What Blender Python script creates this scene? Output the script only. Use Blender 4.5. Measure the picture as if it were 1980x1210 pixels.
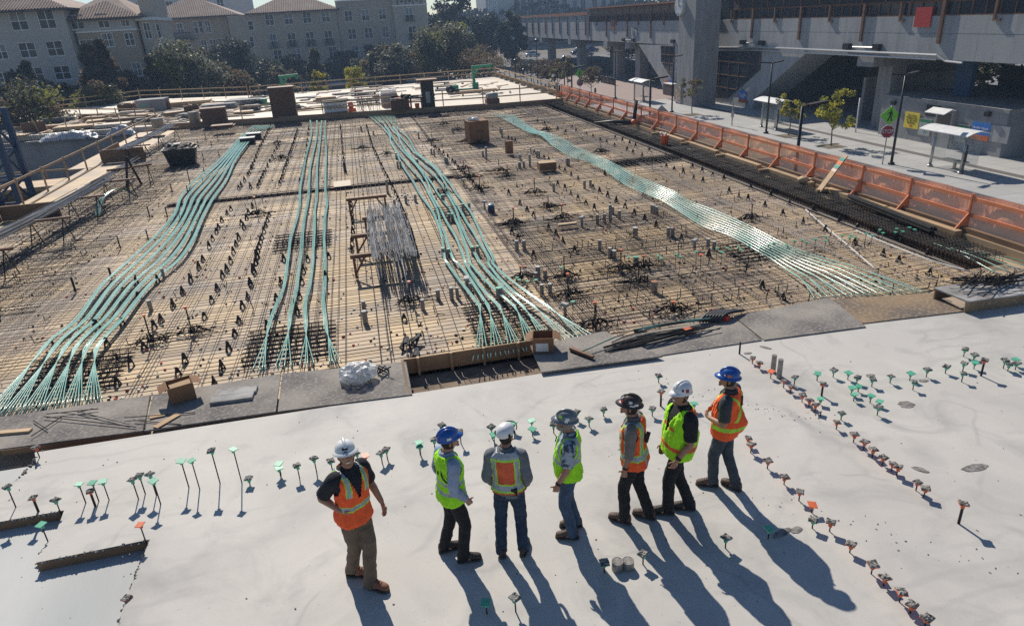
import bpy, bmesh, math, random
from mathutils import Vector, Matrix, noise
R_ = math.radians
sc = bpy.context.scene
for o in list(bpy.data.objects): bpy.data.objects.remove(o)
C = sc.collection
# ------------------------------------------------------------------ camera (site axes: X along the slab edge, Y into the site, Z up, metres)
CAMH = 6.0; F = 1320.0; CX, CY = 990.0, 605.0; SITE = R_(11.5)
_d = Vector((1172-CX, -(3650-CY), -F)).normalized(); _up = -_d
_fw = Vector((0,0,-1)); _fh = (_fw-_up*_fw.dot(_up)).normalized(); _rt = _fh.cross(_up)
_M = Matrix((_rt, _fh, _up))
_S = Matrix(((math.cos(SITE), math.sin(SITE), 0), (-math.sin(SITE), math.cos(SITE), 0), (0,0,1)))
CAMR = _S @ _M
def ray(u, v): return CAMR @ Vector((u-CX, -(v-CY), -F))
EYE = Vector((0,0,CAMH))
def P(u, v, z=0.0):                      # point of the level z seen at photo pixel (u, v)
    r = ray(u, v); return EYE + r*((z-CAMH)/r.z)
def PX(u, v, X): r = ray(u, v); return EYE + r*(X/r.x)
def PY(u, v, Y): r = ray(u, v); return EYE + r*(Y/r.y)
def above(u, v, base):                   # height of the pixel (u, v) straight over a ground point
    r = ray(u, v); return CAMH + r.z*math.hypot(base[0], base[1])/math.hypot(r.x, r.y)
cam = bpy.data.cameras.new('camera'); co = bpy.data.objects.new('camera', cam); C.objects.link(co)
cam.sensor_width = 36; cam.lens = F/1980*36; cam.clip_start = .1; cam.clip_end = 5000
m4 = CAMR.to_4x4(); m4.translation = EYE; co.matrix_world = m4; sc.camera = co
# ------------------------------------------------------------------ light
SUN_EL, SUN_AZ = R_(39), R_(7.0)         # azimuth: sun stands ahead of the camera, slightly left of +Y
w = bpy.data.worlds.new("World"); sc.world = w; w.use_nodes = True
nt = w.node_tree; bg = nt.nodes['Background']
sky = nt.nodes.new('ShaderNodeTexSky'); sky.sky_type = 'NISHITA'; sky.sun_disc = False
sky.sun_elevation = SUN_EL; sky.sun_rotation = -SUN_AZ; sky.air_density = 1.0; sky.dust_density = .1; sky.ozone_density = 2.0
tint = nt.nodes.new('ShaderNodeMix'); tint.data_type = 'RGBA'; tint.blend_type = 'MULTIPLY'; tint.inputs[0].default_value = 1; tint.inputs[7].default_value = (.90,.98,1.10,1)
nt.links.new(sky.outputs[0], tint.inputs[6]); nt.links.new(tint.outputs[2], bg.inputs[0]); bg.inputs[1].default_value = 0.062
sl = bpy.data.lights.new('sun', 'SUN'); sl.energy = 4.2; sl.angle = R_(.53); sl.color = (1, .93, .82)
so = bpy.data.objects.new('sun', sl); C.objects.link(so)
sdir = Vector((-math.sin(SUN_AZ)*math.cos(SUN_EL), math.cos(SUN_AZ)*math.cos(SUN_EL), math.sin(SUN_EL)))
so.rotation_euler = sdir.to_track_quat('Z', 'Y').to_euler(); so.location = (0, 0, 60)
sc.view_settings.view_transform = 'Standard'; sc.view_settings.look = 'None'; sc.view_settings.gamma = 1
sc.view_settings.exposure = 0.36
sc.render.engine = 'CYCLES'; sc.cycles.max_bounces = 6; sc.cycles.transparent_max_bounces = 12
sc.cycles.use_denoising = False
# ------------------------------------------------------------------ materials
MAT = {}
def mat(name, c1, c2=None, scale=4.0, rough=.75, bump=0.0, metal=0.0, detail=6, lo=.35, hi=.65, var=0.0, spec=None, alpha=None, c3=None, s3=30, k3=.5, stretch=None, bscale=None):
    if name in MAT: return MAT[name]
    m = bpy.data.materials.new(name); m.use_nodes = True; n = m.node_tree; b = n.nodes['Principled BSDF']; L = n.links
    b.inputs['Roughness'].default_value = rough; b.inputs['Metallic'].default_value = metal
    if spec is not None: b.inputs['Specular IOR Level'].default_value = spec
    if alpha is not None: b.inputs['Alpha'].default_value = alpha
    m.diffuse_color = (*c1, 1)
    col = None
    tc = n.nodes.new('ShaderNodeTexCoord'); src = tc.outputs['Object']
    if stretch:
        mp = n.nodes.new('ShaderNodeMapping'); mp.inputs['Scale'].default_value = stretch; L.new(src, mp.inputs[0]); src = mp.outputs[0]
    def nz(s, d=detail):
        t = n.nodes.new('ShaderNodeTexNoise'); t.inputs['Scale'].default_value = s; t.inputs['Detail'].default_value = d; L.new(src, t.inputs['Vector']); return t
    if c2 is None: b.inputs['Base Color'].default_value = (*c1, 1)
    else:
        t = nz(scale); r = n.nodes.new('ShaderNodeMapRange'); r.inputs[1].default_value = lo; r.inputs[2].default_value = hi
        L.new(t.outputs[0], r.inputs[0])
        x = n.nodes.new('ShaderNodeMix'); x.data_type = 'RGBA'; x.inputs[6].default_value = (*c1, 1); x.inputs[7].default_value = (*c2, 1)
        L.new(r.outputs[0], x.inputs[0]); col = x.outputs[2]
    if c3 is not None:
        t = nz(s3, 8); r = n.nodes.new('ShaderNodeMapRange'); r.inputs[1].default_value = .5; r.inputs[2].default_value = .62; r.inputs[4].default_value = k3
        L.new(t.outputs[0], r.inputs[0]); x = n.nodes.new('ShaderNodeMix'); x.data_type = 'RGBA'
        if col: L.new(col, x.inputs[6])
        else: x.inputs[6].default_value = (*c1, 1)
        x.inputs[7].default_value = (*c3, 1); L.new(r.outputs[0], x.inputs[0]); col = x.outputs[2]
    if var:
        oi = n.nodes.new('ShaderNodeObjectInfo'); h = n.nodes.new('ShaderNodeHueSaturation'); r = n.nodes.new('ShaderNodeMapRange')
        r.inputs[3].default_value = 1-var; r.inputs[4].default_value = 1+var; L.new(oi.outputs['Random'], r.inputs[0]); L.new(r.outputs[0], h.inputs['Value'])
        if col: L.new(col, h.inputs['Color'])
        else: h.inputs['Color'].default_value = (*c1, 1)
        col = h.outputs[0]
    if col: L.new(col, b.inputs['Base Color'])
    if bump:
        t = nz(bscale or scale*4); bp = n.nodes.new('ShaderNodeBump'); bp.inputs['Strength'].default_value = bump; bp.inputs['Distance'].default_value = .02
        L.new(t.outputs[0], bp.inputs['Height']); L.new(bp.outputs[0], b.inputs['Normal'])
    MAT[name] = m; return m
def brickmat(name, c1, c2, mortar, bw, bh, size=.02, rough=.8, axes='XY', noise_c=None, k=.5, noff=.5):
    m = mat(name, c1, rough=rough); n = m.node_tree; L = n.links; b = n.nodes['Principled BSDF']
    tc = n.nodes.new('ShaderNodeTexCoord'); src = tc.outputs['Object']
    if axes != 'XY':
        sp = n.nodes.new('ShaderNodeSeparateXYZ'); cb = n.nodes.new('ShaderNodeCombineXYZ'); L.new(src, sp.inputs[0])
        L.new(sp.outputs['XYZ'.index(axes[0])], cb.inputs[0]); L.new(sp.outputs['XYZ'.index(axes[1])], cb.inputs[1]); src = cb.outputs[0]
    t = n.nodes.new('ShaderNodeTexBrick'); L.new(src, t.inputs['Vector']); t.inputs['Scale'].default_value = 1
    t.inputs['Color1'].default_value = (*c1, 1); t.inputs['Color2'].default_value = (*c2, 1); t.inputs['Mortar'].default_value = (*mortar, 1)
    t.inputs['Brick Width'].default_value = bw; t.inputs['Row Height'].default_value = bh; t.inputs['Mortar Size'].default_value = size; t.offset = noff
    out = t.outputs[0]
    if noise_c:
        z = n.nodes.new('ShaderNodeTexNoise'); z.inputs['Scale'].default_value = .6; z.inputs['Detail'].default_value = 8; L.new(tc.outputs['Object'], z.inputs['Vector'])
        r = n.nodes.new('ShaderNodeMapRange'); r.inputs[1].default_value = .45; r.inputs[2].default_value = .7; r.inputs[4].default_value = k; L.new(z.outputs[0], r.inputs[0])
        x = n.nodes.new('ShaderNodeMix'); x.data_type = 'RGBA'; x.inputs[7].default_value = (*noise_c, 1); L.new(out, x.inputs[6]); L.new(r.outputs[0], x.inputs[0]); out = x.outputs[2]
    L.new(out, b.inputs['Base Color']); return m
def leafmat(name, c1, c2):
    m = mat(name, c1, c2, scale=1.3, rough=.6, lo=.3, hi=.7); n = m.node_tree; L = n.links; b = n.nodes['Principled BSDF']
    tr = n.nodes.new('ShaderNodeBsdfTranslucent'); mx = n.nodes.new('ShaderNodeMixShader'); mx.inputs[0].default_value = .48
    src = b.inputs['Base Color'].links[0].from_socket; L.new(src, tr.inputs[0])
    L.new(b.outputs[0], mx.inputs[1]); L.new(tr.outputs[0], mx.inputs[2]); L.new(mx.outputs[0], n.nodes['Material Output'].inputs[0]); return m
# ------------------------------------------------------------------ mesh helpers
class MB:
    def __init__(s): s.v = []; s.f = []; s.m = []
    def add(s, vs, fs, mi=0):
        k = len(s.v); s.v += [tuple(p) for p in vs]; s.f += [tuple(i+k for i in f) for f in fs]; s.m += [mi]*len(fs); return s
    def box(s, x0, x1, y0, y1, z0, z1, mi=0):
        return s.add([(x0,y0,z0),(x1,y0,z0),(x1,y1,z0),(x0,y1,z0),(x0,y0,z1),(x1,y0,z1),(x1,y1,z1),(x0,y1,z1)],
                     [(3,2,1,0),(4,5,6,7),(0,1,5,4),(1,2,6,5),(2,3,7,6),(3,0,4,7)], mi)
    def obox(s, c, d, rz=0, rx=0, ry=0, mi=0):
        M = Matrix.Translation(c) @ Matrix.Rotation(rz,4,'Z') @ Matrix.Rotation(ry,4,'Y') @ Matrix.Rotation(rx,4,'X')
        x, y, z = d[0]/2, d[1]/2, d[2]/2
        return s.add([M @ Vector(p) for p in [(-x,-y,-z),(x,-y,-z),(x,y,-z),(-x,y,-z),(-x,-y,z),(x,-y,z),(x,y,z),(-x,y,z)]],
                     [(3,2,1,0),(4,5,6,7),(0,1,5,4),(1,2,6,5),(2,3,7,6),(3,0,4,7)], mi)
    def beam(s, a, b, w, h, mi=0):       # square-sawn bar from a to b
        a, b = Vector(a), Vector(b); d = (b-a).normalized(); up = Vector((0,0,1)) if abs(d.z) < .95 else Vector((0,1,0))
        x = d.cross(up).normalized()*(w/2); y = x.cross(d).normalized()*(h/2)
        return s.add([a-x-y, a+x-y, a+x+y, a-x+y, b-x-y, b+x-y, b+x+y, b-x+y], [(3,2,1,0),(4,5,6,7),(0,1,5,4),(1,2,6,5),(2,3,7,6),(3,0,4,7)], mi)
    def loft(s, rings, mi=0, cap=True, close=True):
        n = len(rings[0]); vs = [p for r in rings for p in r]; fs = []
        for i in range(len(rings)-1):
            for j in range(n if close else n-1):
                k = (j+1) % n; fs.append((i*n+j, i*n+k, (i+1)*n+k, (i+1)*n+j))
        if cap: fs.append(tuple(range(n))[::-1]); fs.append(tuple((len(rings)-1)*n+j for j in range(n)))
        return s.add(vs, fs, mi)
    def tube(s, pts, r, n=6, mi=0, cap=True, flat=1.0):
        pts = [Vector(p) for p in pts]; rings = []; px = None
        for i, p in enumerate(pts):
            d = (pts[min(i+1, len(pts)-1)] - pts[max(i-1, 0)]).normalized()
            if px is None:
                ref = Vector((0,0,1)) if abs(d.z) < .9 else Vector((1,0,0)); px = d.cross(ref).normalized()
            else: px = (px - d*px.dot(d)).normalized()
            py = d.cross(px); rr = r[i] if isinstance(r, (list, tuple)) else r
            rings.append([p + px*(math.cos(2*math.pi*j/n)*rr) + py*(math.sin(2*math.pi*j/n)*rr*flat) for j in range(n)])
        return s.loft(rings, mi, cap)
    def lathe(s, prof, n=16, c=(0,0,0), mi=0, cap=True):
        return s.loft([[(c[0]+r*math.cos(2*math.pi*j/n), c[1]+r*math.sin(2*math.pi*j/n), c[2]+z) for j in range(n)] for r, z in prof], mi, cap)
    def ext(s, poly, vec, mi=0):
        n = len(poly); vec = Vector(vec); vs = [Vector(p) for p in poly]; vs += [p+vec for p in vs]
        return s.add(vs, [tuple(range(n))[::-1], tuple(range(n, 2*n))] + [(i, (i+1) % n, n+(i+1) % n, n+i) for i in range(n)], mi)
    def ball(s, c, r, n=10, m=7, mi=0, M=None):
        rings = []; c = Vector(c)
        for i in range(m+1):
            a = math.pi*(i/m-.5); a = max(-1.5, min(1.5, a))
            ring = [Vector((r[0]*math.cos(a)*math.cos(2*math.pi*j/n), r[1]*math.cos(a)*math.sin(2*math.pi*j/n), r[2]*math.sin(a))) for j in range(n)]
            rings.append([c + (M @ p if M else p) for p in ring])
        return s.loft(rings, mi)
    def mesh(s, name, mats, smooth=False, org=None):
        me = bpy.data.meshes.new(name)
        v = s.v if org is None else [(p[0]-org[0], p[1]-org[1], p[2]-org[2]) for p in s.v]
        me.from_pydata(v, [], s.f)
        for m in (mats if isinstance(mats, (list, tuple)) else [mats]): me.materials.append(m)
        me.polygons.foreach_set('material_index', s.m)
        if smooth: me.polygons.foreach_set('use_smooth', [True]*len(s.f))
        me.update(); return me
    def build(s, name, mats, parent=None, smooth=False, org=None, loc=None):
        o = bpy.data.objects.new(name, s.mesh(name, mats, smooth, org)); C.objects.link(o)
        if parent is not None: o.parent = parent
        if loc is not None: o.location = loc
        return o
def inst(name, me, parent=None, loc=(0,0,0), rz=0, M=None, scale=None):
    o = bpy.data.objects.new(name, me); C.objects.link(o)
    if parent is not None: o.parent = parent
    if M is not None: o.matrix_local = M
    else:
        o.location = loc; o.rotation_euler = (0,0,rz)
        if scale: o.scale = scale if not isinstance(scale, (int, float)) else (scale,)*3
    return o
def thing(name, label, cat, loc=(0,0,0), rz=0, group=None):
    o = bpy.data.objects.new(name, None); C.objects.link(o); o.location = loc; o.rotation_euler = (0,0,rz); o.empty_display_size = .2
    return tag(o, label, cat, group)
def tag(o, label, cat, group=None):
    o['label'] = label; o['category'] = cat
    if group: o['group'] = group
    return o
def struct(o): o['kind'] = 'structure'; return o
def stuff(o): o['kind'] = 'stuff'; return o
def holes(mb, a0, a1, b0, b1, rects, fn, mi=0):     # a rectangle in (a, b) with rectangular holes, as quads
    A = sorted({a0, a1, *[min(max(x, a0), a1) for r in rects for x in r[:2]]}); B = sorted({b0, b1, *[min(max(x, b0), b1) for r in rects for x in r[2:4]]})
    for i in range(len(A)-1):
        j = 0
        while j < len(B)-1:
            ca = (A[i]+A[i+1])/2
            def solid(k): cb = (B[k]+B[k+1])/2; return not any(r[0] < ca < r[1] and r[2] < cb < r[3] for r in rects)
            if not solid(j): j += 1; continue
            k = j
            while k+1 < len(B)-1 and solid(k+1): k += 1
            mb.add([fn(A[i], B[j]), fn(A[i+1], B[j]), fn(A[i+1], B[k+1]), fn(A[i], B[k+1])], [(0,1,2,3)], mi); j = k+1
def text_mesh(body, size, material, depth=.004, align='CENTER'):
    cu = bpy.data.curves.new('lettering', 'FONT'); cu.body = body; cu.size = size; cu.extrude = depth; cu.align_x = align; cu.align_y = 'CENTER'; cu.resolution_u = 2
    o = bpy.data.objects.new('t', cu); C.objects.link(o); dg = bpy.context.evaluated_depsgraph_get()
    me = bpy.data.meshes.new_from_object(o.evaluated_get(dg)); bpy.data.objects.remove(o); bpy.data.curves.remove(cu)
    me.materials.clear(); me.materials.append(material); return me
def fuse(mb, voxel, mats, smooth=3, name='body'):
    me = mb.mesh(name, mats); o = bpy.data.objects.new('t', me); C.objects.link(o)
    r = o.modifiers.new('r', 'REMESH'); r.mode = 'VOXEL'; r.voxel_size = voxel; r.use_smooth_shade = True
    if smooth: k = o.modifiers.new('s', 'SMOOTH'); k.iterations = smooth; k.factor = .5
    dg = bpy.context.evaluated_depsgraph_get(); out = bpy.data.meshes.new_from_object(o.evaluated_get(dg)); out.name = name
    bpy.data.objects.remove(o); bpy.data.meshes.remove(me); return out
def link(name, me, parent, loc=(0,0,0)):
    return inst(name, me, parent, loc)
rnd = random.Random(7)
def U(a, b): return rnd.uniform(a, b)
# wall of text facing -X or -Y
FACE_MX = Matrix(((0,0,-1,0),(-1,0,0,0),(0,1,0,0),(0,0,0,1)))    # lettering plane facing -X (reads left to right for a viewer on the -X side)
FACE_MY = Matrix(((1,0,0,0),(0,0,-1,0),(0,1,0,0),(0,0,0,1)))     # facing -Y
# ------------------------------------------------------------------ common materials
def slab_material():
    m = bpy.data.materials.new('slab_concrete'); m.use_nodes = True; n = m.node_tree; L = n.links; b = n.nodes['Principled BSDF']
    tc = n.nodes.new('ShaderNodeTexCoord')
    def nz(s, det=6, dist=0, rough=.55, vec=None):
        t = n.nodes.new('ShaderNodeTexNoise'); t.inputs['Scale'].default_value = s; t.inputs['Detail'].default_value = det; t.inputs['Distortion'].default_value = dist; t.inputs['Roughness'].default_value = rough
        L.new(vec or tc.outputs['Object'], t.inputs['Vector']); return t.outputs[0]
    def rng(x, a, b, c=0, d=1):
        r = n.nodes.new('ShaderNodeMapRange'); r.inputs[1].default_value = a; r.inputs[2].default_value = b; r.inputs[3].default_value = c; r.inputs[4].default_value = d; L.new(x, r.inputs[0]); return r.outputs[0]
    def mix(f, A, B, mode='MIX'):
        x = n.nodes.new('ShaderNodeMix'); x.data_type = 'RGBA'; x.blend_type = mode
        for s, v in ((0,f),(6,A),(7,B)):
            if isinstance(v, tuple): x.inputs[s].default_value = (*v, 1)
            elif isinstance(v, float): x.inputs[s].default_value = v
            else: L.new(v, x.inputs[s])
        return x.outputs[2]
    def math_(op, a, b):
        x = n.nodes.new('ShaderNodeMath'); x.operation = op
        for i, v in enumerate((a, b)):
            if isinstance(v, float): x.inputs[i].default_value = v
            else: L.new(v, x.inputs[i])
        return x.outputs[0]
    c = mix(rng(nz(.16, 4), .4, .62), (.515,.485,.44), (.45,.432,.402))
    c = mix(rng(nz(.75, 7, 1.2), .42, .66, 0, .6), c, (.57,.54,.49))            # pale dusty patches
    c = mix(rng(nz(.9, 9, 1.2, .6), .52, .72, 0, .62), c, (.32,.315,.302))       # trowel swirls
    c = mix(rng(nz(.5, 8, .4), .56, .70, 0, .6), c, (.30,.292,.28))            # damp stains
    # pour and lap lines: thin wandering arcs
    mp = n.nodes.new('ShaderNodeVectorMath'); mp.operation = 'ADD'; nv = n.nodes.new('ShaderNodeTexNoise'); nv.inputs['Scale'].default_value = .8; L.new(tc.outputs['Object'], nv.inputs['Vector']); L.new(tc.outputs['Object'], mp.inputs[0]); L.new(nv.outputs[1], mp.inputs[1])
    v = n.nodes.new('ShaderNodeTexVoronoi'); v.feature = 'DISTANCE_TO_EDGE'; v.inputs['Scale'].default_value = .42; L.new(mp.outputs[0], v.inputs['Vector'])
    line = rng(v.outputs[0], .003, .022, 1, 0); line = math_('MULTIPLY', line, rng(nz(.9, 3), .46, .58)); c = mix(math_('MULTIPLY', line, .32), c, (.27,.27,.265))
    wv = n.nodes.new('ShaderNodeTexWave'); wv.wave_type = 'RINGS'; wv.inputs['Scale'].default_value = .9; wv.inputs['Distortion'].default_value = 5; wv.inputs['Detail'].default_value = 3; L.new(tc.outputs['Object'], wv.inputs['Vector'])
    arc = math_('MULTIPLY', rng(wv.outputs[1], .78, 1), rng(nz(.35, 3), .5, .62)); c = mix(math_('MULTIPLY', arc, .3), c, (.34,.335,.325))
    c = mix(rng(nz(45, 6), .62, .72, 0, .55), c, (.28,.275,.265)); c = mix(rng(nz(14, 6), .66, .72, 0, .5), c, (.27,.26,.25))
    L.new(c, b.inputs['Base Color']); L.new(rng(nz(.5, 6, .5), .35, .7, .64, .76), b.inputs['Roughness']); b.inputs['Specular IOR Level'].default_value = .32
    bp = n.nodes.new('ShaderNodeBump'); bp.inputs['Strength'].default_value = .12; bp.inputs['Distance'].default_value = .004; L.new(nz(40, 6), bp.inputs['Height']); L.new(bp.outputs[0], b.inputs['Normal'])
    m.diffuse_color = (.5,.49,.46,1); MAT['slab_concrete'] = m; return m
concrete = slab_material()
concrete2 = mat('lower_slab_concrete', (.50,.50,.48), (.38,.39,.38), scale=.8, rough=.7, detail=10, bump=.12, bscale=14, stretch=(1,.25,1))
conc_wall = mat('concrete_wall', (.33,.33,.325), (.24,.245,.25), scale=.5, rough=.85, detail=9, c3=(.19,.19,.19), s3=1.2, k3=.6, stretch=(1,1,.25))
hoist_green = mat('hoist_green', (.035,.26,.14), (.05,.30,.17), scale=5, rough=.5)
conc_rough = mat('rough_concrete', (.30,.28,.26), (.12,.11,.10), scale=14, rough=.95, bump=.6, bscale=40)
ply = brickmat('plywood_deck', (.60,.425,.225), (.43,.32,.215), (.15,.105,.065), 2.44, 1.22, .014, .7, noise_c=(.27,.225,.19), k=.85)
ply_glare = brickmat('sun_glare_plywood', (.68,.59,.47), (.58,.50,.39), (.34,.27,.2), 2.44, 1.22, .012, .7, noise_c=(.5,.45,.4), k=.4)  # far deck plywood, glare of the low-angle sun put into its paler colour
formwood = mat('form_wood', (.23,.135,.07), (.15,.09,.05), scale=1.5, rough=.75, stretch=(1,1,5))
lumber = mat('lumber', (.52,.36,.20), (.38,.25,.14), scale=2, rough=.7, stretch=(.5,1,4), var=.18)
dirty = mat('dirty_board', (.36,.32,.275), (.11,.10,.097), scale=.9, rough=.95, detail=15, lo=.30, hi=.68, c3=(.36,.33,.29), s3=16, k3=.5, bump=.5, bscale=22)
dirty2 = mat('rusty_board', (.30,.20,.11), (.10,.085,.08), scale=.7, rough=.95, detail=15, lo=.34, hi=.68, c3=(.36,.29,.2), s3=14, k3=.6, bump=.4, bscale=22)
cleanboard = mat('grey_board', (.40,.39,.37), (.26,.25,.24), scale=1.4, rough=.9, detail=10, c3=(.16,.14,.13), s3=3, k3=.8, bump=.4, bscale=22)
steel = mat('rebar_steel', (.105,.078,.07), (.065,.05,.046), scale=6, rough=.55, metal=.15)
steel_dark = mat('dark_rebar', (.022,.020,.020), (.04,.034,.031), scale=6, rough=.75, metal=.0, spec=.25)
steel_bright = mat('bare_steel_bars', (.30,.30,.31), (.16,.155,.15), scale=3, rough=.4, metal=.6)
green = mat('green_sheath', (.17,.43,.335), (.27,.51,.42), scale=1.6, rough=.24, spec=.75, c3=(.42,.55,.48), s3=9, k3=.5)
green_cap = mat('green_plastic', (.07,.38,.22), (.12,.45,.30), scale=8, rough=.5)
orange_cap = mat('orange_plastic', (.75,.16,.05), (.62,.13,.05), scale=8, rough=.5)
crust = mat('cement_crust', (.36,.34,.31), (.12,.11,.10), scale=22, rough=.95, lo=.42, hi=.58, bump=.8, bscale=60)
black_plastic = mat('black_plastic', (.018,.018,.02), rough=.55)
galv = mat('galvanised_sleeve', (.34,.33,.31), (.22,.21,.2), scale=6, rough=.5, metal=.5)
cardboard = mat('cardboard', (.24,.125,.06), (.20,.10,.05), scale=3, rough=.85)
cardboard_l = mat('cardboard_light', (.50,.34,.19), (.42,.28,.16), scale=3, rough=.85)
netting = mat('orange_netting', (.95,.40,.21), rough=.7, alpha=.66)
orangewood = mat('orange_tinted_wood', (.82,.29,.13), (.68,.23,.10), scale=2, rough=.8, stretch=(1,1,4))
asphalt = mat('asphalt', (.135,.135,.14), (.10,.10,.105), scale=.5, rough=.9, detail=10)
paving = brickmat('sidewalk_paving', (.42,.415,.40), (.38,.375,.36), (.22,.215,.21), 1.5, 1.5, .02, .85, noise_c=(.30,.29,.28), k=.5, noff=0)
paverband = mat('paver_band', (.15,.13,.12), (.11,.10,.095), scale=6, rough=.9)
plaza = brickmat('plaza_brick', (.36,.27,.235), (.31,.235,.205), (.2,.16,.15), .4, .2, .012, .9)
earth = mat('bare_ground', (.20,.165,.12), (.12,.10,.075), scale=.2, rough=1, detail=10)
white_paint = mat('white_paint', (.72,.72,.70), (.60,.60,.59), scale=3, rough=.6)
glass_dark = mat('dark_glass', (.03,.038,.05), rough=.08, spec=.7)
shelter_glass = mat('clear_glass', (.55,.62,.62), rough=.05, alpha=.18)
alu = mat('brushed_metal', (.45,.45,.44), rough=.35, metal=.8)
pole_black = mat('black_pole', (.015,.015,.017), rough=.4)
brownwood = mat('brown_timber', (.20,.095,.05), (.14,.07,.04), scale=2, rough=.7)
blue_steel = mat('blue_steel', (.012,.05,.12), (.02,.06,.13), scale=2, rough=.45)
plastic_bag = mat('clear_bag', (.80,.80,.78), rough=.34, alpha=.62, spec=.6)
tarp = mat('white_sheeting', (.62,.63,.62), (.5,.5,.5), scale=2, rough=.5)
grey_box = mat('grey_box', (.34,.34,.33), (.28,.28,.27), scale=3, rough=.6)
brown_panel = mat('brown_panel', (.12,.062,.035), (.10,.052,.03), scale=2, rough=.75)
# ------------------------------------------------------------------ ground, road, walks
GZ = -4.0
mb = MB(); mb.add([(-1500,-40,GZ-.03),(1500,-40,GZ-.03),(1500,3000,GZ-.03),(-1500,3000,GZ-.03)], [(0,1,2,3)])
struct(mb.build('ground', earth))
mb = MB(); mb.add([(15.9,5,GZ),(31.4,5,GZ),(31.4,150,GZ),(15.9,150,GZ)], [(0,1,2,3)]); mb.add([(-120,118,GZ-.012),(15.9,118,GZ-.012),(15.9,140,GZ-.012),(-120,140,GZ-.012)], [(0,1,2,3)]); mb.add([(31.4,118,GZ-.012),(120,118,GZ-.012),(120,190,GZ-.012),(31.4,190,GZ-.012)],[(0,1,2,3)])
struct(mb.build('road', asphalt))
mb = MB(); mb.box(31.4,31.6,5,117,GZ-.2,GZ+.13); mb.box(31.6,54,5,78,GZ-.2,GZ+.13)
o = struct(mb.build('sidewalk', paving))
mb = MB(); mb.box(31.6,54,78,117,GZ-.2,GZ+.134)
struct(mb.build('plaza', plaza))
mb = MB(); z = GZ+.134
for x0, x1 in ((35.9,36.5),): mb.add([(x0,5,z),(x1,5,z),(x1,78,z),(x0,78,z)], [(0,1,2,3)])
struct(mb.build('paver_strip', paverband))
mb = MB(); mb.add([(26.5,43,GZ+.004),(31.3,43,GZ+.004),(31.3,52,GZ+.004),(26.5,52,GZ+.004)], [(0,1,2,3)])
struct(mb.build('tan_crossing', mat('tan_paving', (.36,.30,.20), (.30,.26,.19), scale=2, rough=.9)))
mb = MB()
for x in (18.5,20.3,22.1,23.9,25.7): mb.add([(x,36,GZ+.004),(x+.5,36,GZ+.004),(x+.5,40,GZ+.004),(x,40,GZ+.004)], [(0,1,2,3)])
struct(mb.build('road_marking', white_paint))
mb = MB(); mb.add([(-120,140,GZ+.1),(31,140,GZ+.1),(31,146,GZ+.1),(-120,146,GZ+.1)], [(0,1,2,3)]); struct(mb.build('far_sidewalk', paving))
# ------------------------------------------------------------------ foreground slab (finished concrete) and its lower corner
up = [(0,933),(28,930),(72,905)]
poly = [P(*p) for p in up] + [Vector((-5.78,10.75,0)), Vector((13.1,10.62,0)), Vector((40,10.4,0)), Vector((40,-6,0)), Vector((-2.3,-6,0))]
poly += [P(*p) for p in [(228,1215),(236,1180),(262,1112),(290,1042),(70,1087),(77,1068),(108,1030),(124,986),(0,1008)]] + [Vector((-12,7.9,0)), Vector((-12,9.6,0))]
mb = MB(); mb.ext([p - Vector((0,0,.15)) for p in poly], (0,0,.15))
fo = mb.build('slab', [concrete, formwood]); struct(fo)
for f in fo.data.polygons:
    if abs(f.normal.z) < .5: f.material_index = 1
bm = bmesh.new(); bm.from_mesh(fo.data); bmesh.ops.recalc_face_normals(bm, faces=bm.faces); bmesh.ops.triangulate(bm, faces=[f for f in bm.faces if len(f.verts) > 4]); bm.to_mesh(fo.data); bm.free()
mb = MB(); mb.box(-30,40,-6,10.6,-.5,-.152); struct(mb.build('lower_slab', concrete2))
# broken crust along the step edges
mb = MB()
for a, b in [((290,1042),(262,1112)),((262,1112),(236,1180)),((236,1180),(226,1215)),((70,1087),(290,1042)),((77,1068),(108,1030)),((0,1008),(124,986)),((28,930),(85,868))]:
    A, B = P(*a), P(*b); n = int((B-A).length/.035)
    for i in range(n):
        p = A.lerp(B, i/n) + Vector((U(-.015,.015), U(-.015,.015), -.02)); r = U(.012,.035)
        mb.obox(p, (r*1.6, r, r), U(0,3), U(0,1), U(0,1))
stuff(tag(mb.build('broken_edge', conc_rough), 'crumbled grey concrete along the step edge of the slab at lower left', 'rubble'))
# ------------------------------------------------------------------ formwork deck: plywood with beam trenches
DZ = -.30
TR = [(-8,4.2,29.45,29.95), (10.7,14.0,28.2,29.2), (13.9,15.3,13.0,52), (.25,3.1,10.75,12.05)]
mb = MB(); holes(mb, -14.2, 15.6, 10.6, 56.0, TR, lambda a, b: (a, b, DZ))
for x0, x1, y0, y1 in TR:
    b = DZ-(.42 if x0 > 13 else .2 if x0 == .25 else .22)
    mb.add([(x0,y0,b),(x1,y0,b),(x1,y1,b),(x0,y1,b)], [(0,1,2,3)], 1)
    for q in (((x0,y0),(x1,y0)),((x1,y0),(x1,y1)),((x1,y1),(x0,y1)),((x0,y1),(x0,y0))):
        mb.add([(*q[0],b),(*q[1],b),(*q[1],DZ),(*q[0],DZ)], [(0,1,2,3)], 1)
struct(mb.build('formwork_deck', [ply, formwood]))
mb = MB(); mb.box(-14.3,15.7,10.75,56,-4,-.80); mb.box(-14.3,-14.2,10.75,56,-.8,-.25); mb.box(15.6,15.72,10.75,56,-.8,.12); struct(mb.build('deck_soffit', formwood))
# ledge of plywood left of the deck
mb = MB(); mb.box(-14.75,-14.3,20,41.5,-.40,-.29); mb.box(-15.6,-14.3,41.5,56,-.40,-.27); struct(mb.build('deck_ledge', ply))
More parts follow.
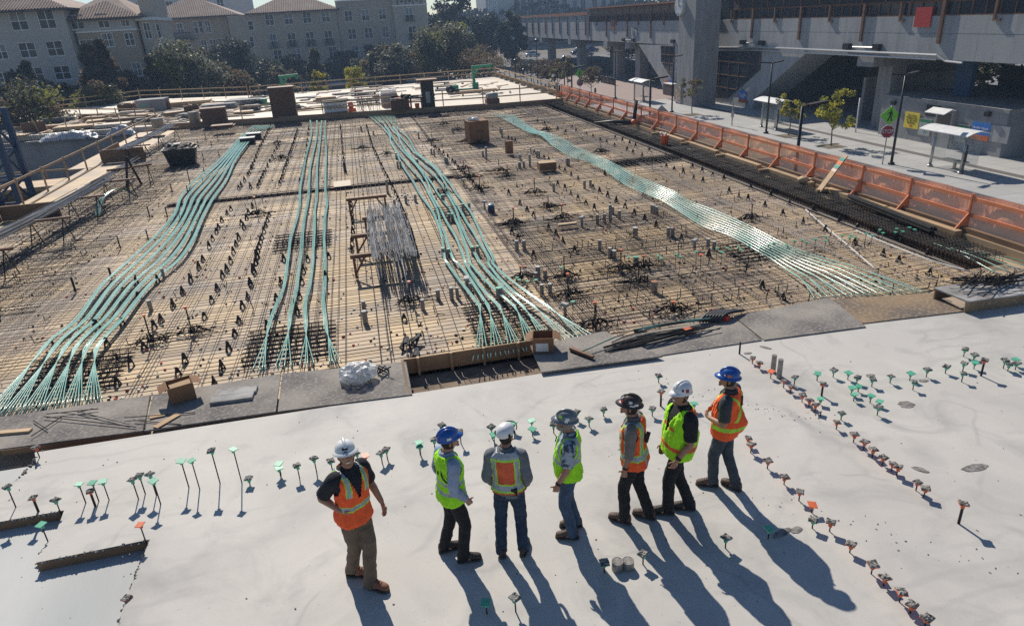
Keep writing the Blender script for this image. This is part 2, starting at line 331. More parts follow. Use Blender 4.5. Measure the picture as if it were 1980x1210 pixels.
# far deck, its near edge runs slightly askew
FE = lambda x: 56.6-(x+14)*.174 if x < 9.6 else 52.49-(x-9.6)*.02
mb = MB(); mb.ext([(-14.2,FE(-14.2),-.3),(9.6,FE(9.6),-.3),(15.75,FE(15.75),-.3),(15.75,77.5,-.3),(-10,76.2,-.3),(-14.2,76.2,-.3)], (0,0,.35))
mb.ext([(-33,57.5,-.3),(-14.2,56.6,-.3),(-14.2,76.2,-.3),(-10,76.2,-.3),(-10,77.5,-.3),(-22,83,-.3),(-33,73,-.3)], (0,0,.346))
struct(mb.build('far_deck', ply_glare))
mb = MB()
for x0, x1, h in ((-14.0,9.6,.14),(9.6,15.7,.09)):
    mb.ext([(x0,FE(x0)-.1,-.29),(x1,FE(x1)-.1,-.29),(x1,FE(x1)-.01,-.29),(x0,FE(x0)-.01,-.29)], (0,0,.29+h))
struct(mb.build('form_wall', mat('form_wall_board', (.33,.21,.12), (.25,.155,.09), scale=1, rough=.75, stretch=(.4,1,3))))
mb = MB(); mb.box(-26,-15.7,56.2,56.6,-4,-.31); mb.ext([(-26,56.2,-4),(-26,56.6,-4),(-33,60,-4),(-33,59.6,-4)],(0,0,3.69)); mb.box(-34,-33.1,59,74,-4,-.31); struct(mb.build('pit_wall', conc_wall))
# ------------------------------------------------------------------ reinforcement mats
def wig(x, k): return noise.noise(Vector((x*.7, k*3.1, 0)))
def mat_bars(name, label, x0, x1, y0, y1, sx, sy, z, d, m, wob=.03, skip=.06):
    t = thing(name, label, 'rebar mat', (x0, y0, z)); bars = []
    y = y0; k = 0
    while y < y1:
        xs = x0 + (U(0, 1.5) if rnd.random() < .3 else 0); xe = x1 - (U(0, 1.5) if rnd.random() < .3 else 0)
        if rnd.random() > skip:
            n = max(2, int((xe-xs)/4)); a = U(-.03, .03)
            bars.append(('cross_bar', y, [(xs+(xe-xs)*i/n, y+a*(i/n-.5)*2+wig(i*.9, k)*wob*.6, z+wig(i, k+50)*.006) for i in range(n+1)]))
        y += sy*U(.75, 1.25); k += 1
    x = x0; k = 0
    while x < x1:
        ys = y0 + (U(0, 6) if rnd.random() < .25 else 0); ye = y1 - (U(0, 8) if rnd.random() < .25 else 0)
        n = max(2, int((ye-ys)/3)); a = U(-.05, .05)
        pts = [(x+a*(i/n-.5)*2+wig(i*.8, k+200)*wob*1.6, ys+(ye-ys)*i/n, z+.02+wig(i, k+90)*.008) for i in range(n+1)]
        bars.append(('long_bar', y0, pts))
        if rnd.random() < .35: bars.append(('long_bar', y0, [(p[0]+U(.05,.07), p[1]+.3, p[2]) for p in pts]))
        x += sx*U(.6, 1.4); k += 1
    for kind in ('cross_bar', 'long_bar'):
        L = sorted([b for b in bars if b[0] == kind], key=lambda b: b[1]); rest = MB()
        for i, b in enumerate(L):
            q = MB() if i < 100 else rest
            q.tube(b[2], d/2, 4, cap=False)
            if i < 100: q.build(kind, m, t, org=(x0, y0, z))
        if rest.v: stuff(rest.build(kind, m, t, org=(x0, y0, z)))
    for i in range(90 if (x1-x0) > 3 else 50):
        x, y = U(x0+.3, x1-.3), y0+(y1-y0)*rnd.random()**1.6; h = U(.12,.30); q = MB(); a = U(0,6.28); L = U(.1,.4); c, s = math.cos(a)*L, math.sin(a)*L
        q.tube([(x+c,y+s,z+.02),(x+c*.3,y+s*.3,z+.04),(x,y,z+.06),(x+U(-.03,.03),y+U(-.03,.03),z+h)], .011, 4); q.build('hook_bar', steel_dark, t, org=(x0, y0, z))
    return t
mat_bars('rebar_mat', 'wide grid of thin rusty rebar over bare plywood around the left tendon bundles', -12.9, 4.05, 12.45, 55.6, .26, .18, DZ+.06, .0145, steel)
mat_bars('rebar_mat', 'denser two layer rebar grid between the middle and right tendon bundles', 3.85, 10.5, 12.2, 55.0, .20, .145, DZ+.06, .0150, steel)
mat_bars('rebar_mat', 'finest rebar mesh on the right beyond the twelve strand tendon group', 10.4, 13.95, 11.9, 54.0, 0.165, .14, DZ+.07, .0150, steel)
mat_bars('rebar_mat', 'upper layer of long close bars at the far left near the bar piles', -12.8, -8.6, 18, 40, .30, .30, DZ+.11, .016, steel_dark)
mat_bars('rebar_mat', 'dark upper bars of the column strip in front of the flat tool box lid', 4.2, 9.5, 12.6, 21, .24, .20, DZ+.12, .0145, steel_dark)
# dense beam cages in the trenches
def cage(label, x0, x1, y0, y1, along='y', step=.16, zt=-.13, m=None, nl=6):
    t = thing('rebar_cage', label, 'rebar cage', ((x0+x1)/2, (y0+y1)/2, -.7)); org = t.location; m = m or steel_dark; zl = -.66 if x0 > 13 else DZ+.015
    a0, a1 = (y0, y1) if along == 'y' else (x0, x1); c0, c1 = (x0, x1) if along == 'y' else (y0, y1)
    n = int((a1-a0)/step); rest = MB()
    f = (lambda a, c, z: (c, a, max(z, zl))) if along == 'y' else (lambda a, c, z: (a, c, max(z, zl)))
    for i in range(n):
        a = a0+(i+.5)*step+U(-.02,.02); q = MB() if i < 100 else rest; c2 = c0+(c1-c0)*.5
        for u0, u1 in ((c0+.04, c2+.05), (c2-.05, c1-.04)):
            q.tube([f(a, u0, zt-U(0,.03)), f(a+.02, u1, zt-U(0,.03)), f(a, u1, -.66), f(a, u0, -.66), f(a, u0, zt)], .008, 4, cap=False)
        if i < 100: q.build('stirrup', m, t, org=org)
    if rest.v: stuff(rest.build('stirrup', m, t, org=org))
    for j in range(nl):
        c = c0+.08+(c1-c0-.16)*j/(nl-1)
        for z in (zt-.03, -.62):
            q = MB(); z = max(z, zl+.03) if zl > -.5 else z; q.tube([f(a0, c, z), f((a0+a1)/2, c+U(-.03,.03), z+.01), f(a1, c, z)], .014, 4, cap=False); q.build('long_bar', m, t, org=org)
    return t
cage('long black rebar cage of close stirrups beside the orange fence', 14.0, 15.25, 13.0, 52, step=.13, zt=-.02, nl=12)
cage('short dark beam cage under the splayed ends of the left tendons', -7.4, -5.4, 13.3, 15.0, 'x', nl=8)
cage('short dark beam cage under the splayed ends of the four parallel tendons', -3.0, -1.1, 13.3, 15.0, 'x', nl=8)
cage('dark cross cage under the four parallel tendons midway back', -3.1, -1.3, 21.3, 22.9, 'x', nl=6)
cage('dark cross cage at the right running from tendons to the black edge cage', 10.7, 14.0, 28.2, 29.2, 'x', step=.2, nl=6)
cage('dark cage beneath the fanned ends of the middle tendon group', 1.8, 3.4, 12.4, 14.9, 'x', nl=8)
cage('dark cage under the right strand group where it dips', 9.3, 10.6, 15.2, 16.6, 'x', step=.2, nl=6)
cage('small dark cage between grey sleeves and the middle tendons', 2.2, 3.4, 22.2, 24.2, 'x', nl=6)
cage('shallow cage in the narrow cross trench across the middle of the deck', -8, 5, 29.4, 30.1, 'x', step=.3, zt=-.3, nl=3)
# ------------------------------------------------------------------ post-tensioning tendons
def smooth_path(pts, k=4):
    out = []
    for i in range(len(pts)-1):
        p0, p1, p2, p3 = pts[max(i-1,0)], pts[i], pts[i+1], pts[min(i+2,len(pts)-1)]
        for j in range(k):
            t = j/k; out.append(.5*((2*p1)+(p2-p0)*t+(2*p0-5*p1+4*p2-p3)*t*t+(3*p1-p0-3*p2+p3)*t**3))
    return out+[pts[-1]]
def tendon(label, group, path, ns, ends=None, sp=.020, starts=None, r=.0110):
    """path: pixels on the tendon level; ends/starts: pixels where each strand lands after splaying"""
    pts = [P(u, v, DZ+.17) for u, v in path]; pts = smooth_path(pts)
    t = thing('tendon_bundle', label, 'tendon', (pts[0].x, pts[0].y, DZ), group=group); org = t.location
    for i in range(ns):
        q = []
        for j, p in enumerate(pts):
            d = (pts[min(j+1,len(pts)-1)]-pts[max(j-1,0)]).normalized(); s = d.cross(Vector((0,0,1))).normalized()
            q.append(p+s*((i-(ns-1)/2)*sp*(1+.35*noise.noise(Vector((j*.21,org.x*3,0))))+.028*noise.noise(Vector((j*.16,org.x*2,1)))+.012*noise.noise(Vector((j*.3,i*5+org.x,2))))+Vector((0,0,.035*math.sin(j*.35+org.x)+.01*noise.noise(Vector((j*.4,i*7,org.x))))))
        if starts: q = smooth_path([P(*starts[i], DZ+.1), P(*starts[i], DZ+.1).lerp(q[0], .55)+Vector((0,0,.03)), q[0], q[2]], 3)[:-3] + q[2:]
        if ends: e = P(*ends[i], DZ+.22); q = q[:-2] + smooth_path([q[-3], q[-1], q[-1].lerp(e, .5)+(q[-1]-q[-4])*.12, e], 3)[3:]
        MB().tube(q, r, 6).build('strand', green, t, True, org=org)
    return t
def zz(pts, ox, oy, s): return [(ox+x/s, oy+y/s) for x, y in pts]
rows = [(256,474,503),(268,462,487),(308,427,456),(345,382,438),(377,351,415),(415,336,395),(460,300,376),(500,255,347),(546,200,291),(612,150,239),(650,108,206),(676,84,187)]
names = ['leftmost','second from left','third from left','third from right','second from right','rightmost']
for i in range(6):
    f = i/5; path = [(a+(b-a)*f, v) for v, a, b in rows]; u0 = -40+i*40
    ends = [(u0+k*8.4-3, 806-(u0+k*8.4)*.13) for k in range(6)]
    st = [(490+i*7+k*1.4, 243) for k in range(6)]
    tendon(f'green tendon bundle, {names[i]} of six down the left of the deck', 'left tendon bundles', path, 6, ends, starts=st)
g2 = [[(440,120),(450,200),(415,350),(395,450),(370,600),(365,700),(345,800),(305,950),(290,1060)],
      [(485,120),(488,200),(460,350),(440,450),(428,600),(420,700),(400,800),(385,950),(377,1060)],
      [(520,120),(515,200),(500,350),(490,450),(485,600),(480,700),(472,800),(466,950),(461,1060)],
      [(548,120),(547,200),(553,350),(550,450),(545,600),(558,700),(545,800),(540,950),(545,1060)]]
g2b = [[(260,200),(235,350),(200,450),(170,550),(142,620)],[(345,200),(325,350),(300,450),(285,550),(273,620)],[(430,200),(405,350),(385,450),(385,550),(386,620)],[(510,200),(505,350),(500,450),(510,550),(520,620)]]
e2 = [[20,60,90,110],[170,200,240,290],[340,380,400,445],[545,565,590,625]]
for i in range(4):
    tendon(f'green tendon bundle, {["left one","second from the left","third from the left","right one"][i]} of four parallel bundles left of bar pile', 'four parallel tendon bundles',
           zz(g2[i],480,200,3.667)+zz(g2b[i],480,450,3.457), 4, [(480+x/3.457, 722-(x/3.457)*.11) for x in e2[i]], sp=.024)
L3 = zz([(960,180),(985,225),(1000,270),(1050,350),(1110,450),(1180,550),(1230,650),(1290,750),(1330,850),(1370,950),(1400,1090)],480,200,3.667)+zz([(1350,200),(1410,300),(1470,400),(1535,490)],480,450,3.457)
R3 = zz([(1060,180),(1105,225),(1140,270),(1195,350),(1330,450),(1430,550),(1490,650),(1560,750),(1600,850),(1650,950),(1750,1090)],480,200,3.667)+zz([(1650,200),(1740,300),(1850,400),(1990,490)],480,450,3.457)
for i in range(7):
    f = i/6; path = [(a[0]+(b[0]-a[0])*f+4*math.sin(i*2.1+j), a[1]+(b[1]-a[1])*f) for j, (a, b) in enumerate(zip(L3, R3))]
    ea = 920+i*35; ends = [(ea+k*10-6, 698-(ea+k*10-920)*.19) for k in range(4)]
    st = [(711+i*8+k*1.8, 224) for k in range(4)]
    tendon(f'green tendon bundle, {["leftmost","second from left","third from left","middle one","third from right","second from right","rightmost"][i]} of seven curving right of the bar pile', 'middle tendon bundles', path, 4, ends, starts=st)
Lw = zz([(0,130),(100,180),(180,225),(260,250),(350,322),(430,370),(500,405),(600,440),(700,490),(800,545),(900,610),(1000,660),(1100,712),(1200,752),(1300,805),(1500,930),(1700,1012),(1900,1130)],980,200,3.96)+zz([(100,800),(200,862),(290,930)],1460,260,3.36)
Up = zz([(40,85),(140,150),(215,205),(300,228),(400,255),(500,310),(580,355),(640,388),(740,425),(850,470),(950,530),(1060,590),(1180,640),(1290,680),(1400,740),(1620,830),(1830,935),(2050,1040)],980,200,3.96)+zz([(260,735),(420,790),(620,855)],1460,260,3.36)
for i in range(9):
    f = i/8; path = [(a[0]+(b[0]-a[0])*f, a[1]+(b[1]-a[1])*f) for a, b in zip(Lw, Up)]
    ea = 1578+i*26; ends = [(ea-2, 578-(ea-1578)*.05), (ea+13, 577-(ea-1578)*.05)]
    st = [(950+i*6+k*2, 221) for k in range(2)]
    tendon(f'green tendon, {["nearest to the camera side","second from the near side","third from the near side","fourth from the near side","middle one","fourth from the fence side","third from the fence side","second from the fence side","closest to the fence"][i]} in the wide shiny group at right', 'right tendon group', path, 2, ends, starts=st, sp=.022, r=.0115)
for i in range(5):
    a, b = P(1806+i*9, 470+i*3, -.15), P(1930+i*22, 530-i*4, -.15)
    q = MB(); pts = smooth_path([a, a.lerp(b,.5)+Vector((0,0,.05)), b]); q.tube(pts, .013, 6)
    tag(q.build('tendon_strand', green, None, True), 'short green strand emerging from the black edge cage near the raised box platform', 'tendon', 'edge strands')
# ------------------------------------------------------------------ small deck fittings (built once, copied)
# bar chairs: bent wire saddles shaped like an A
mb = MB(); 
for s in (-1, 1):
    mb.tube([(s*.055,-.04,0),(s*.025,0,.15),(s*.01,0,.185)], .016, 5); mb.tube([(s*.055,.04,0),(s*.025,0,.15)], .015, 5); mb.tube([(s*.055,-.04,.01),(s*.055,.04,.01)], .012, 4)
mb.tube([(-.03,0,.175),(0,0,.2),(.03,0,.175)], .017, 5); mb.tube([(-.04,0,.08),(.04,0,.08)], .013, 4); mb.box(-.03,.03,-.012,.012,.09,.17)
chair_me = mb.mesh('bar_chair', black_plastic)
ch = zz([(1188,75),(1165,120),(1117,195),(1070,265),(1015,345),(945,430),(1197,410),(1240,315),(1272,245),(1303,170),(1328,135),(1350,85),(1450,295),(1420,350),(1400,435),(1375,510),(1340,600),(1300,710),(1255,800),(1045,745),(1085,670),(770,690),(690,800),(1470,225),(1490,150),(1500,90),(630,575),(845,590),(925,200),(800,210),(810,290),(575,470),(560,460),(720,450),(320,590),(905,470)],0,480,3.024)
ch += zz([(210,385),(285,425),(322,440),(402,500),(445,525),(493,555),(545,585),(660,655),(710,685),(772,720),(837,760),(905,800),(977,850),(1055,890),(1142,945),(1335,1055),(1545,1175),(40,1000),(87,1045),(205,1180),(12,275),(40,290),(65,300),(235,145),(290,165),(320,220),(390,205),(450,235),(500,190),(530,220),(610,245),(660,265),(715,290),(765,310),(825,330),(830,275),(885,300),(940,320),(985,340),(920,365),(965,385),(1035,410),(1090,370),(1220,490),(1280,515),(1350,540),(1420,495),(1430,580),(1500,605),(1495,530),(1575,560),(1660,590),(1700,685),(1775,720),(1845,745),(1865,660),(15,700),(100,775),(155,825),(205,865),(320,965),(375,1010),(430,1065),(520,1140),(390,630),(445,665),(490,700),(545,740),(605,775),(670,820),(750,550),(1050,700)],980,200,3.96)
ch += zz([(62,470),(100,410),(178,525),(222,460),(310,580),(375,510),(455,635),(545,580),(645,715),(660,620),(795,670),(830,790),(930,830),(1130,915),(45,1000),(180,1075),(935,720),(1115,800)],1460,260,3.36)
ch += zz([(65,170),(50,210),(35,260),(15,345),(400,190),(370,265),(360,340),(345,440),(330,540),(540,170),(520,310),(1045,590),(240,190),(220,350),(190,450),(165,560),(130,640)],480,450,3.457)
ch += zz([(1700,905),(1675,960),(1660,995),(1630,1050),(1605,1110),(1740,850),(1770,820),(1850,930),(1830,1040),(1810,1090),(1790,1150),(1830,660),(1850,640),(1875,600),(1900,560),(1930,500),(1920,650),(1905,850),(1935,800),(1890,890),(1870,960)],0,200,3.96)
for seg, n in (([(160,170),(90,310),(10,500)],16),([(350,200),(300,360),(225,580)],22),([(215,300),(130,470),(70,600)],12),([(150,800),(100,960),(60,1090)],9),([(430,190),(410,400),(370,560)],10),([(840,170),(880,310),(950,460),(1060,680),(1150,900),(1200,1090)],34),([(655,170),(680,430),(690,500)],16),([(730,720),(745,880),(735,1050)],9),([(1300,300),(1450,420),(1560,540),(1660,640)],16)):
    pts = [P(*q, DZ) for q in zz(seg,480,200,3.667)]
    for i in range(n):
        f = i/(n-1)*(len(pts)-1); k = min(int(f), len(pts)-2); p = pts[k].lerp(pts[k+1], f-k); ch.append(('w', p))
def deck_zone(p):
    cols = [(-99,-8.2,'left of the left tendons'),(-8.2,-5.6,'among left tendons'),(-5.6,-3.3,'left of the four parallel tendons'),(-3.3,-1.3,'among the four parallel tendons'),(-1.3,2.2,'in the white bar pile strip'),(2.2,4.6,'among middle tendons'),(4.6,9.6,'right of the middle tendons'),(9.6,11.6,'along the right tendons'),(11.6,99,'beside the black cage')]
    rows = [(0,17,'nearest the slab'),(17,24,'in near half'),(24,34,'midway back'),(34,46,'in far half'),(46,99,'at far end')]
    return next(n for a, b, n in rows if a <= p[1] < b)+', '+next(n for a, b, n in cols if a <= p[0] < b)
zd = {}
for c in ch:
    p = c[1] if c[0] == 'w' else P(c[0], c[1], DZ)
    o = inst('bar_chair', chair_me, None, (p.x, p.y, DZ+.005), U(-.5,.5) + (1.2 if rnd.random() < .2 else 0), scale=(1,1,U(.85,1.25)))
    tag(o, 'small black A shaped bar support '+deck_zone(p), 'rebar chair', 'bar chairs on the deck')
# pipe sleeves
mb = MB(); mb.lathe([(.052,0),(.052,1)], 14, cap=False); mb.lathe([(.049,1),(.049,.9)], 14, cap=False); sl_tube = mb.mesh('sleeve_wall', galv, True)
cap_me = MB().lathe([(.054,.985),(.054,1.004),(.03,1.006)], 14).mesh('cap', [mat('sleeve_cap', (.55,.54,.5), (.42,.41,.39), scale=4, rough=.8)])
capg_me = MB().lathe([(.054,.985),(.054,1.004),(.03,1.006)], 14).mesh('cap', [green_cap])
capo_me = MB().lathe([(.054,.985),(.054,1.004),(.03,1.006)], 14).mesh('cap', [mat('rust_cap', (.35,.15,.08), rough=.8)])
boxcap_me = MB().box(-.13,.13,-.07,.07,.80,1.0).mesh('junction_box', grey_box)
sv = [(x,y,h,1,'c') for x,y,h in [(105,440,50),(95,500,50),(132,495,50),(178,490,100),(230,415,50),(248,415,50),(240,490,55),(460,480,60),(475,480,60),(595,655,65),(640,645,60),(360,675,65),(693,925,75),(747,915,70),(792,915,140),(812,850,60),(862,890,70),(1110,835,60),(1128,845,65),(1147,855,65),(1235,1025,75),(1265,1025,75),(1540,1110,75),(1585,1125,70),(80,1135,85),(135,1125,75),(712,1130,85),(788,1185,80)]]
sv += [(983,1025,75,1.5,'c'),(575,945,80,.8,'b'),(1435,1120,80,.8,'b'),(820,1185,60,1.3,'c'),(1270,1020,78,1,'o'),(185,385,50,.6,'b')]
SV = [(P(980+x/3.96,200+y/3.96,DZ),P(980+x/3.96,200+(y-h)/3.96,DZ),980+x/3.96,200+(y-h)/3.96,s,k) for x,y,h,s,k in sv]
sv = [(1062,460,50),(1082,460,50),(1120,710,60),(1188,700,55),(990,640,100),(1320,375,50),(1300,360,40),(1665,380,45),(1690,400,90),(1400,430,50),(1413,430,45),(1905,1050,75),(1957,1045,75),(1040,730,50),(805,200,40),(890,225,30),(1925,395,40),(1928,460,45),(1955,460,50),(1210,250,45),(1450,210,40),(1800,240,60),(1790,215,50),(1540,170,40)]
sv = [(*q,1,'c') for q in sv]+[(*q,1,'g') for q in [(1385,1090,65),(1425,1090,60),(1595,1080,65),(1630,1080,70),(1350,650,50),(1425,840,60),(1450,840,60),(1525,770,60),(1568,755,50)]]+[(1530,590,55,.6,'b'),(1678,755,65,.6,'b'),(1383,705,60,1.4,'g'),(1050,395,45,.7,'b'),(1200,440,45,1.3,'g')]
SV += [(P(480+x/3.667,200+y/3.667,DZ),None,480+x/3.667,200+(y-h)/3.667,s,k) for x,y,h,s,k in sv]
sv = [(775,510,55,1,'c'),(785,605,85,1.2,'c'),(1272,450,70,1,'c'),(1362,450,85,1,'c'),(1400,440,75,.8,'c'),(1170,515,70,.9,'c'),(1465,375,80,.9,'b'),(1490,410,75,.8,'c'),(1597,360,40,.9,'g'),(1680,450,85,1.5,'g')]
SV += [(P(480+x/3.457,450+y/3.457,DZ),None,480+x/3.457,450+(y-h)/3.457,s,k) for x,y,h,s,k in sv]
sv = [(210,300,75,1.3,'c'),(258,320,70,1,'o'),(235,420,75,1,'c'),(290,415,75,1,'c'),(985,400,75,1.5,'o'),(862,215,55,1.3,'g'),(390,560,90,.7,'b'),(195,325,60,.9,'c')]
SV += [(P(980+x/3.458,450+y/3.458,DZ),None,980+x/3.458,450+(y-h)/3.458,s,k) for x,y,h,s,k in sv]
SV += [(P(0+x/3.024,480+y/3.024,DZ),None,x/3.024,480+(y-h)/3.024,s,k) for x,y,h,s,k in [(885,365,65,1,'c'),(290,860,40,1.3,'c'),(960,175,60,.8,'c')]]
for p, _, u, v, s, k in SV:
    h = max(.15, min(.75, above(u, v, p)-DZ)); g = dict(c='grey tin pipe sleeve', g='green topped pipe sleeve', o='rusty capped pipe sleeve', b='square grey outlet box on a stub')[k]
    t = thing('pipe_sleeve', g+', '+deck_zone(p), 'pipe sleeve', (p.x, p.y, DZ), U(0,3), 'sleeves standing in the deck')
    inst('sleeve_wall', sl_tube, t, scale=(s,s,h)); inst('junction_box' if k == 'b' else 'cap', dict(c=cap_me, g=capg_me, o=capo_me, b=boxcap_me)[k], t, scale=(s,s,h))
t = thing('pipe_sleeve', 'dark blue water jug standing on the rebar right of the middle tendons', 'jug', tuple(P(480+1725/3.667, 200+780/3.667, DZ)))
MB().lathe([(.11,0),(.125,.03),(.125,.24),(.1,.27)], 14).build('body', mat('navy_plastic', (.02,.035,.08), rough=.4), t, True); MB().lathe([(.1,.27),(.1,.33),(.04,.345)], 14).build('lid', mat('blue_lid', (.04,.16,.24), rough=.4), t)
t.name = 'water_jug'
# loose spacer blocks and tie scraps lying on the ply
mb = MB()
for i in range(3000):
    x, y = U(-12.5, 13.5), 12.8+42*rnd.random()**1.7; s = U(.015,.04)
    mb.obox((x, y, DZ+.02), (s*1.6, s, s), U(0,3), U(-.4,.4), 0, rnd.choice((0,0,1,1,2)))
stuff(tag(mb.build('deck_litter', [white_paint, steel_dark, mat('red_mark', (.5,.08,.04), rough=.8)]), 'tiny spacers and tie wire scraps scattered over the formwork', 'litter'))
# column starters: a plumb rod with an orange cap over a fan of bent bars
def starter(p, h, cap='o', seed=0, nb=18, rad=.42):
    r = random.Random(seed)
    t = thing('bar_starter', ('orange capped' if cap == 'o' else 'bare')+' rod over fanned black bars '+deck_zone(p), 'column starter', (p.x, p.y, DZ), group='column starter bars')
    MB().tube([(0,0,.05),(0,0,h)], .016, 6).build('rod', steel_dark, t)
    if cap == 'o': MB().lathe([(.018,h-.05),(.03,h-.02),(.045,h),(.045,h+.015)], 8).build('cap', orange_cap, t)
    q = MB()
    for i in range(nb):
        a = r.uniform(0, 6.28); R = rad*r.uniform(.6,1.1); c, s = math.cos(a), math.sin(a); o = r.uniform(-.05,.05); hh = r.uniform(.16,.26)
        q.tube([(c*.03-s*o, s*.03+c*o, .05),(c*.07-s*o, s*.07+c*o, hh),(c*R*.45-s*o, s*R*.45+c*o, hh*.95),(c*R*.8-s*o, s*R*.8+c*o, hh*.5),(c*R-s*o, s*R+c*o, .07)], .010, 4)
    for i in range(nb//2):
        q.tube([(r.uniform(-rad,rad)*1.6, r.uniform(-.2,.2), .09),(r.uniform(-rad,rad)*1.6, r.uniform(-.2,.2), .1)], .010, 4)
    q.build('bar_fan', steel_dark, t)
ST = [(*q,1) for q in zz([(890,560),(1128,510)],0,480,3.024)]
tops = zz([(865,385),(1092,340)],0,480,3.024)
L7 = [((215,700),570),((318,810),705),((422,895),775),((55,940),800),((720,385),300),((1870,900),770),((305,215),170)]
L6 = [((815,330),250),((215,290),225),((1305,280),210),((1385,160),85),((1530,480),405),((1570,540),445),((1780,490),395),((1840,530),435),((1645,620),515),((1885,870),745),((985,370),300),((1395,650),565),((70,800),660),((235,400),340),((1485,200),145),((1550,280),210),((1640,290),250)]
L3b = [((762,265),115),((880,345),195),((913,245),155),((590,640),465),((410,440),275),((385,310),155),((1110,545),470),((95,320),225)]
ALL = [(P(*b,DZ), t) for b, t in zip([q[:2] for q in ST], tops)]
for LL, (ox, oy, s) in ((L7,(980,200,3.96)),(L6,(480,200,3.667)),(L3b,(980,450,3.458)),([((1092,480),325)],(480,450,3.457))):
    ALL += [(P(ox+b[0]/s, oy+b[1]/s, DZ), (ox+b[0]/s, oy+tv/s)) for b, tv in LL]
for i, (p, t) in enumerate(ALL):
    starter(p, max(.3, min(.95, above(t[0], t[1], p)-DZ)), 'o' if i % 4 != 3 else 'n', i)
# plain dark rods on the left of the deck
for (x, y, tx, ty) in [(925,1120,895,1015),(1140,1055,1122,965),(1150,880,1128,785),(1285,880,1275,790),(1322,690,1305,615),(1440,685,1428,625),(1460,630,1448,500),(1562,445,1547,375),(1522,340,1513,280),(1622,330,1612,285),(1672,290,1662,235),(1580,290,1572,230),(1680,410,1677,360),(1565,530,1560,490)]:
    p = P(x/3.96, 200+y/3.96, DZ); h = above(tx/3.96, 200+ty/3.96, p)-DZ
    t = thing('rod_stand', 'dark upright rod on three feet '+deck_zone(p), 'rod', (p.x,p.y,DZ), U(0,2), 'upright rods left of the tendons')
    MB().tube([(0,0,.03),(0,0,h)], .022, 6).build('rod', steel_dark, t); MB().tube([(.12,0,.06),(0,0,.1),(-.07,.1,.06)], .012, 4).tube([(0,0,.1),(-.07,-.1,.06)], .012, 4).build('feet', steel_dark, t)
for (x, y, tx, ty) in [(445,262,402,172),(655,182,625,115),(690,662,684,612)]:
    p = P(x/3.024, 480+y/3.024, DZ); h = above(tx/3.024, 480+ty/3.024, p)-DZ
    t = thing('rod_stand', 'thick dark upright rod on three feet '+deck_zone(p), 'rod', (p.x,p.y,DZ), U(0,2), 'upright rods left of the tendons')
    MB().tube([(0,0,.03),(0,0,h)], .03, 6).build('rod', steel_dark, t); MB().tube([(.14,0,.06),(0,0,.1),(-.09,.1,.06)], .014, 4).tube([(0,0,.1),(-.09,-.1,.06)], .014, 4).build('feet', steel_dark, t)
# ------------------------------------------------------------------ protective stake caps
def capmesh(m, seed):
    q = MB(); r = random.Random(seed); e = .053
    q.loft([[(-e,-e,0),(e,-e,0),(e,e,0),(-e,e,0)],[(-e,-e,.012),(e,-e,.012),(e,e,.012),(-e,e,.012)]])
    q.lathe([(.016,-.06),(.023,-.055),(.025,-.02),(.042,0)], 8); return q.mesh('cap', m)
cg, cor = capmesh(green_cap, 1), capmesh(orange_cap, 2)
def crustmesh(seed):
    r = random.Random(seed); q = MB(); n = 7; e = .055
    vs = [(-e+2*e*i/(n-1)*1.0, -e+2*e*j/(n-1), .013+r.random()*.02*(0 if i in (0,n-1) or j in (0,n-1) else 1)+(r.random()*.008)) for i in range(n) for j in range(n)]
    vs = [(x*r.uniform(.93,1.06), y*r.uniform(.93,1.06), z) for x, y, z in vs]
    q.add(vs, [(i*n+j, (i+1)*n+j, (i+1)*n+j+1, i*n+j+1) for i in range(n-1) for j in range(n-1)])
    for i in range(5): q.obox((r.uniform(-e,e)*.8, r.uniform(-e,e)*.8, .024), (r.uniform(.016,.03),r.uniform(.014,.024),.014), r.uniform(0,3), r.uniform(-.3,.3))
    return q.mesh('cement_crust', crust)
crusts = [crustmesh(i) for i in range(6)]
stake_me = MB().tube([(0,0,-.02),(0,0,1)], .0085, 6).mesh('stake', steel_dark); stake_thick = MB().tube([(0,0,-.02),(0,0,1)], .017, 7).mesh('stake', steel_dark)
def stake(p, h, c, label, group, z0=0, thick=False):
    """c: g green, o orange, G/O with a cement crust, b bare"""
    t = thing('capped_stake' if c != 'b' else 'bare_stake', label, 'stake', (p.x, p.y, p.z), U(0,6.28), group)
    inst('stake', stake_thick if thick else stake_me, t, scale=(1,1,h-.03))
    if c != 'b':
        k = inst('cap', cg if c in 'gG' else cor, t, (0,0,h-.015)); k.rotation_euler = (U(-.14,.14), U(-.14,.14), U(-.5,.5))
        if c in 'GO': inst('cement_crust', rnd.choice(crusts), k)
        if U(0,1) < .3: k.scale = (.9,.9,.9)
CW = dict(g='green cap', o='orange cap', G='crusted green cap', O='crusted orange cap', b='no cap')
def stakes(lst, ox, oy, s, where, group, order):
    cnt = {}
    for q in lst: cnt[q[4]] = cnt.get(q[4], 0)+1
    seen = {}
    ordn = ['first','second','third','fourth','fifth','sixth','seventh','eighth','ninth','tenth','eleventh','twelfth','thirteenth','fourteenth','fifteenth','sixteenth','seventeenth','eighteenth','nineteenth','twentieth','twenty first','twenty second']
    for q in lst:
        tx, ty, bx, by, c = q[:5]; p = P(ox+bx/s, oy+by/s, q[6] if len(q) > 6 else 0); h = max(.1, above(ox+tx/s, oy+ty/s, p)-p.z)
        seen[c] = seen.get(c, 0)+1
        size = 'short' if h < .27 else 'knee high' if h < .5 else 'tall'
        lab = f'{size} stake, {CW[c]}, ' + (f'{ordn[seen[c]-1]} {order}' if cnt[c] > 1 else 'only one') + f' {where}'
        stake(p, h, c, lab, group, thick=len(q) > 5 and bool(q[5]))
A = (0, 810, 3.024)
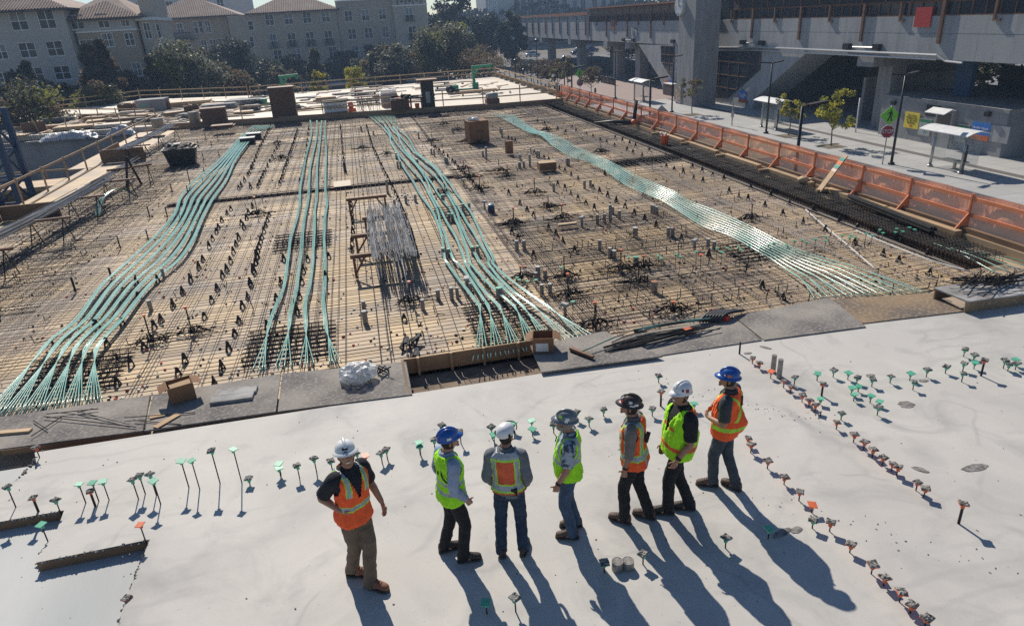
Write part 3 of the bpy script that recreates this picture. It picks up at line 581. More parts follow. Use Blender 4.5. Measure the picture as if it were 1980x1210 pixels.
stakes([(35,395,93,515,'G'),(195,455,225,540,'O',1),(320,470,372,592,'G',0,-.15),(215,160,250,270,'O',0,-.15),(232,615,288,733,'g',0,-.15)], *A, 'by lower left step', 'stakes by the step', 'from the left')
stakes([(462,375,502,490,'g'),(520,420,558,508,'O',1),(530,370,578,480,'g'),(592,362,638,472,'g'),(775,350,810,467,'G'),(803,330,850,437,'G'),(873,320,915,445,'G'),(886,360,940,498,'g')], *A, 'in clusters left of tall four', 'stakes in the left clusters', 'from the left')
stakes([(1050,243,1105,400,'g'),(1117,238,1168,410,'g'),(1238,180,1287,375,'G'),(1352,175,1415,375,'g')], *A, 'of four tall stakes', 'four tall stakes', 'from the left')
stakes([(823,610,870,768,'o',0,-.15),(735,1045,762,1105,'O',0,-.15)], *A, 'beside the notch in the slab', 'stakes at the notch', 'from the far end')
B = (480, 800, 2.952)
stakes([(-56,185,-30,300,'G') if 0 else (0,365,10,402,'G'),(172,305,187,362,'g'),(174,280,186,340,'g'),(277,292,293,365,'G'),(378,250,390,330,'G'),(467,265,480,320,'G'),(620,222,630,292,'G'),(663,235,677,295,'o'),(750,222,765,280,'G'),(785,200,795,257,'G')], *B, 'behind man in khaki trousers', 'stakes behind the leftmost person', 'from the left')
stakes([(968,160,982,232,'g'),(977,180,985,236,'g'),(1052,145,1067,212,'G'),(1095,62,1115,150,'G'),(1110,85,1125,165,'G'),(1208,95,1215,170,'G'),(1378,72,1392,140,'G'),(1392,115,1407,185,'g'),(1508,50,1515,100,'g')], *B, 'behind second and third persons', 'stakes behind the middle persons', 'from the left')
stakes([(1365,1070,1362,1138,'g'),(1515,1045,1527,1128,'G')], *B, 'in the shadows near the bottom edge', 'stakes in the shadows', 'from the left')
D = (980, 700, 2.952)
stakes([(33,345,42,395,'g'),(135,330,143,375,'g'),(143,377,147,422,'g'),(262,352,268,405,'G'),(320,292,328,345,'G'),(395,280,400,330,'G'),(468,320,470,368,'G'),(550,267,552,307,'G'),(835,262,830,307,'G'),(866,75,866,117,'G'),(882,165,878,250,'O',1),(1073,232,1068,275,'g'),(1200,228,1193,300,'o',1)], *D, 'behind the right hand persons', 'stakes behind the right hand persons', 'from the left')
stakes([(1253,998,1247,1060,'G'),(1500,945,1492,1005,'g'),(770,1090,777,1152,'G'),(565,1140,557,1202,'G')], *D, 'among the long shadows on the slab', 'stakes in the long shadows', 'from the right')
E_ = (1400, 800, 2.952)
stakes([(140,135,136,180,'O'),(155,170,152,222,'O'),(258,265,247,312,'O'),(355,357,342,402,'O'),(432,440,427,495,'O'),(510,515,498,562,'o'),(615,615,602,670,'O'),(728,740,717,790,'O'),(852,855,840,912,'O'),(925,930,910,980,'O'),(1010,1010,1000,1072,'O'),(1062,1080,1062,1135,'O'),(1165,1160,1147,1207,'O'),(512,600,503,652,'G')], *E_, 'in near diagonal row', 'near diagonal row of stakes', 'from the far end')
stakes([(648,45,640,87,'O'),(748,115,738,162,'O'),(800,155,795,207,'O'),(855,200,845,247,'O'),(912,245,903,292,'O'),(960,280,955,327,'O'),(1000,300,985,352,'O'),(1105,385,1095,437,'O'),(1150,420,1140,472,'O'),(1373,510,1338,625,'O',1)], *E_, 'in far diagonal row', 'far diagonal row of stakes', 'from the far end')
Q4 = (1400, 500, 3.024)
stakes([(95,480,90,557,'b',1),(170,578,165,612,'O'),(208,607,205,642,'O'),(272,655,272,698,'o'),(348,712,347,754,'O'),(395,745,388,786,'O'),(462,795,455,837,'O'),(500,825,495,866,'O'),(540,850,530,895,'O'),(577,727,570,802,'O',1),(567,880,563,922,'b'),(690,900,683,942,'G')], *Q4, 'in row past the two stubs', 'stakes on the slanting line', 'from dirty boards')
stakes([(420,690,410,737,'G'),(565,815,560,852,'g'),(553,668,543,713,'g'),(640,648,637,693,'G'),(733,663,723,706,'g'),(785,692,775,730,'G'),(872,702,863,747,'G'),(980,685,970,727,'G'),(1098,667,1085,712,'g'),(1112,718,1103,767,'G'),(750,750,743,796,'g'),(790,742,783,779,'g'),(770,790,757,832,'g'),(863,797,853,843,'g'),(912,830,905,864,'g'),(905,865,895,914,'G')], *Q4, 'in scattered field at right', 'scattered field of stakes', 'going right')
stakes([(1195,647,1182,692,'G'),(1303,628,1293,670,'G'),(1412,527,1400,572,'G'),(1468,560,1460,590,'G'),(1470,603,1460,644,'g'),(1410,610,1395,657,'G'),(1397,668,1388,720,'G'),(1520,590,1502,685,'O',1),(1643,590,1632,642,'G'),(1668,615,1658,658,'G'),(1705,585,1697,625,'g'),(1712,608,1702,650,'G')], *Q4, 'at far right of slab', 'stakes at the far right', 'going right')
# thin green capped pins rising from the deck at right
Z8 = [(255,690,250,740),(298,685,300,745),(335,700,330,750),(388,680,385,745),(462,665,458,712),(453,690,450,760),(568,655,555,740),(605,670,605,730),(620,655,617,705),(652,668,640,735),(720,645,710,725),(757,655,748,745),(815,620,797,705),(832,640,820,705),(905,635,900,700),(917,612,910,670),(955,630,947,700),(1008,605,990,680),(1038,618,1020,705),(1072,610,1060,680),(1092,545,1090,585),(1115,540,1110,580),(1180,548,1168,610),(1228,560,1215,610),(1215,580,1200,640),(1290,600,1285,650),(1328,605,1315,680),(1358,608,1340,680),(1410,635,1395,695),(1570,685,1555,765),(90,715,82,780),(125,705,120,750),(215,720,205,770)]
Z3 = [(810,160,815,245),(1015,155,1010,255),(1037,172,1030,270),(1125,143,1125,250),(1157,160,1155,260),(1268,125,1262,235),(1408,105,1400,190),(1438,130,1430,235),(1470,103,1468,170),(1555,95,1545,170),(1565,115,1555,220),(1625,90,1615,180),(1690,100,1685,190),(437,460,443,570),(65,300,70,345),(80,315,85,365),(138,325,140,375),(195,315,197,390),(360,232,363,290)]
cg_s = cg
pts8 = sorted([(ox+a/s, oy+b/s, ox+c/s, oy+d/s) for LL, (ox, oy, s) in ((Z8,(1460,260,3.36)),(Z3,(980,450,3.458))) for a, b, c, d in LL])
for i, (tx, ty, bx, by) in enumerate(pts8):
    p = P(bx, by, DZ); h = above(tx, ty, p)-DZ
    t = thing('capped_pin', 'thin pin with a small green cap '+deck_zone(p), 'stake', tuple(p), U(0,3), 'green capped pins on the deck')
    inst('pin', stake_me, t, scale=(.8,.8,h)); inst('cap', cg, t, (0,0,h), scale=.8)
p = P(980+1293/3.458, 450+245/3.458, DZ); stake(p, .42, 'o', 'thin orange capped pin among green ones on the deck', 'green capped pins on the deck')
# cast-in stubs and patches on the slab
def stub(u, v, h, r, label):
    p = P(u, v, 0); t = thing('concrete_stub', label, 'stub', tuple(p), group='grey stubs in the slab')
    MB().lathe([(r,-.01),(r,h*.5),(r*.97,h)], 14, cap=False).build('sleeve_wall', galv, t, True); MB().lathe([(r*.97,h-.02),(r*.96,h-.004)], 14).build('fill', conc_rough, t)
stub(1400+285/3.024, 500+662/3.024, .33, .045, 'taller grey pipe stub of the pair near the slanting stake line')
stub(1400+321/3.024, 500+697/3.024, .36, .045, 'nearer grey pipe stub of the pair near the slanting stake line')
stub(980+632/2.952, 700+1180/2.952, .12, .07, 'short fat grey stub left one in the long shadow'); stub(980+692/2.952, 700+1172/2.952, .11, .07, 'short fat grey stub right one in the long shadow')
def patch(u, v, a, b, rz, label):
    p = P(u, v, 0); q = MB(); n = 22; r = random.Random(int(u))
    ring = [(a*math.cos(i/n*6.283)*r.uniform(.85,1.1), b*math.sin(i/n*6.283)*r.uniform(.85,1.1), .004) for i in range(n)]
    q.ext([(x, y, -.004) for x, y, _ in ring], (0,0,.010)); o = q.build('rough_patch', conc_rough); o.location = p; o.rotation_euler.z = rz; tag(o, label, 'patch')
patch(1752,782,.13,.10,0,'round rough cast patch standing alone right of the stakes')
patch(1780,908,.11,.05,-.9,'oblong rough patch set in the slab at right'); patch(1885,904,.2,.07,0,'faint rough patch at far right of slab')
patch(1786,736,.09,.05,0,'small rough patch among the far right stakes'); patch(1683,726,.08,.05,0,'small rough ring beside scattered stakes'); patch(1480,672,.11,.04,-.9,'narrow oblong patch by the dirty boards'); patch(1446,683,.08,.04,0,'small rough ring next to the bare stake')
patch(1512,1030,.16,.05,.3,'rough strip in the rightmost shadow'); patch(1540,1024,.09,.05,.3,'rough strip at the edge of the rightmost shadow')

q = MB()
for i in range(420):
    x, y = U(-6,14), U(3.2,10.4)
    if i < 150: k = rnd.choice(((4.7,9.5,1.9,-1.9),(2.9,8.2,4.2,-4.4))); f = rnd.random(); x, y = k[0]+k[2]*f+rnd.gauss(0,.12), k[1]+k[3]*f+rnd.gauss(0,.12)
    s_ = U(.004,.013); q.obox((x,y,s_*.3), (s_*1.8,s_,s_*.7), U(0,3), U(0,.5))
stuff(tag(q.build('concrete_crumbs', conc_rough), 'tiny dark concrete crumbs scattered over the finished slab', 'crumbs'))
# ------------------------------------------------------------------ dirty form boards bridging slab and deck
def board(px, label, m, z=.02, th=.03):
    pts = [P(u, v, z) for u, v in px]; c = sum(pts, Vector())/len(pts)
    q = MB(); q.ext([p-Vector((0,0,th)) for p in pts], (0,0,th))
    bm = bmesh.new(); me = q.mesh('form_board', m, org=c); bm.from_mesh(me); bmesh.ops.recalc_face_normals(bm, faces=bm.faces); bm.to_mesh(me); bm.free()
    o = inst('form_board', me, None, c); tag(o, label, 'board', 'form boards along the slab edge'); return o
board([(-40,812),(292,763),(276,832),(-40,873)], 'darkest grimy board at far left carrying loose bars', dirty, .015)
board([(296,763),(543,722),(533,795),(279,832)], 'grimy board under the open carton and grey plank pieces', dirty, .03)
board([(546,722),(785,699),(797,762),(537,795)], 'grimy grey board under the clear plastic bag', dirty, .02)
board([(1025,668),(1168,640),(1281,688),(1047,719)], 'tilted pale board under the push broom and small carton', dirty, .07)
board([(1150,660),(1416,612),(1473,657),(1262,689)], 'grimy board carrying dark pipe offcuts', dirty, .02)
board([(1419,611),(1604,575),(1674,631),(1477,657)], 'grey board with a dark dirt patch left of the rusty board', dirty, .025)
board([(1607,579),(1798,566),(1868,601),(1640,628)], 'rust yellow board with a dark dirt patch beside the raised platform', dirty2, .02)
for u0, v0, u1, v1 in [(0,872,276,834),(537,797,797,764)]:
    a, b = P(u0, v0, 0), P(u1, v1, 0); q = MB(); q.beam(a+Vector((0,.04,-.05)), b+Vector((0,.04,-.05)), .05, .10); tag(q.build('edge_plank', formwood), f'brown plank on edge under the grimy board {"at far left" if u0 == 0 else "with the plastic bag"}', 'plank')
# recess in the board row: brown bulkhead with dowels
t = thing('bulkhead', 'brown plywood bulkhead with studs and strands poking through in the gap between boards', 'formwork', (1.5, 12.0, -.3))
org = t.location
q = MB(); q.box(.25,3.1,12.05,12.08,-.49,.02); q.build('panel', mat('bulkhead_ply', (.44,.26,.13), (.34,.20,.10), scale=1.5, rough=.75), t, org=org)
q = MB(); q.box(.2,.25,10.72,12.08,-.33,.02); q.box(3.1,3.15,10.72,12.08,-.33,.02); q.build('side_panel', formwood, t, org=org)
for x in (.5,1.15,1.8,2.5): q = MB(); q.box(x,x+.05,11.97,12.045,-.33,.05); q.build('stud', lumber, t, org=org)
for k in range(14):
    x = .42+k*.19+U(-.05,.05); q = MB(); q.tube([(x+.12+U(0,.1),10.80,U(-.22,-.05)),(x,11.5,-.3+U(0,.1)),(x-.02,12.05,-.28)] if k % 3 else [(x,10.95,.05),(x-.15,11.7,-.45)], .006, 5); q.build('strand', steel, t, org=org)
t.name = 'bulkhead'
struct(MB().box(.26,3.09,10.76,12.04,-.62,-.37).build('recess_floor', mat('recess_brown', (.28,.21,.15), (.16,.12,.09), scale=3, rough=1)))  # mottled brown-grey floor of the recess
# ------------------------------------------------------------------ cartons, bag, broom and offcuts on the boards
def carton(loc, d, rz, label, m=None, flaps=True, open_=True, name='carton', label_patch=False, contents=None):
    t = thing(name, label, 'carton', loc, rz); m = m or cardboard; x, y, h = d[0]/2, d[1]/2, d[2]; th = .012
    q = MB(); q.box(-x,x,-y,-y+th,0,h); q.box(-x,x,y-th,y,0,h); q.box(-x,-x+th,-y+th,y-th,0,h); q.box(x-th,x,-y+th,y-th,0,h); q.box(-x+th,x-th,-y+th,y-th,.002,.014)
    if not open_: q.box(-x+th,x-th,-y+th,y-th,h-.014,h-.001)
    q.build('box', m, t)
    if flaps and open_:
        for s in (-1, 1):
            q = MB(); q.add([(s*x,-y+.01,h),(s*x,y-.01,h),(s*(x+.14),y-.02,h-.06),(s*(x+.14),-y+.02,h-.06)], [(0,1,2,3)]); q.add([(s*x,-y+.01,h+.006),(s*x,y-.01,h+.006),(s*(x+.14),y-.02,h-.054),(s*(x+.14),-y+.02,h-.054)], [(0,1,2,3)]); q.build('flap', m, t)
    if label_patch: q = MB(); q.box(-x+.06,x-.1,-y-.003,-y-.001,h*.1,h*.66); q.build('paper_label', white_paint, t)
    if contents: q = MB(); q.obox((0.02,-.02,h*.82), (d[0]*.86, d[1]*.55, .03), .1, .12); q.build('contents', contents, t)
    return t
p = P(350,776,.04); carton((p.x,p.y+.15,.035), (.42,.36,.32), .35, 'small open brown carton with a light board inside, on the left grimy boards', contents=cardboard_l)
p = P(1054,678,.09); carton((p.x,p.y+.12,.085), (.40,.38,.30), -.28, 'small open brown carton with a paper label beside the broom', label_patch=True)
p = P(926,275,DZ+.1); t = carton((p.x,p.y+.4,DZ+.08), (1.12,.95,1.15), .1, 'tall brown carton standing on the rebar with plastic stuffed in its top', flaps=False, open_=False, name='tall_carton')
q = MB()
for i in range(9): q.ball((U(-.35,.1),U(-.25,.1),1.16+U(0,.1)), (U(.1,.2),U(.08,.16),U(.06,.12)), 7, 5)
q.build('plastic_stuffing', plastic_bag, t, True); q = MB(); q.box(-.1,.3,-.482,-.478,.55,.62); q.build('dark_print', brown_panel, t)
p = P(985,297,DZ+.08); carton((p.x,p.y,DZ+.08), (.32,.25,.62), .2, 'narrow upright brown box standing on the rebar right of the tall carton', flaps=False, open_=False, name='narrow_box')
p = P(1060,330,DZ+.08); t = carton((p.x,p.y+.2,DZ+.09), (.75,.5,.33), -.05, 'flat wide carton with a pale lid lying right of the middle tendons', m=cardboard, flaps=False, open_=False, name='flat_carton')
q = MB(); q.box(-.39,.39,-.27,.27,.331,.345); q.build('lid', cardboard_l, t); q = MB(); q.box(.378,.384,-.2,.2,.05,.3); q.build('blue_end', mat('blue_tape', (.05,.12,.3), rough=.6), t)
p = P(1097,437,DZ+.08); q = MB(); q.obox((0,0,.06), (.62,.14,.07)); tag(q.build('timber_block', lumber, None, loc=(p.x,p.y,DZ+.08)), 'short light timber block lying on the mat right of the middle tendons', 'timber')
# plywood offcut over the cross trench
p = P(662,357,DZ+.12); q = MB(); q.obox((0,0,0), (.72,1.0,.02), .03, .03); tag(q.build('plywood_offcut', mat('pale_ply', (.62,.52,.38), (.56,.46,.33), scale=2)), 'pale square of plywood bridging the cross trench between the tendon groups', 'plywood', None).location = (p.x, p.y, DZ+.16)
# clear plastic bag
p = P(694,742,.02); t = thing('plastic_bag', 'crumpled clear plastic bag full of fittings on the grimy board', 'bag', (p.x,p.y+.15,.02))
q = MB()
n, m_ = 56, 30
for i in range(m_+1):
    a = math.pi*(i/m_-.5)
    for j in range(n):
        b = 2*math.pi*j/n; d = Vector((math.cos(a)*math.cos(b), math.cos(a)*math.sin(b), math.sin(a)))
        k = 1+.26*noise.noise(d*2.3)+.20*abs(noise.noise(d*4.0))+.05*abs(noise.noise(d*9))
        q.v.append((d.x*.31*k, d.y*.24*k, max(0, .14+d.z*.19*k)))
q.f = [(i*n+j, i*n+(j+1)%n, (i+1)*n+(j+1)%n, (i+1)*n+j) for i in range(m_) for j in range(n)]; q.m = [0]*len(q.f)
q.build('film', plastic_bag, t)
q = MB()
for i in range(30): q.obox((U(-.2,.2),U(-.15,.15),U(.05,.25)), (U(.03,.12),.03,.03), U(0,3), U(0,3))
q.build('contents', grey_box, t)
p = P(745,722,.03); t = thing('loose_chairs', 'small heap of black bar chairs right of the plastic bag', 'heap', (p.x,p.y,.025)); q = MB()
for i in range(5): q.tube([(U(-.15,.15),U(-.1,.1),.02),(U(-.15,.15),U(-.1,.1),.16),(U(-.15,.15),U(-.1,.1),.02)], .014, 5)
q.build('chairs', black_plastic, t)
for (u, v, g) in ((785,680,0),(795,672,1),(803,705,0)):
    p = P(u-0, v, DZ); t = tag(inst('fallen_chair', chair_me, None, (p.x,p.y,DZ+.08), 1.2), f'fallen black bar chair near the gap in the boards, {"middle" if u==795 else "farthest" if u==785 else "nearest"} of three', 'rebar chair'); t.rotation_euler = (1.2, .3, U(0,3)); t.scale = (1.7,1.7,1.7)
# broom
a, b, c = P(1103,676,.09), P(1147,693,.09), P(1228,636,.2)
t = thing('push_broom', 'push broom with black head and green wooden handle lying on the tilted board', 'broom', tuple((a+b)/2)); org = t.location
q = MB(); q.beam(a+Vector((0,0,.03)), b+Vector((0,0,.03)), .07, .05); q.build('head', brownwood, t, org=org)
q = MB(); n = 40
for i in range(n):
    pt = a.lerp(b, i/n); q.tube([pt+Vector((0,0,.01)), pt+Vector((-.03+U(-.02,.02),-.05+U(-.02,.02),-.03))], .008, 4)
q.build('bristles', black_plastic, t, org=org)
q = MB(); mid = (a+b)/2; q.tube([mid+Vector((0,0,.05)), mid.lerp(c,.62)+Vector((0,0,.03))], .013, 7); q.build('handle', mat('green_handle', (.05,.22,.16), rough=.5), t, True, org=org)
q = MB(); q.tube([mid.lerp(c,.62)+Vector((0,0,.03)), c], .014, 7); q.build('grip', lumber, t, True, org=org)
# pipe offcuts and tools along the board edge
t = thing('pipe_offcuts', 'bundle of dark and green plastic pipe offcuts along the board edge right of the broom', 'pipes', tuple(P(1300,640,.03))); org = t.location
for i in range(26):
    u = 1165+U(0,60); a = P(u, 668-(u-1165)*.1+U(-8,14), .06+U(0,.05)); u2 = u+U(60,210); b = P(u2, 655-(u2-1200)*.13+U(-8,8), .05+U(0,.08))
    if i < 8: a = P(1225+U(0,20), 640+U(-3,3), .1+U(0,.05)); b = P(1350+U(0,30), 618+U(-3,3), .08+U(0,.05))
    q = MB(); q.tube(smooth_path([a, a.lerp(b,.5)+Vector((0,U(-.06,.06),.03)), b], 3), .012, 5); q.build('pipe', green if i < 8 and i % 2 else steel_dark, t, True, org=org)
t = thing('cable_coil', 'black coil of cable with hand tools at the right end of the pipe offcuts', 'cable', tuple(P(1372,605,.03))); org = t.location; q = MB()
for i in range(7):
    u0 = 1352+i*6; q.tube(smooth_path([P(u0,622,.06), P(u0+18,606,.16), P(u0+50,600,.07)], 3), .035, 6)
q.build('coil', black_plastic, t, True, org=org)
q = MB(); a = P(1404,615,.08); q.obox(a, (.12,.1,.1), .4); q.build('red_box', mat('red_plastic', (.55,.05,.02), rough=.5), t, org=org)
p = P(1329,642,.05); q = MB(); q.obox((0,0,.04), (.16,.12,.08), .3); q.obox((.1,.02,.03), (.1,.05,.05), .3); tag(q.build('measuring_tool', orange_cap, None, loc=tuple(p)), 'small bright orange tool lying below the pipe offcuts', 'tool')
t = thing('loose_bars', 'loose thin bars thrown across the grimy boards at far left', 'bars', tuple(P(150,800,.03))); org = t.location
for a, b in [((90,800),(190,790)),((110,797),(190,805)),((85,805),(262,825)),((150,795),(250,820)),((60,843),(120,805)),((65,813),(92,830)),((240,807),(377,797)),((260,812),(350,820)),((290,765),(280,828)),((180,790),(150,797))]:
    q = MB(); q.tube([P(*a,.045+U(0,.02)), P(*b,.04+U(0,.02))], .009, 5); q.build('bar', steel_dark if U(0,1) < .6 else steel, t, org=org)
p0, p1 = P(-10,838,.03), P(60,832,.03); q = MB(); q.beam(p0, p1, .1, .05); tag(q.build('plank', lumber), 'short brown plank on the darkest board at far left', 'plank')
for (a, b, l) in (((408,775),(490,764),'nearer grey plank piece right of the open carton'),((418,762),(497,752),'farther grey plank piece right of the open carton')):
    q = MB(); q.beam(P(*a,.06), P(*b,.06), .22, .05); tag(q.build('plank_piece', cleanboard), l, 'plank')
for a, b, l in (((300,826),(345,800),'longer cardboard strip beside the open carton'),((290,806),(320,800),'shorter cardboard strip beside the open carton')):
    q = MB(); q.beam(P(*a,.05), P(*b,.05), .12, .01); tag(q.build('cardboard_strip', cardboard_l), l, 'cardboard')
# ------------------------------------------------------------------ raised box platform at right
t = thing('box_platform', 'raised plywood box platform open at its left end at the right edge', 'platform', (13.5,11,0)); org = t.location
A, B, Cc, D_ = P(1872,583,.26), P(1806,556,.26), P(2120,505,.26), P(2190,540,.26)
q = MB(); q.ext([A-Vector((0,0,.03)), D_-Vector((0,0,.03)), Cc-Vector((0,0,.03)), B-Vector((0,0,.03))], (0,0,.03)); q.build('lid', cleanboard, t, org=org)
for a, b in ((A, D_), (B, Cc)):
    q = MB(); i = Vector((0,.03 if a is A else -.03,0)); a0, b0 = Vector((a.x,a.y,.002))+i, Vector((b.x,b.y,.002))+i; q.ext([a0, b0, b0+Vector((0,0,.226)), a0+Vector((0,0,.226))], (0,.03 if a is A else -.03,0)); q.build('side', dirty2, t, org=org)
t = thing('bar_offcuts', 'tangled pile of dark bent bar offcuts on the raised platform', 'bars', tuple(P(1900,545,.27))); org = t.location
for i in range(55):
    c = P(1900+U(-45,60), 542+U(-10,8), .28+U(0,.16)); a = U(-.35,.55); L = U(.2,.42)
    d = Vector((math.cos(a), math.sin(a), U(-.1,.1)))*L; q = MB(); q.tube([c-d, c+d, c+d*1.05+Vector((U(-.1,.1),U(-.1,.1),U(-.05,.1)))], .011, 5); q.build('bar', steel_dark, t, org=org)
# ------------------------------------------------------------------ bar pile on low trestles between the tendon groups
tz = .35
def trestle(u0, v0, u1, v1, label):
    a, b = P(u0, v0, tz), P(u1, v1, tz); b.y = a.y = (a.y+b.y)/2
    t = thing('trestle', label, 'trestle', (a.x, a.y, DZ), group='brown trestles'); org = t.location
    q = MB(); q.beam(a, b, .1, .1); q.build('beam', brownwood, t, org=org)
    for p in (a.lerp(b,.06), a.lerp(b,.94)):
        q = MB(); q.beam(p-Vector((0,0,.05)), Vector((p.x,p.y,DZ+.03)), .07, .07); q.build('leg', brownwood, t, org=org)
    q = MB(); q.beam(a.lerp(b,.06)-Vector((0,0,.5)), a.lerp(b,.25)-Vector((0,0,.06)), .05, .05); q.build('brace', brownwood, t, org=org)
    q = MB(); q.beam(a.lerp(b,.94)-Vector((0,0,.5)), a.lerp(b,.75)-Vector((0,0,.06)), .05, .05); q.build('brace', brownwood, t, org=org)
trestle(669,386,748,379,'empty brown trestle farthest back, behind the bar pile')
trestle(700,423,788,414,'second brown trestle from the back under the far end of the white bars')
trestle(681,455,790,448,'third brown trestle from the back under the middle of the white bars')
trestle(677,497,782,484,'nearest brown trestle carrying the front of the bar pile')
t = thing('bar_pile', 'pile of pale grey steel bars lying lengthwise across the brown trestles', 'bar pile', tuple(P(745,450,tz))); org = t.location
ctr = P(748,497,tz+.07); far = P(745,405,tz+.07)
for i in range(100):
    f = U(-.62,.62); h = tz+.075+U(0,.12)*(1-abs(f)*.8); y0 = ctr.y-U(-.4,.5)-(2.4*U(0,1) if U(0,1) < .12 else 0); y1 = far.y+U(-.5,.6)
    x = (ctr.x+far.x)/2+.1+f; q = MB(); q.tube([(x+U(-.04,.04),y0,h-(.12 if y0 < ctr.y-.6 else 0)),(x+U(-.04,.04),(y0+y1)/2,h),(x+U(-.08,.08),y1,h)], .011, 4); q.build('bar', steel_bright, t, org=org)
# ------------------------------------------------------------------ left bar piles on racks
def rack(p, w, label, rz=0):
    t = thing('bar_rack', label, 'rack', (p.x,p.y,DZ), rz, 'bar racks at the left edge')
    q = MB(); q.beam((-w/2,0,.85), (w/2,0,.85), .09, .07); q.build('beam', brownwood, t)
    for s in (-1,1):
        q = MB(); q.tube([(s*w*.32,0,.83),(s*w*.32-.12,-.25,0)], .02, 5); q.tube([(s*w*.32,0,.83),(s*w*.32+.12,.25,0)], .02, 5); q.tube([(s*w*.32-.06,-.12,.42),(s*w*.32+.06,.12,.42)], .015, 4); q.build('leg', steel_dark, t)
def barpile(a, b, n, w, label, m=(steel_bright, steel_dark)):
    t = thing('bar_pile', label, 'bar pile', tuple(a)); org = t.location; d = (b-a).normalized(); s = d.cross(Vector((0,0,1)))
    for i in range(n):
        f = U(-w,w); e0 = a+s*f+d*U(-.8,1.6)+Vector((0,0,U(0,.12))); e1 = b+s*(f*.8+U(-.1,.1))+d*U(-2,.8)+Vector((0,0,U(0,.12)))
        q = MB(); q.tube([e0, e0.lerp(e1,.5)+s*U(-.06,.06)-Vector((0,0,.05)), e1], .013, 4); q.build('bar', m[0] if U(0,1) < .55 else m[1], t, org=org)
a, b = P(-130,520,.55), P(205,350,.55); barpile(a, b, 60, .38, 'long grey and black bar pile on racks along the left edge of the deck')
for i, (u, v) in enumerate(((-30,490),(90,428),(160,385),(225,352))):
    p = P(u, v, .5); rack(p, 1.5, ['nearest bar rack at the lower left','second bar rack from the near end at left','third bar rack from the near end at left','farthest rack of the near bar pile beside the green arch'][i], .1)
a, b = P(243,288,.5), P(334,243,.5); barpile(a, b, 45, .42, 'shorter grey bar pile on racks beside the left guard rail farther back')
for i, (u, v) in enumerate(((262,286),(290,268),(322,252))): rack(P(u, v, .45), 1.6, ['near rack of the shorter bar pile','middle rack of the shorter bar pile','far rack of the shorter bar pile'][i])
a, b = P(160,370,.4), P(262,310,.5); barpile(a, b, 22, .2, 'thin bar bundle leaning from the racks up to the dark A frame')
# A frame
p = P(260,360,DZ); t = thing('a_frame', 'dark A frame stand with a crossbar left of the waste hopper', 'stand', (p.x,p.y,DZ), .2)
for x0, x1, y0 in ((-.3,0,-.2),(.3,0,.2)): q = MB(); q.beam((x0,y0,0), (x1,0,1.35), .1, .08); q.build('leg', steel_dark, t)
q = MB(); q.beam((-.95,0,.85), (.95,0,.9), .09, .09); q.build('crossbar', brownwood, t)
q = MB(); q.tube([(.7,-.3,0),(.75,0,.88),(.8,.3,0)], .02, 5); q.build('support', steel_dark, t)
# green arch of bent strands
a, b, c = P(184,422,DZ), P(218,372,.2), P(262,380,DZ+.05); t = thing('bent_tendon', 'bent arch of green sheathed strands with dark end at the left of the deck', 'tendon', tuple(a)); org = t.location
for i in range(7):
    o_ = Vector((.035*i,0.02*i,0)); q = MB(); q.tube(smooth_path([a+o_, a.lerp(b,.5)+Vector((-.15,0,.22))+o_, b+Vector((.1,0,.12))+o_*.6, b.lerp(c,.55)+Vector((0,0,.2))+o_*.3, c+o_*.2], 5), .016, 6); q.build('strand', green if i < 5 else steel_dark, t, True, org=org)
# waste hopper
p = P(352,322,DZ); t = thing('waste_hopper', 'black ribbed waste hopper heaped with scrap on the left of the deck', 'hopper', (p.x,p.y+.45,DZ), .1)
q = MB(); q.loft([[(-.62,-.42,.05),(.62,-.42,.05),(.62,.42,.05),(-.62,.42,.05)],[(-.8,-.55,.85),(.8,-.55,.85),(.8,.55,.85),(-.8,.55,.85)]]); q.build('bin', black_plastic, t)
q = MB(); 
for s in (-1,1): q.box(-.84,.84,s*.57-.04,s*.57+.04,.84,.92); q.box(s*.82-.04,s*.82+.04,-.55,.55,.84,.92)
q.build('rim', black_plastic, t)
q = MB()
for i in range(7): x = -.55+i*.18; q.beam((x,-.46,.12), (x*1.25,-.56,.8), .03, .03)
q.build('ribs', black_plastic, t)
q = MB()
for i in range(60): q.obox((U(-.65,.65),U(-.42,.42),.9+U(0,.22)), (U(.1,.5),U(.04,.2),.03), U(0,3), U(-.5,.5), U(-.4,.4), rnd.choice((0,1,2)))
q.build('scrap', [lumber, steel_dark, plastic_bag], t)
# grey junction pallets by the left tendons
for i, (u, v, l) in enumerate(((480,277,'nearer grey anchor box beside the far end of the left tendons'),(492,268,'farther grey anchor box beside the far end of the left tendons'))):
    p = P(u, v, DZ+.05); t = thing('anchor_box', l, 'box', (p.x,p.y,DZ+.06)); q = MB(); q.box(-.42,.42,-.3,.3,0,.3); q.build('body', steel_dark, t); q = MB(); q.box(-.45,.45,-.33,.33,.301,.345); q.build('lid', grey_box, t)
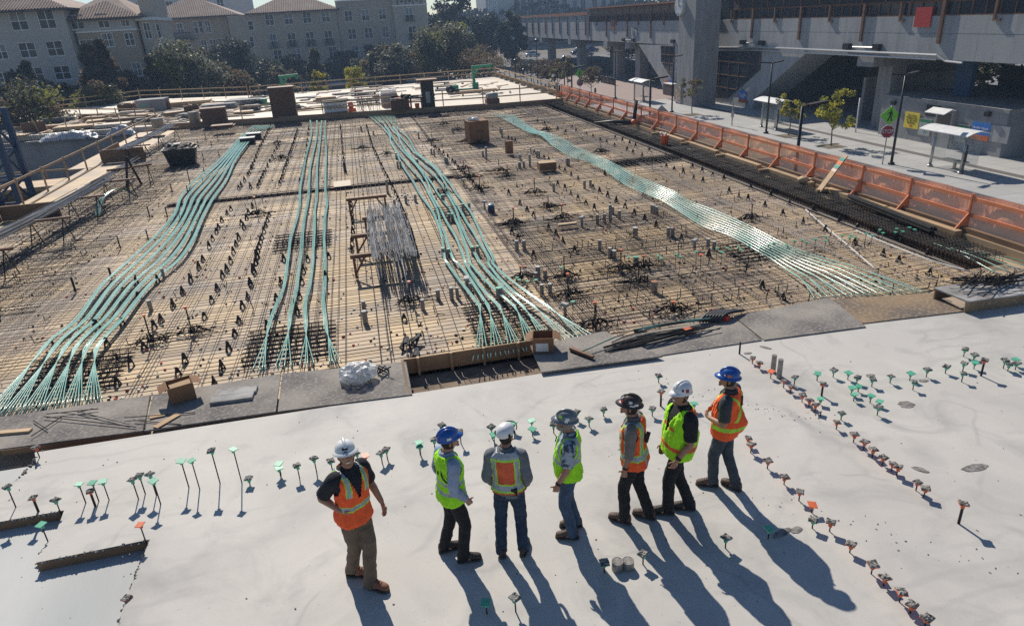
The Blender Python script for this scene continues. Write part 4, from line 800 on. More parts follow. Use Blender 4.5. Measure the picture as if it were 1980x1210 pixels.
# ------------------------------------------------------------------ guard rails
def rail(name, label, pts, posts, h=1.05, m=None, rails=(.95,.5), w=.09, foot=False, group=None, th=.04):
    t = thing(name, label, 'fence', tuple(pts[0]), group=group); org = t.location; m = m or lumber
    for p in posts:
        q = MB(); q.beam(p, p+Vector((0,0,h)), .075, .045); pt = q.build('post', m, t, org=org)
        if foot: q = MB(); q.ext([p+Vector((.05,-.02,.0)), p+Vector((.75,-.02,.0)), p+Vector((.05,-.02,.62))], (0,.035,0)); q.build('gusset', m, pt, org=org)
    for z in rails:
        for a, b in zip(pts[:-1], pts[1:]):
            q = MB(); q.beam(a+Vector((0,-.05,z)), b+Vector((0,-.05,z)), th, w); q.build('rail', m, t, org=org)
    return t
def spaced(pts, d):
    out = []
    for a, b in zip(pts[:-1], pts[1:]):
        n = max(1, round((b-a).length/d)); out += [a.lerp(b, i/n) for i in range(n)]
    return out+[pts[-1]]
V = Vector
pts = [V((-10,76.0,.05)), V((2.5,76.6,.05)), V((15.4,77.2,.05))]; rail('timber_guard_rail', 'brown timber guard rail along the far edge of the far deck before the trees', pts, spaced(pts, 2.6))
pts = [V((15.4,77.1,.05)), V((15.5,53.5,.05))]; rail('timber_guard_rail', 'brown timber guard rail running toward the camera to the start of the orange netting', pts, spaced(pts, 2.4), foot=True)
pts = [V((-8.3,FE(-8.3)+.3,.05)), V((9.5,FE(9.5)+.3,.05)), V((15.2,FE(15)+.3,.05))]; rail('timber_guard_rail', 'brown timber guard rail behind the form wall along the far end of the rebar deck', pts, spaced(pts, 3.0), h=1.2)
pts = [V((-32,72.5,.05)), V((-22,82.4,.05)), V((-10.3,76.2,.05))]; rail('timber_guard_rail', 'brown timber guard rail around the far left corner of the far deck', pts, spaced(pts, 2.6), h=1.2)
pts = [V((-32,71,.05)), V((-24,66.5,.05)), V((-15,59,.05))]; rail('timber_guard_rail', 'lower brown rail crossing the cluttered left part of the far deck', pts, spaced(pts, 2.6))
A_, B_, C_, D2 = P(37,372,.75), P(107,330,.75), P(196,300,.75), P(300,241,.75)
pts = [P(0,398,.75), A_, P(182,330,.75)]
pts = [V((-14.6,27,-.29)), V((-14.5,33,-.29)), V((-14.45,41,-.29)), V((-14.4,56,-.25))]; rail('timber_guard_rail', 'pale timber handrail along the left edge of the rebar deck', pts, spaced(pts, 2.7), h=1.15, rails=(1.05,), w=.1)
# brown board box at the left edge
q = MB(); q.box(-14.1,-11.9,42.6,42.68,DZ+.02,.45); q.box(-14.16,-14.1,42.6,46,DZ+.02,.4); tag(q.build('upright_board', formwood), 'brown upright board at the left edge beyond the A frame', 'board')
q = MB(); q.box(-14.2,-14.13,14,30,DZ,.28); q.box(-14.1,-12.0,29.95,30.05,DZ+.02,.3); tag(q.build('edge_board', formwood), 'long brown edge board under the near bar pile at left', 'board')
# orange netting fence along the street
py = [12.6, 14.93,17.12,19.2,21.72,23.95,26.21,28.4,30.8,33.1,35.3,37.6,39.8,42.1,44.4,46.7,49.0,51.3,53.4]
pts = [V((15.85,y,-.02)) for y in py]
t = rail('orange_fence', 'orange tinted timber fence with sagging orange netting along the street side', [pts[0], pts[-1]], pts, h=1.0, m=orangewood, rails=(.86,.42), foot=False, w=.10)
org = t.location
for p in pts[1:]: q = MB(); q.ext([p+V((-.06,-.05,0)), p+V((-.48,-.05,0)), p+V((-.06,-.05,.48))], (0,.04,0)); q.build('gusset', orangewood, t, org=org)
for a, b in zip(pts[:-1], pts[1:]):
    q = MB(); n = 14; top = []
    for i in range(n+1):
        f = i/n; p = a.lerp(b, f); sag = .09*math.sin(f*math.pi)+.02*noise.noise(V((p.y*2,0,0)))
        q.v += [(p.x+.06, p.y, .02), (p.x+.05+.05*math.sin(f*9), p.y, .5), (p.x+.06, p.y, .93+sag*.9)]
    q.f = [(i*3+k, i*3+3+k, i*3+4+k, i*3+1+k) for i in range(n) for k in (0,1)]; q.m = [0]*len(q.f); q.build('netting', netting, t, org=org)
q = MB(); q.box(15.55,15.75,12.6,53.4,-.32,-.03); tag(q.build('kerb_board', mat('pale_timber', (.45,.33,.2), (.36,.26,.16), scale=2)), 'pale timber edge board under the orange fence', 'board')
for i, y in enumerate((16.2, 19.0, 22.6, 26, 29.4, 32.8)):
    q = MB(); q.box(15.28,15.5,y-1.5,y+1.1,-.2,.06); q.box(14.9,15.5,y+1.1,y+1.2,-.2,.06); tag(q.build('form_block', [lumber]), f'{["nearest","second nearest","third nearest","third farthest","second farthest","farthest"][i]} stepped timber form by the orange fence', 'formwork', 'stepped forms')
# plank leaning on the fence, with painted stripes
a, b = P(1592,368,.0), P(1618,315,.95); a = V((15.0,a.y,-.02)); b = V((15.75, a.y-.15, 1.15))
t = thing('leaning_plank', 'tan plank with painted colour stripes leaning on the orange fence', 'plank', tuple(a)); org = t.location
q = MB(); q.beam(a, b, .30, .04); q.build('plank', lumber, t, org=org)
for k, (c, nm) in enumerate((((.05,.3,.25),'teal_paint'),((.75,.2,.06),'orange_paint'),((.08,.36,.3),'sea_green_paint'),((.8,.6,.5),'pink_paint'))):
    q = MB(); f = .92-k*.1; q.beam(a.lerp(b,f)+V((-.004,0,.004)), a.lerp(b,f-.07)+V((-.004,0,.004)), .305, .046); q.build('paint_stripe', mat(nm, c, rough=.7), t, org=org)
# bar bundle by the fence
a, b = P(1632,375,.05), P(1715,400,.05); t = thing('bar_bundle', 'tight bundle of straight black bars lying by the orange fence near the leaning plank', 'bars', tuple(a)); org = t.location
a, b = V((15.0,18.6,.12)), V((14.75,14.9,.10))
for i in range(45):
    an, r = U(0,6.28), .15*math.sqrt(U(0,1)); o_ = V((math.cos(an)*r, U(-.08,.08), math.sin(an)*r*.8)); q = MB(); q.tube([a+o_, b+o_*.9], .013, 5); q.build('bar', steel_dark, t, org=org)
# vibrator / jackhammer-like tool, bucket, debris
p = P(1226,238,.05); t = thing('concrete_vibrator', 'black tool with an upright handle lying across the edge cage near the orange fence', 'tool', tuple(p)); org = t.location
q = MB(); q.tube([p, p+V((-.9,.7,.08)), p+V((-1.9,1.5,.0))], [.13,.1,.03], 7); q.build('hose', black_plastic, t, True, org=org); q = MB(); q.tube([p+V((0,0,.02)), p+V((.3,.5,1.15))], [.1,.12], 7); q.build('handle', steel_dark, t, True, org=org); q = MB(); q.ball(p+V((0,0,.05)), (.2,.2,.16)); q.build('motor', orange_cap, t, True, org=org)
p = P(1285,278,.0); t = thing('bucket', 'orange bucket with gloves on top standing in the black edge cage', 'bucket', (p.x,p.y,-.05)); q = MB(); q.lathe([(.16,0),(.2,.42),(.21,.43)], 14); q.build('pail', orange_cap, t, True); q = MB(); q.tube([(-.1,0,.43),(-.2,0,.6)], .05, 6); q.tube([(.05,0,.43),(.1,.05,.55)], .05, 6); q.build('gloves', white_paint, t, True)
p = P(1553,352,.0); t = thing('sack', 'tan sack and timber scraps beside the black edge cage', 'sack', (p.x,p.y,.0)); q = MB(); q.ball((0,0,.08), (.2,.18,.13)); q.obox((.45,0,.05), (.5,.25,.12), .2); q.obox((.2,.4,.05), (.7,.12,.06), .7); q.build('sack', lumber, t, True)
# white conduit runs on the right
for k, (pp, l) in enumerate((([(1558,405),(1580,425),(1640,475),(1695,522)],'pale flexible conduit snaking over the mesh at right, left one'),([(1655,445),(1700,465),(1790,500),(1875,525)],'pale flexible conduit snaking over the mesh at right, right one'))):
    q = MB(); q.tube(smooth_path([P(u,v,DZ+.15) for u,v in pp]), .016, 6); tag(q.build('conduit', white_paint, None, True), l, 'conduit')
# ------------------------------------------------------------------ on the far deck
def stack(u, v, d, n, label, m, z=.05, rz=0, cat='stack', name='lumber_stack', j=.1):
    p = P(u, v, z); t = thing(name, label, cat, (p.x,p.y+d[1]/2,z), rz)
    for i in range(n):
        q = MB(); q.obox((U(-j,j), U(-j,j), (i+.5)*d[2]+.05), (d[0]*U(.9,1), d[1]*U(.9,1), d[2]*.9), U(-.04,.04)); q.build('board', m, t)
    q = MB(); 
    for x in (-.35,.35): q.box(d[0]*x-.05,d[0]*x+.05,-d[1]*.45,d[1]*.45,0,.05)
    q.build('bearer', brownwood, t); return t
stack(360,208,(4.6,1.6,.09),5,'long stack of pale planks at the back left of the far deck',lumber)
stack(422,213,(3.0,1.4,.08),5,'grey sheet stack right of the pale planks on the far deck',cleanboard,name='sheet_stack')
stack(470,205,(3.2,1.4,.09),5,'bluish grey sheet stack left of the tall brown panel box',cleanboard,name='sheet_stack')
stack(430,250,(1.5,.9,.07),3,'low pile of brown offcuts by the dark tool box',brownwood)
stack(470,222,(1.5,1,.06),3,'small timber pile near the tall brown panel box',lumber)
stack(250,240,(4.2,1.0,.1),4,'brown beam pile on the cluttered left part of the far deck',formwood)
stack(150,252,(3.4,1.4,.08),3,'bleached board pile at the left end of the far deck',lumber)
stack(215,248,(2.4,1.2,.08),3,'bleached board pile behind the white sheeting',ply_glare)
stack(345,225,(2.4,.9,.08),4,'tilted plank pile in front of the grey planter box',lumber,rz=.6)
stack(400,222,(2.2,.9,.08),4,'plank pile behind the dark tool box',lumber,rz=-.4)
for i, (u, v, w_) in enumerate(((708,172,3.2),(708,178,3.0),(706,184,2.6),(710,191,2.2),(712,200,1.9),(840,165,3),(860,171,2),(905,180,2.4),(520,190,3.5))):
    p = P(u, v, .05); t = thing('flat_rack', ['farthest low dark rack','second farthest low dark rack','third low dark rack from the back','fourth low dark rack from the back','nearest low dark rack'][i]+' in the middle of the far deck' if i < 5 else f'low dark frame lying on the far deck {["behind the dark column box","right of the dark column box","by the right green hoist","behind the tall brown panel box"][i-5]}', 'rack', (p.x,p.y,.05), U(-.05,.05))
    q = MB(); q.box(-w_/2,w_/2,-.4,.4,.16,.24); q.build('top', brownwood if i % 2 else steel_dark, t); q = MB()
    for s in (-1,1): q.box(s*w_*.35-.05,s*w_*.35+.05,-.35,.35,0,.16)
    q.build('feet', steel_dark, t)
q = MB()
for i in range(430):
    x, y = (U(-31,14), U(58,76)) if i < 190 else (U(-31,-9), U(57.5,68)); 
    if x < -14 and y > 70: continue
    q.obox((x,y,.075+U(0,.05)), (U(.3,2.6)*(1.2 if i%7 else .8),U(.08,.25)*(1 if i%7 else 4),.05), U(-.5,.5)+(1.5 if U(0,1) < .2 else 0), 0, 0, rnd.choice((0,0,1,2,3)))
stuff(tag(q.build('timber_scraps', [lumber, brownwood, steel_dark, cleanboard]), 'loose planks and scraps scattered over the far deck', 'scrap'))
q = MB(); q.obox((0,0,1.05), (1.75,1.1,2.1)); p = P(551,228,.05); t = thing('panel_box', 'tall plain brown panel box standing at the form wall', 'box', (p.x,p.y+.75,.05)); q.build('body', brown_panel, t); q = MB(); q.obox((0,0,2.13), (1.85,1.2,.05)); q.build('lid', brownwood, t)
p = P(650,221,.05); t = thing('tool_chest', 'white lettered tool chest with its lid open at the form wall', 'chest', (p.x,p.y+.9,.05), .12)
q = MB(); q.box(-.85,.85,-.4,.4,.1,.78); q.build('chest', white_paint, t); q = MB(); q.box(-.85,.85,-.4,.4,0,.098); q.build('skid', brownwood, t); q = MB(); q.obox((.05,.05,.88), (2.0,1.0,.06), 0, .1); q.build('lid', steel_dark, t)
me = text_mesh('MONARCH', .40, mat('navy_lettering', (.02,.035,.07), rough=.6)); inst('lettering', me, t, M=Matrix.Translation((0,-.405,.44)) @ FACE_MY)
q = MB(); q.ball((1.15,0,.45), (.22,.2,.28)); q.box(.9,1.5,-.3,.3,0,.25); tag(q.build('water_cooler', [orange_cap]), 'orange drink cooler beside the lettered tool chest', 'cooler').location = t.location
p = P(415,238,.05); t = thing('gang_box', 'dark steel tool box with small lettering at the left end of the form wall', 'tool box', (p.x,p.y+.5,.05), .06)
q = MB(); q.box(-.85,.85,-.45,.45,0,.95); q.build('body', brown_panel, t); q = MB(); q.box(-.88,.88,-.48,.48,.95,1.05); q.build('lid', brownwood, t)
for u, v, l in ((376,239,'grey blue drum left of the dark steel tool box'),(305,253,'wider grey drum at the far end of the shorter bar pile')):
    p = P(u, v, .05); t = thing('drum', l, 'drum', (p.x,p.y+.4,.05)); q = MB(); q.lathe([(.4,0),(.4,.72),(.42,.73),(.42,.78)], 18); q.build('body', grey_box, t, True); q = MB(); q.lathe([(.39,.781),(.39,.80)], 18); q.build('lid', cleanboard, t)
p = P(295,217,.05); t = thing('planter_box', 'large grey stucco box with a green spray mark at the back left', 'box', (p.x,p.y+.8,.05), -.05); q = MB(); q.loft([[(-1.1,-.8,0),(1.1,-.8,0),(1.1,.8,0),(-1.1,.8,0)],[(-1.2,-.9,1.05),(1.2,-.9,1.05),(1.2,.9,1.05),(-1.2,.9,1.05)]]); q.build('body', conc_wall, t); q = MB(); q.box(-.7,-.35,-.885,-.87,.5,.68); q.build('spray_mark', green_cap, t)
p = P(833,212,.05); t = thing('column_form', 'dark column form under a flat brown cap beside the right fence gap', 'column form', (p.x,p.y+1.2,.05)); q = MB(); q.box(-.45,.45,-.4,.4,0,1.95); q.build('shaft', black_plastic, t); q = MB(); q.box(-.75,.75,-.6,.6,1.95,2.06); q.build('cap', brownwood, t); q = MB(); q.box(-.2,.12,-.415,-.402,.4,1.2); q.build('paper', grey_box, t)
p = P(755,207,.05); t = thing('block_pallet', 'wrapped pallet of grey blocks near the middle of the far deck', 'pallet', (p.x,p.y+.6,.05)); q = MB(); q.box(-.65,.65,-.5,.5,.12,.95); q.build('blocks', conc_wall, t); q = MB(); q.obox((0,0,1.1), (1.2,.9,.3)); q.build('wrap', plastic_bag, t); q = MB(); q.box(-.65,.65,-.5,.5,0,.119); q.build('pallet', lumber, t)
p = P(780,212,.05); t = thing('block_pallet', 'second pallet of orange brown cartons behind the work bench', 'pallet', (p.x,p.y+.6,.05)); q = MB(); q.box(-.5,.5,-.5,.5,.12,.8); q.build('cartons', orangewood, t); q = MB(); q.box(-.55,.55,-.5,.5,0,.119); q.build('pallet', lumber, t)
p = P(790,215,.05); t = thing('work_bench', 'dark work bench with tools and orange buckets at the form wall', 'bench', (p.x,p.y+.9,.05)); q = MB(); q.box(-1.2,1.2,-.4,.4,.78,.86); q.build('top', steel_dark, t); q = MB(); q.box(-1.2,.0,-.38,.38,.02,.7); q.build('cabinet', brown_panel, t)
for x in (.3,1.1): q = MB(); q.box(x-.04,x+.04,-.35,.35,0,.78); q.build('leg', brownwood, t)
q = MB(); q.lathe([(.15,0),(.18,.4)], 10, (.75,0,.0)); q.build('bucket', orange_cap, t, True)
q = MB()
for i in range(12): q.obox((U(-1,1),U(-.3,.3),.92+U(0,.1)), (U(.1,.4),U(.1,.2),U(.06,.2)), U(0,3))
q.build('tools', steel_dark, t)
for u, v, n_, l in ((860,205,14,'spiky bundle of tied bars left of the dark column form'),(712,214,14,'low white bundle of bar ends beside the block pallet')):
    p = P(u-(0 if u != 860 else 140), v, .05); t = thing('bar_cage', l, 'bars', tuple(p)); q = MB()
    for i in range(26): x, y = U(-.9,.9), U(0,.8); q.tube([(x,y,0),(x+U(-.15,.15),y,U(.4,.9))], .012, 4)
    for z_ in (.3,.6): q.tube([(-.9,.3,z_),(.9,.3,z_)], .012, 4)
    q.build('bars', steel if v == 205 else steel_bright, t)
p = P(958,203,.05); t = thing('saw_table', 'round dark reel on a crate near the right end of the form wall', 'reel', (p.x,p.y+1.2,.05)); q = MB(); q.box(-.5,.5,-.4,.4,0,.35); q.build('crate', brownwood, t); q = MB(); q.lathe([(.45,.36),(.5,.5),(.45,.75)], 16); q.build('reel', grey_box, t, True); t.name = 'cable_reel'
q = MB(); q.box(-1.6,1.6,-.25,.25,.3,.4); q.box(-1.4,-1.3,-.2,.2,0,.3); q.box(1.3,1.4,-.2,.2,0,.3); p = P(925,183,.05); tag(q.build('plank_bench', lumber, None, loc=(p.x,p.y,.05)), 'long timber bench below the right green hoist', 'bench')
def hoist(u, v, H, arm, label, rz=0):
    p = P(u, v, .05); t = thing('davit_hoist', label, 'hoist', (p.x,p.y,.05), rz)
    q = MB(); q.beam((0,0,.2), (0,0,H), .22, .22); q.build('mast', hoist_green, t)
    q = MB(); q.beam((-.15,0,H), (arm,0,H+.06), .2, .22); q.beam((0,0,H-.7), (.6,0,H-.05), .1, .1); q.build('arm', hoist_green, t); q = MB(); q.obox((arm-.1,0,H-.12), (.2,.2,.25)); q.build('pulley', hoist_green, t)
    q = MB(); q.beam((.2,0,.25), (-2.4,0,.3), .22, .16); q.beam((0,-.7,.15), (0,.7,.15), .16, .16); q.obox((.1,0,.5), (.5,.45,.6)); q.build('base_frame', hoist_green, t)
    for s in (-1,1):
        wq = MB(); wq.tube([(-2.2,s*.35-.09,.33),(-2.2,s*.35+.09,.33)], .33, 16); wh = wq.build('wheel', black_plastic, t, True)
        hq = MB(); hq.tube([(-2.2,s*.35-.1,.33),(-2.2,s*.35+.1,.33)], .13, 10); hq.build('hub', steel_bright, wh, True)
    q = MB(); q.obox((-1.7,0,.55), (.5,.5,.3)); q.build('winch', hoist_green, t)
hoist(918,178,above(917,130,P(918,178,.05))-.05,1.75,'green wheeled davit hoist by the far right corner of the far deck')
hoist(552,204,above(546,149,P(552,204,.05))-.05,1.45,'green wheeled davit hoist behind the tall brown panel box')
q = MB(); q.tube(smooth_path([P(533,172,.1), P(550,164,.6), P(590,172,.1)]), .05, 6); tag(q.build('yellow_hose', mat('yellow_hose', (.55,.4,.15), rough=.6), None, True), 'yellow hose looping near the left green hoist', 'hose')
# pit side: white sheeting, deck props, lumber stack, blue mast
for x0, x1, lab in ((-22.4,-18.4,'left heap of crumpled white plastic sheeting on top of the dark pit wall'),(-17.9,-15.9,'right heap of crumpled white plastic sheeting on top of the dark pit wall')):
    q = MB(); nx, ny = 40, 14
    for i in range(nx+1):
        for j in range(ny+1):
            x = x0+(x1-x0)*i/nx; v_ = j/ny; e = math.sin(math.pi*i/nx)**.5
            hgt = (.55*math.sin(math.pi*v_)**.8)*e*(.7+.7*noise.noise(V((x*.8,v_*2,1))))+.14*noise.noise(V((x*3,v_*7,2)))+.06*noise.noise(V((x*8,v_*17,5)))
            q.v.append((x+.1*noise.noise(V((x,v_*3,9))), 56.0+1.6*v_, -.28+max(-.05,hgt)-(.35*(.5-v_) if v_ < .5 else 0)*.4))
    q.f = [(i*(ny+1)+j, (i+1)*(ny+1)+j, (i+1)*(ny+1)+j+1, i*(ny+1)+j+1) for i in range(nx) for j in range(ny)]; q.m = [0]*len(q.f); tag(q.build('white_sheeting', tarp, None, True), lab, 'sheeting')
t = thing('wall_bars', 'row of thin upright bar ends along the top of the pit wall', 'bars', (-20,56.4,-.3)); q = MB()
for i in range(60): x = -24.6+i*.145; q.tube([(x,56.0,-.6),(x+U(-.05,.05),56.0,U(.1,.55))], .012, 4)
q.tube([(-24.6,56,.2),(-16,56,.25)], .012, 4); stuff(q.build('bars', steel, t, org=t.location))
for i in range(5):
    x = -31+i*1.6; q = MB(); q.tube([(x,60.5,GZ),(x,60.5,-.31)], .06, 6); tag(q.build('prop', steel_dark), f'{["leftmost","second","third","fourth","rightmost"][i]} steel prop under the left end of the far deck', 'prop', 'props under the far deck')
p = P(82,392,-1.6); t = thing('lumber_stack', 'high stack of brown plywood sheets in the pit beside the blue mast', 'stack', (-18.2,43.4,GZ))
for i in range(28): q = MB(); q.obox((U(-.08,.08),U(-.08,.08),.5+i*.085), (2.6,2.2,.07), U(-.05,.05)); q.build('sheet', formwood if i < 25 else lumber, t)
q = MB(); 
for x in (-.8,.8): q.box(x-.2,x+.2,-1,1,0,.46)
q.build('bearer', brownwood, t)
t = thing('crane_mast', 'blue steel lattice mast rising from the pit at the far left edge', 'mast', (-16.9,37.2,GZ), 0)
for x in (-.75,.75):
    for y in (-.75,.75): q = MB(); q.beam((x,y,0), (x,y,7.4), .24, .24); q.build('leg', blue_steel, t)
q = MB()
for k in range(5):
    z = .3+k*1.3
    for s in (-1,1): q.beam((-.75,s*.75,z), (.75,s*.75,z+1.3), .09, .09); q.beam((s*.75,-.75,z+1.3), (s*.75,.75,z), .09, .09); q.beam((-.75,s*.75,z), (.75,s*.75,z), .08, .08); q.beam((s*.75,-.75,z), (s*.75,.75,z), .08, .08)
q.build('lattice', blue_steel, t)
q = MB()
for i in range(26): q.obox((U(-28,-16.5),U(33,54),GZ+.15), (U(.5,3.5),U(.2,1.2),U(.1,.5)), U(0,3), 0, 0, rnd.choice((0,1,2)))
stuff(tag(q.build('pit_debris', [lumber, cleanboard, tarp]), 'boards and sheets lying on the floor of the left pit', 'debris'))
for i, x0 in enumerate((-24,-16.5)):
    pass
pts = [V((-24,46.8,-1.9)), V((-15.8,45.8,-1.9))]; rail('timber_guard_rail', 'brown rail crossing the pit in front of the dark wall', pts, spaced(pts, 3), h=1.2, rails=(1.0,.2))
q = MB(); q.ball((0,0,0), (1.1,1.0,.7)); tag(q.build('white_bag', tarp, None, True, loc=(-25.0,57.5,-1.3)), 'bulging white sack behind the blue mast', 'sack')
q = MB(); q.box(-25.5,-24.5,57,58,GZ,-1.9); tag(q.build('sack_stand', conc_wall), 'grey pier under the white sack in the pit', 'pier')

pl = [(-30,60.5),(-28,63.5),(-27,66),(-25.5,61),(-24,64.5),(-22.5,60.2),(-22,67),(-20.5,63),(-19.2,60),(-18.5,66),(-17,62),(-16,59.2),(-15,64),(-12.5,60),(-12,66.5),(-10.5,70),(-8.5,62),(-7,72),(-5,61),(-2.5,66)]
for i, (x, y) in enumerate(pl):
    t = thing('board_pile', 'small pile of boards and offcuts on the cluttered left half of the far deck', 'pile', (x,y,.05), U(-.5,.5), 'small board piles on the far deck'); n_ = rnd.choice((3,4,5,6)); m = rnd.choice((lumber, lumber, brownwood, cleanboard, ply_glare)); w_, d_ = U(1.2,3.0), U(.4,1.3)
    for k in range(n_): q = MB(); q.obox((U(-.15,.15),U(-.1,.1),.04+k*.075), (w_*U(.8,1.05),d_*U(.7,1),.06), U(-.12,.12)); q.build('board', m, t)
for i, (x, y) in enumerate(((-26,69),(-20,70.5),(-23.5,58.9),(-13.2,63.2),(-16.6,68.6))):
    t = thing('crate', f'open topped brown crate on the far deck, {["farthest left","back left","front left","middle","back middle"][i]} of five', 'crate', (x,y,.05), U(-.4,.4), 'brown crates on the far deck'); q = MB(); w_, h_ = U(.5,.8), U(.5,.8)
    q.box(-w_,w_,-.5,-.46,0,h_); q.box(-w_,w_,.46,.5,0,h_); q.box(-w_,-w_+.04,-.46,.46,0,h_); q.box(w_-.04,w_,-.46,.46,0,h_); q.build('sides', brown_panel, t); q = MB()
    for k in range(8): q.obox((U(-w_,w_)*.7,U(-.35,.35),h_*.8+U(0,.2)), (U(.2,.6),.08,.06), U(0,3), U(-.4,.4))
    q.build('contents', lumber, t)
for i in range(9):
    x = -33+i*2.0; q = MB(); y = 59.6-(x+33)*.17 if x < -15 else 57; q.tube([(x,y+.4,.05),(x+U(-.2,.2),y+.3,1.1)], .04, 5); tag(q.build('stake_post', lumber), 'thin timber upright along the front edge of the left far deck', 'post', 'uprights along the left far deck edge')
# ------------------------------------------------------------------ elevated station along the street (front plane X = 39)
SX = 39.0; KZ = GZ+.134
conc_deck = mat('station_concrete', (.39,.39,.385), (.32,.325,.33), scale=.6, rough=.85, detail=9, c3=(.24,.24,.24), s3=2.2, k3=.45, stretch=(1,1,.18))
conc_tower = mat('tower_concrete', (.33,.32,.31), (.25,.245,.24), scale=.7, rough=.9, detail=9, c3=(.19,.185,.18), s3=1.6, k3=.5, stretch=(3,3,.3))
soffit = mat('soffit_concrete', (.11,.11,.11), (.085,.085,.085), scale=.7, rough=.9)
lattice = brickmat('lattice_screen', (.10,.08,.07), (.13,.10,.08), (.015,.014,.014), .16, .16, .05, .8, 'YZ', noff=0)
lattice_tan = brickmat('tan_screen', (.27,.20,.14), (.24,.18,.13), (.10,.075,.055), .5, .12, .03, .8, 'YZ')
orange_rail = mat('weathered_orange_timber', (.34,.14,.06), (.26,.11,.05), scale=1.5, rough=.8, stretch=(1,.3,3))
blue_sign = mat('blue_poster', (.03,.17,.52), rough=.5); orange_sign = mat('orange_poster', (.60,.13,.03), rough=.5); yellow_sign = mat('yellow_poster', (.75,.60,.05), rough=.5)
ink = mat('black_ink', (.012,.012,.014), rough=.6); white_ink = mat('white_ink', (.8,.8,.8), rough=.6); sign_green = mat('lime_sign', (.22,.62,.03), rough=.5); sign_red = mat('stop_red', (.36,.02,.02), rough=.5); map_paper = mat('map_paper', (.42,.46,.45), (.30,.36,.33), scale=9, rough=.5); map_green = mat('map_header', (.02,.20,.09), rough=.5)
def wall_poly(px, X): return [PX(u, v, X) for u, v in px]
def Yat(u, v=60, X=SX): return PX(u, v, X).y
t = thing('elevated_station', 'long grey concrete elevated station with window band and timber posts along the street', 'station', (SX,75,GZ)); org = t.location
Y0, Y1 = 24, 178
def part(q, name, m, p=None, smooth=False): return q.build(name, m, p or t, smooth, org=org)
q = MB(); q.box(SX,SX+.5,Y0,Y1,1.75,3.36); q.box(SX,SX+.5,Y0,Y1,3.40,4.48); q.box(SX+.03,SX+.4,Y0,Y1,3.36,3.40); part(q, 'parapet_wall', conc_deck)
q = MB(); q.box(SX+.5,SX+22,Y0,112,1.9,2.6); q.box(SX+.5,SX+20,112,Y1,1.9,2.6); part(q, 'deck', soffit)  # deck carried deeper so its shade covers the space underneath
for a, b, nm in ((Y0,69.3,0),(74,115,1)):
    q = MB(); q.box(SX+.12,SX+.2,a,b,4.48,5.42); g = part(q, 'window_band', glass_dark)
    fq = MB(); y = a
    while y < b: fq.box(SX+.04,SX+.12,y,y+.07,4.48,5.42); y += 1.05
    fq.box(SX+.03,SX+.11,a,b,4.481,4.56); fq.box(SX+.03,SX+.11,a,b,5.34,5.43); part(fq, 'mullions', brownwood, g)
    q = MB(); q.box(SX+.02,SX+.14,a,b,5.45,6.36); s_ = part(q, 'screen', lattice if nm == 0 else lattice_tan)
    fq = MB(); y = a
    while y < b: fq.box(SX-.06,SX+.015,y,y+.12,5.40,6.42); y += 2.6
    fq.box(SX-.06,SX+.015,a,b,6.36,6.44); fq.box(SX-.06,SX+.015,a,b,5.43,5.47); part(fq, 'screen_frame', brownwood, s_)
q = MB(); q.box(SX-.5,SX+9,74,115.5,6.46,6.62); part(q, 'roof', orange_rail)
q = MB(); q.box(SX-.3,SX+9,Y0,69.3,6.75,6.95); part(q, 'roof', mat('roof_edge', (.4,.37,.33), rough=.8))
q = MB(); q.box(SX+.4,SX+9,Y0,115,4.48,6.4); part(q, 'carriage_hall', glass_dark)
q = MB(); q.box(SX+.05,SX+.13,115.5,Y1,4.5,5.55); part(q, 'glass_screen', shelter_glass)
q = MB(); q.box(SX-.02,SX+.16,115.5,Y1,5.56,6.05); part(q, 'top_rail', orange_rail)
for z in (460+295/3.36*0,): pass
longp = [1547,1668,1822] ; shortp = [1499,1605,1742,1924]
for u in (1377,1455,1547,1668,1820): y = Yat(u, 60); q = MB(); q.box(SX-.16,SX-.02,y-.12,y+.12,2.75,5.45); part(q, 'post', brownwood)
for u in (1415,1499,1605,1742,1925): y = Yat(u, 35); q = MB(); q.box(SX-.14,SX-.02,y-.08,y+.08,4.15,5.42); q.box(SX-.14,SX-.02,y-.45,y-.081,4.15,4.27); part(q, 'bracket', brownwood)
for zx in (1105,925,765,632): y = Yat(980+zx/3.96, 55); q = MB(); q.box(SX-.16,SX-.02,y-.14,y+.14,2.4,5.45); part(q, 'post', brownwood)
for zx in (1205,1010,840,690): y = Yat(980+zx/3.96, 45); q = MB(); q.box(SX-.14,SX-.02,y-.1,y+.1,4.0,5.42); part(q, 'bracket', brownwood)
for zx in (605,535,467,407,350,297,243,197,150,107): y = Yat(980+zx/3.96, 55); q = MB(); q.box(SX-.16,SX-.02,y-.14,y+.14,2.5,5.56); part(q, 'post', brownwood)
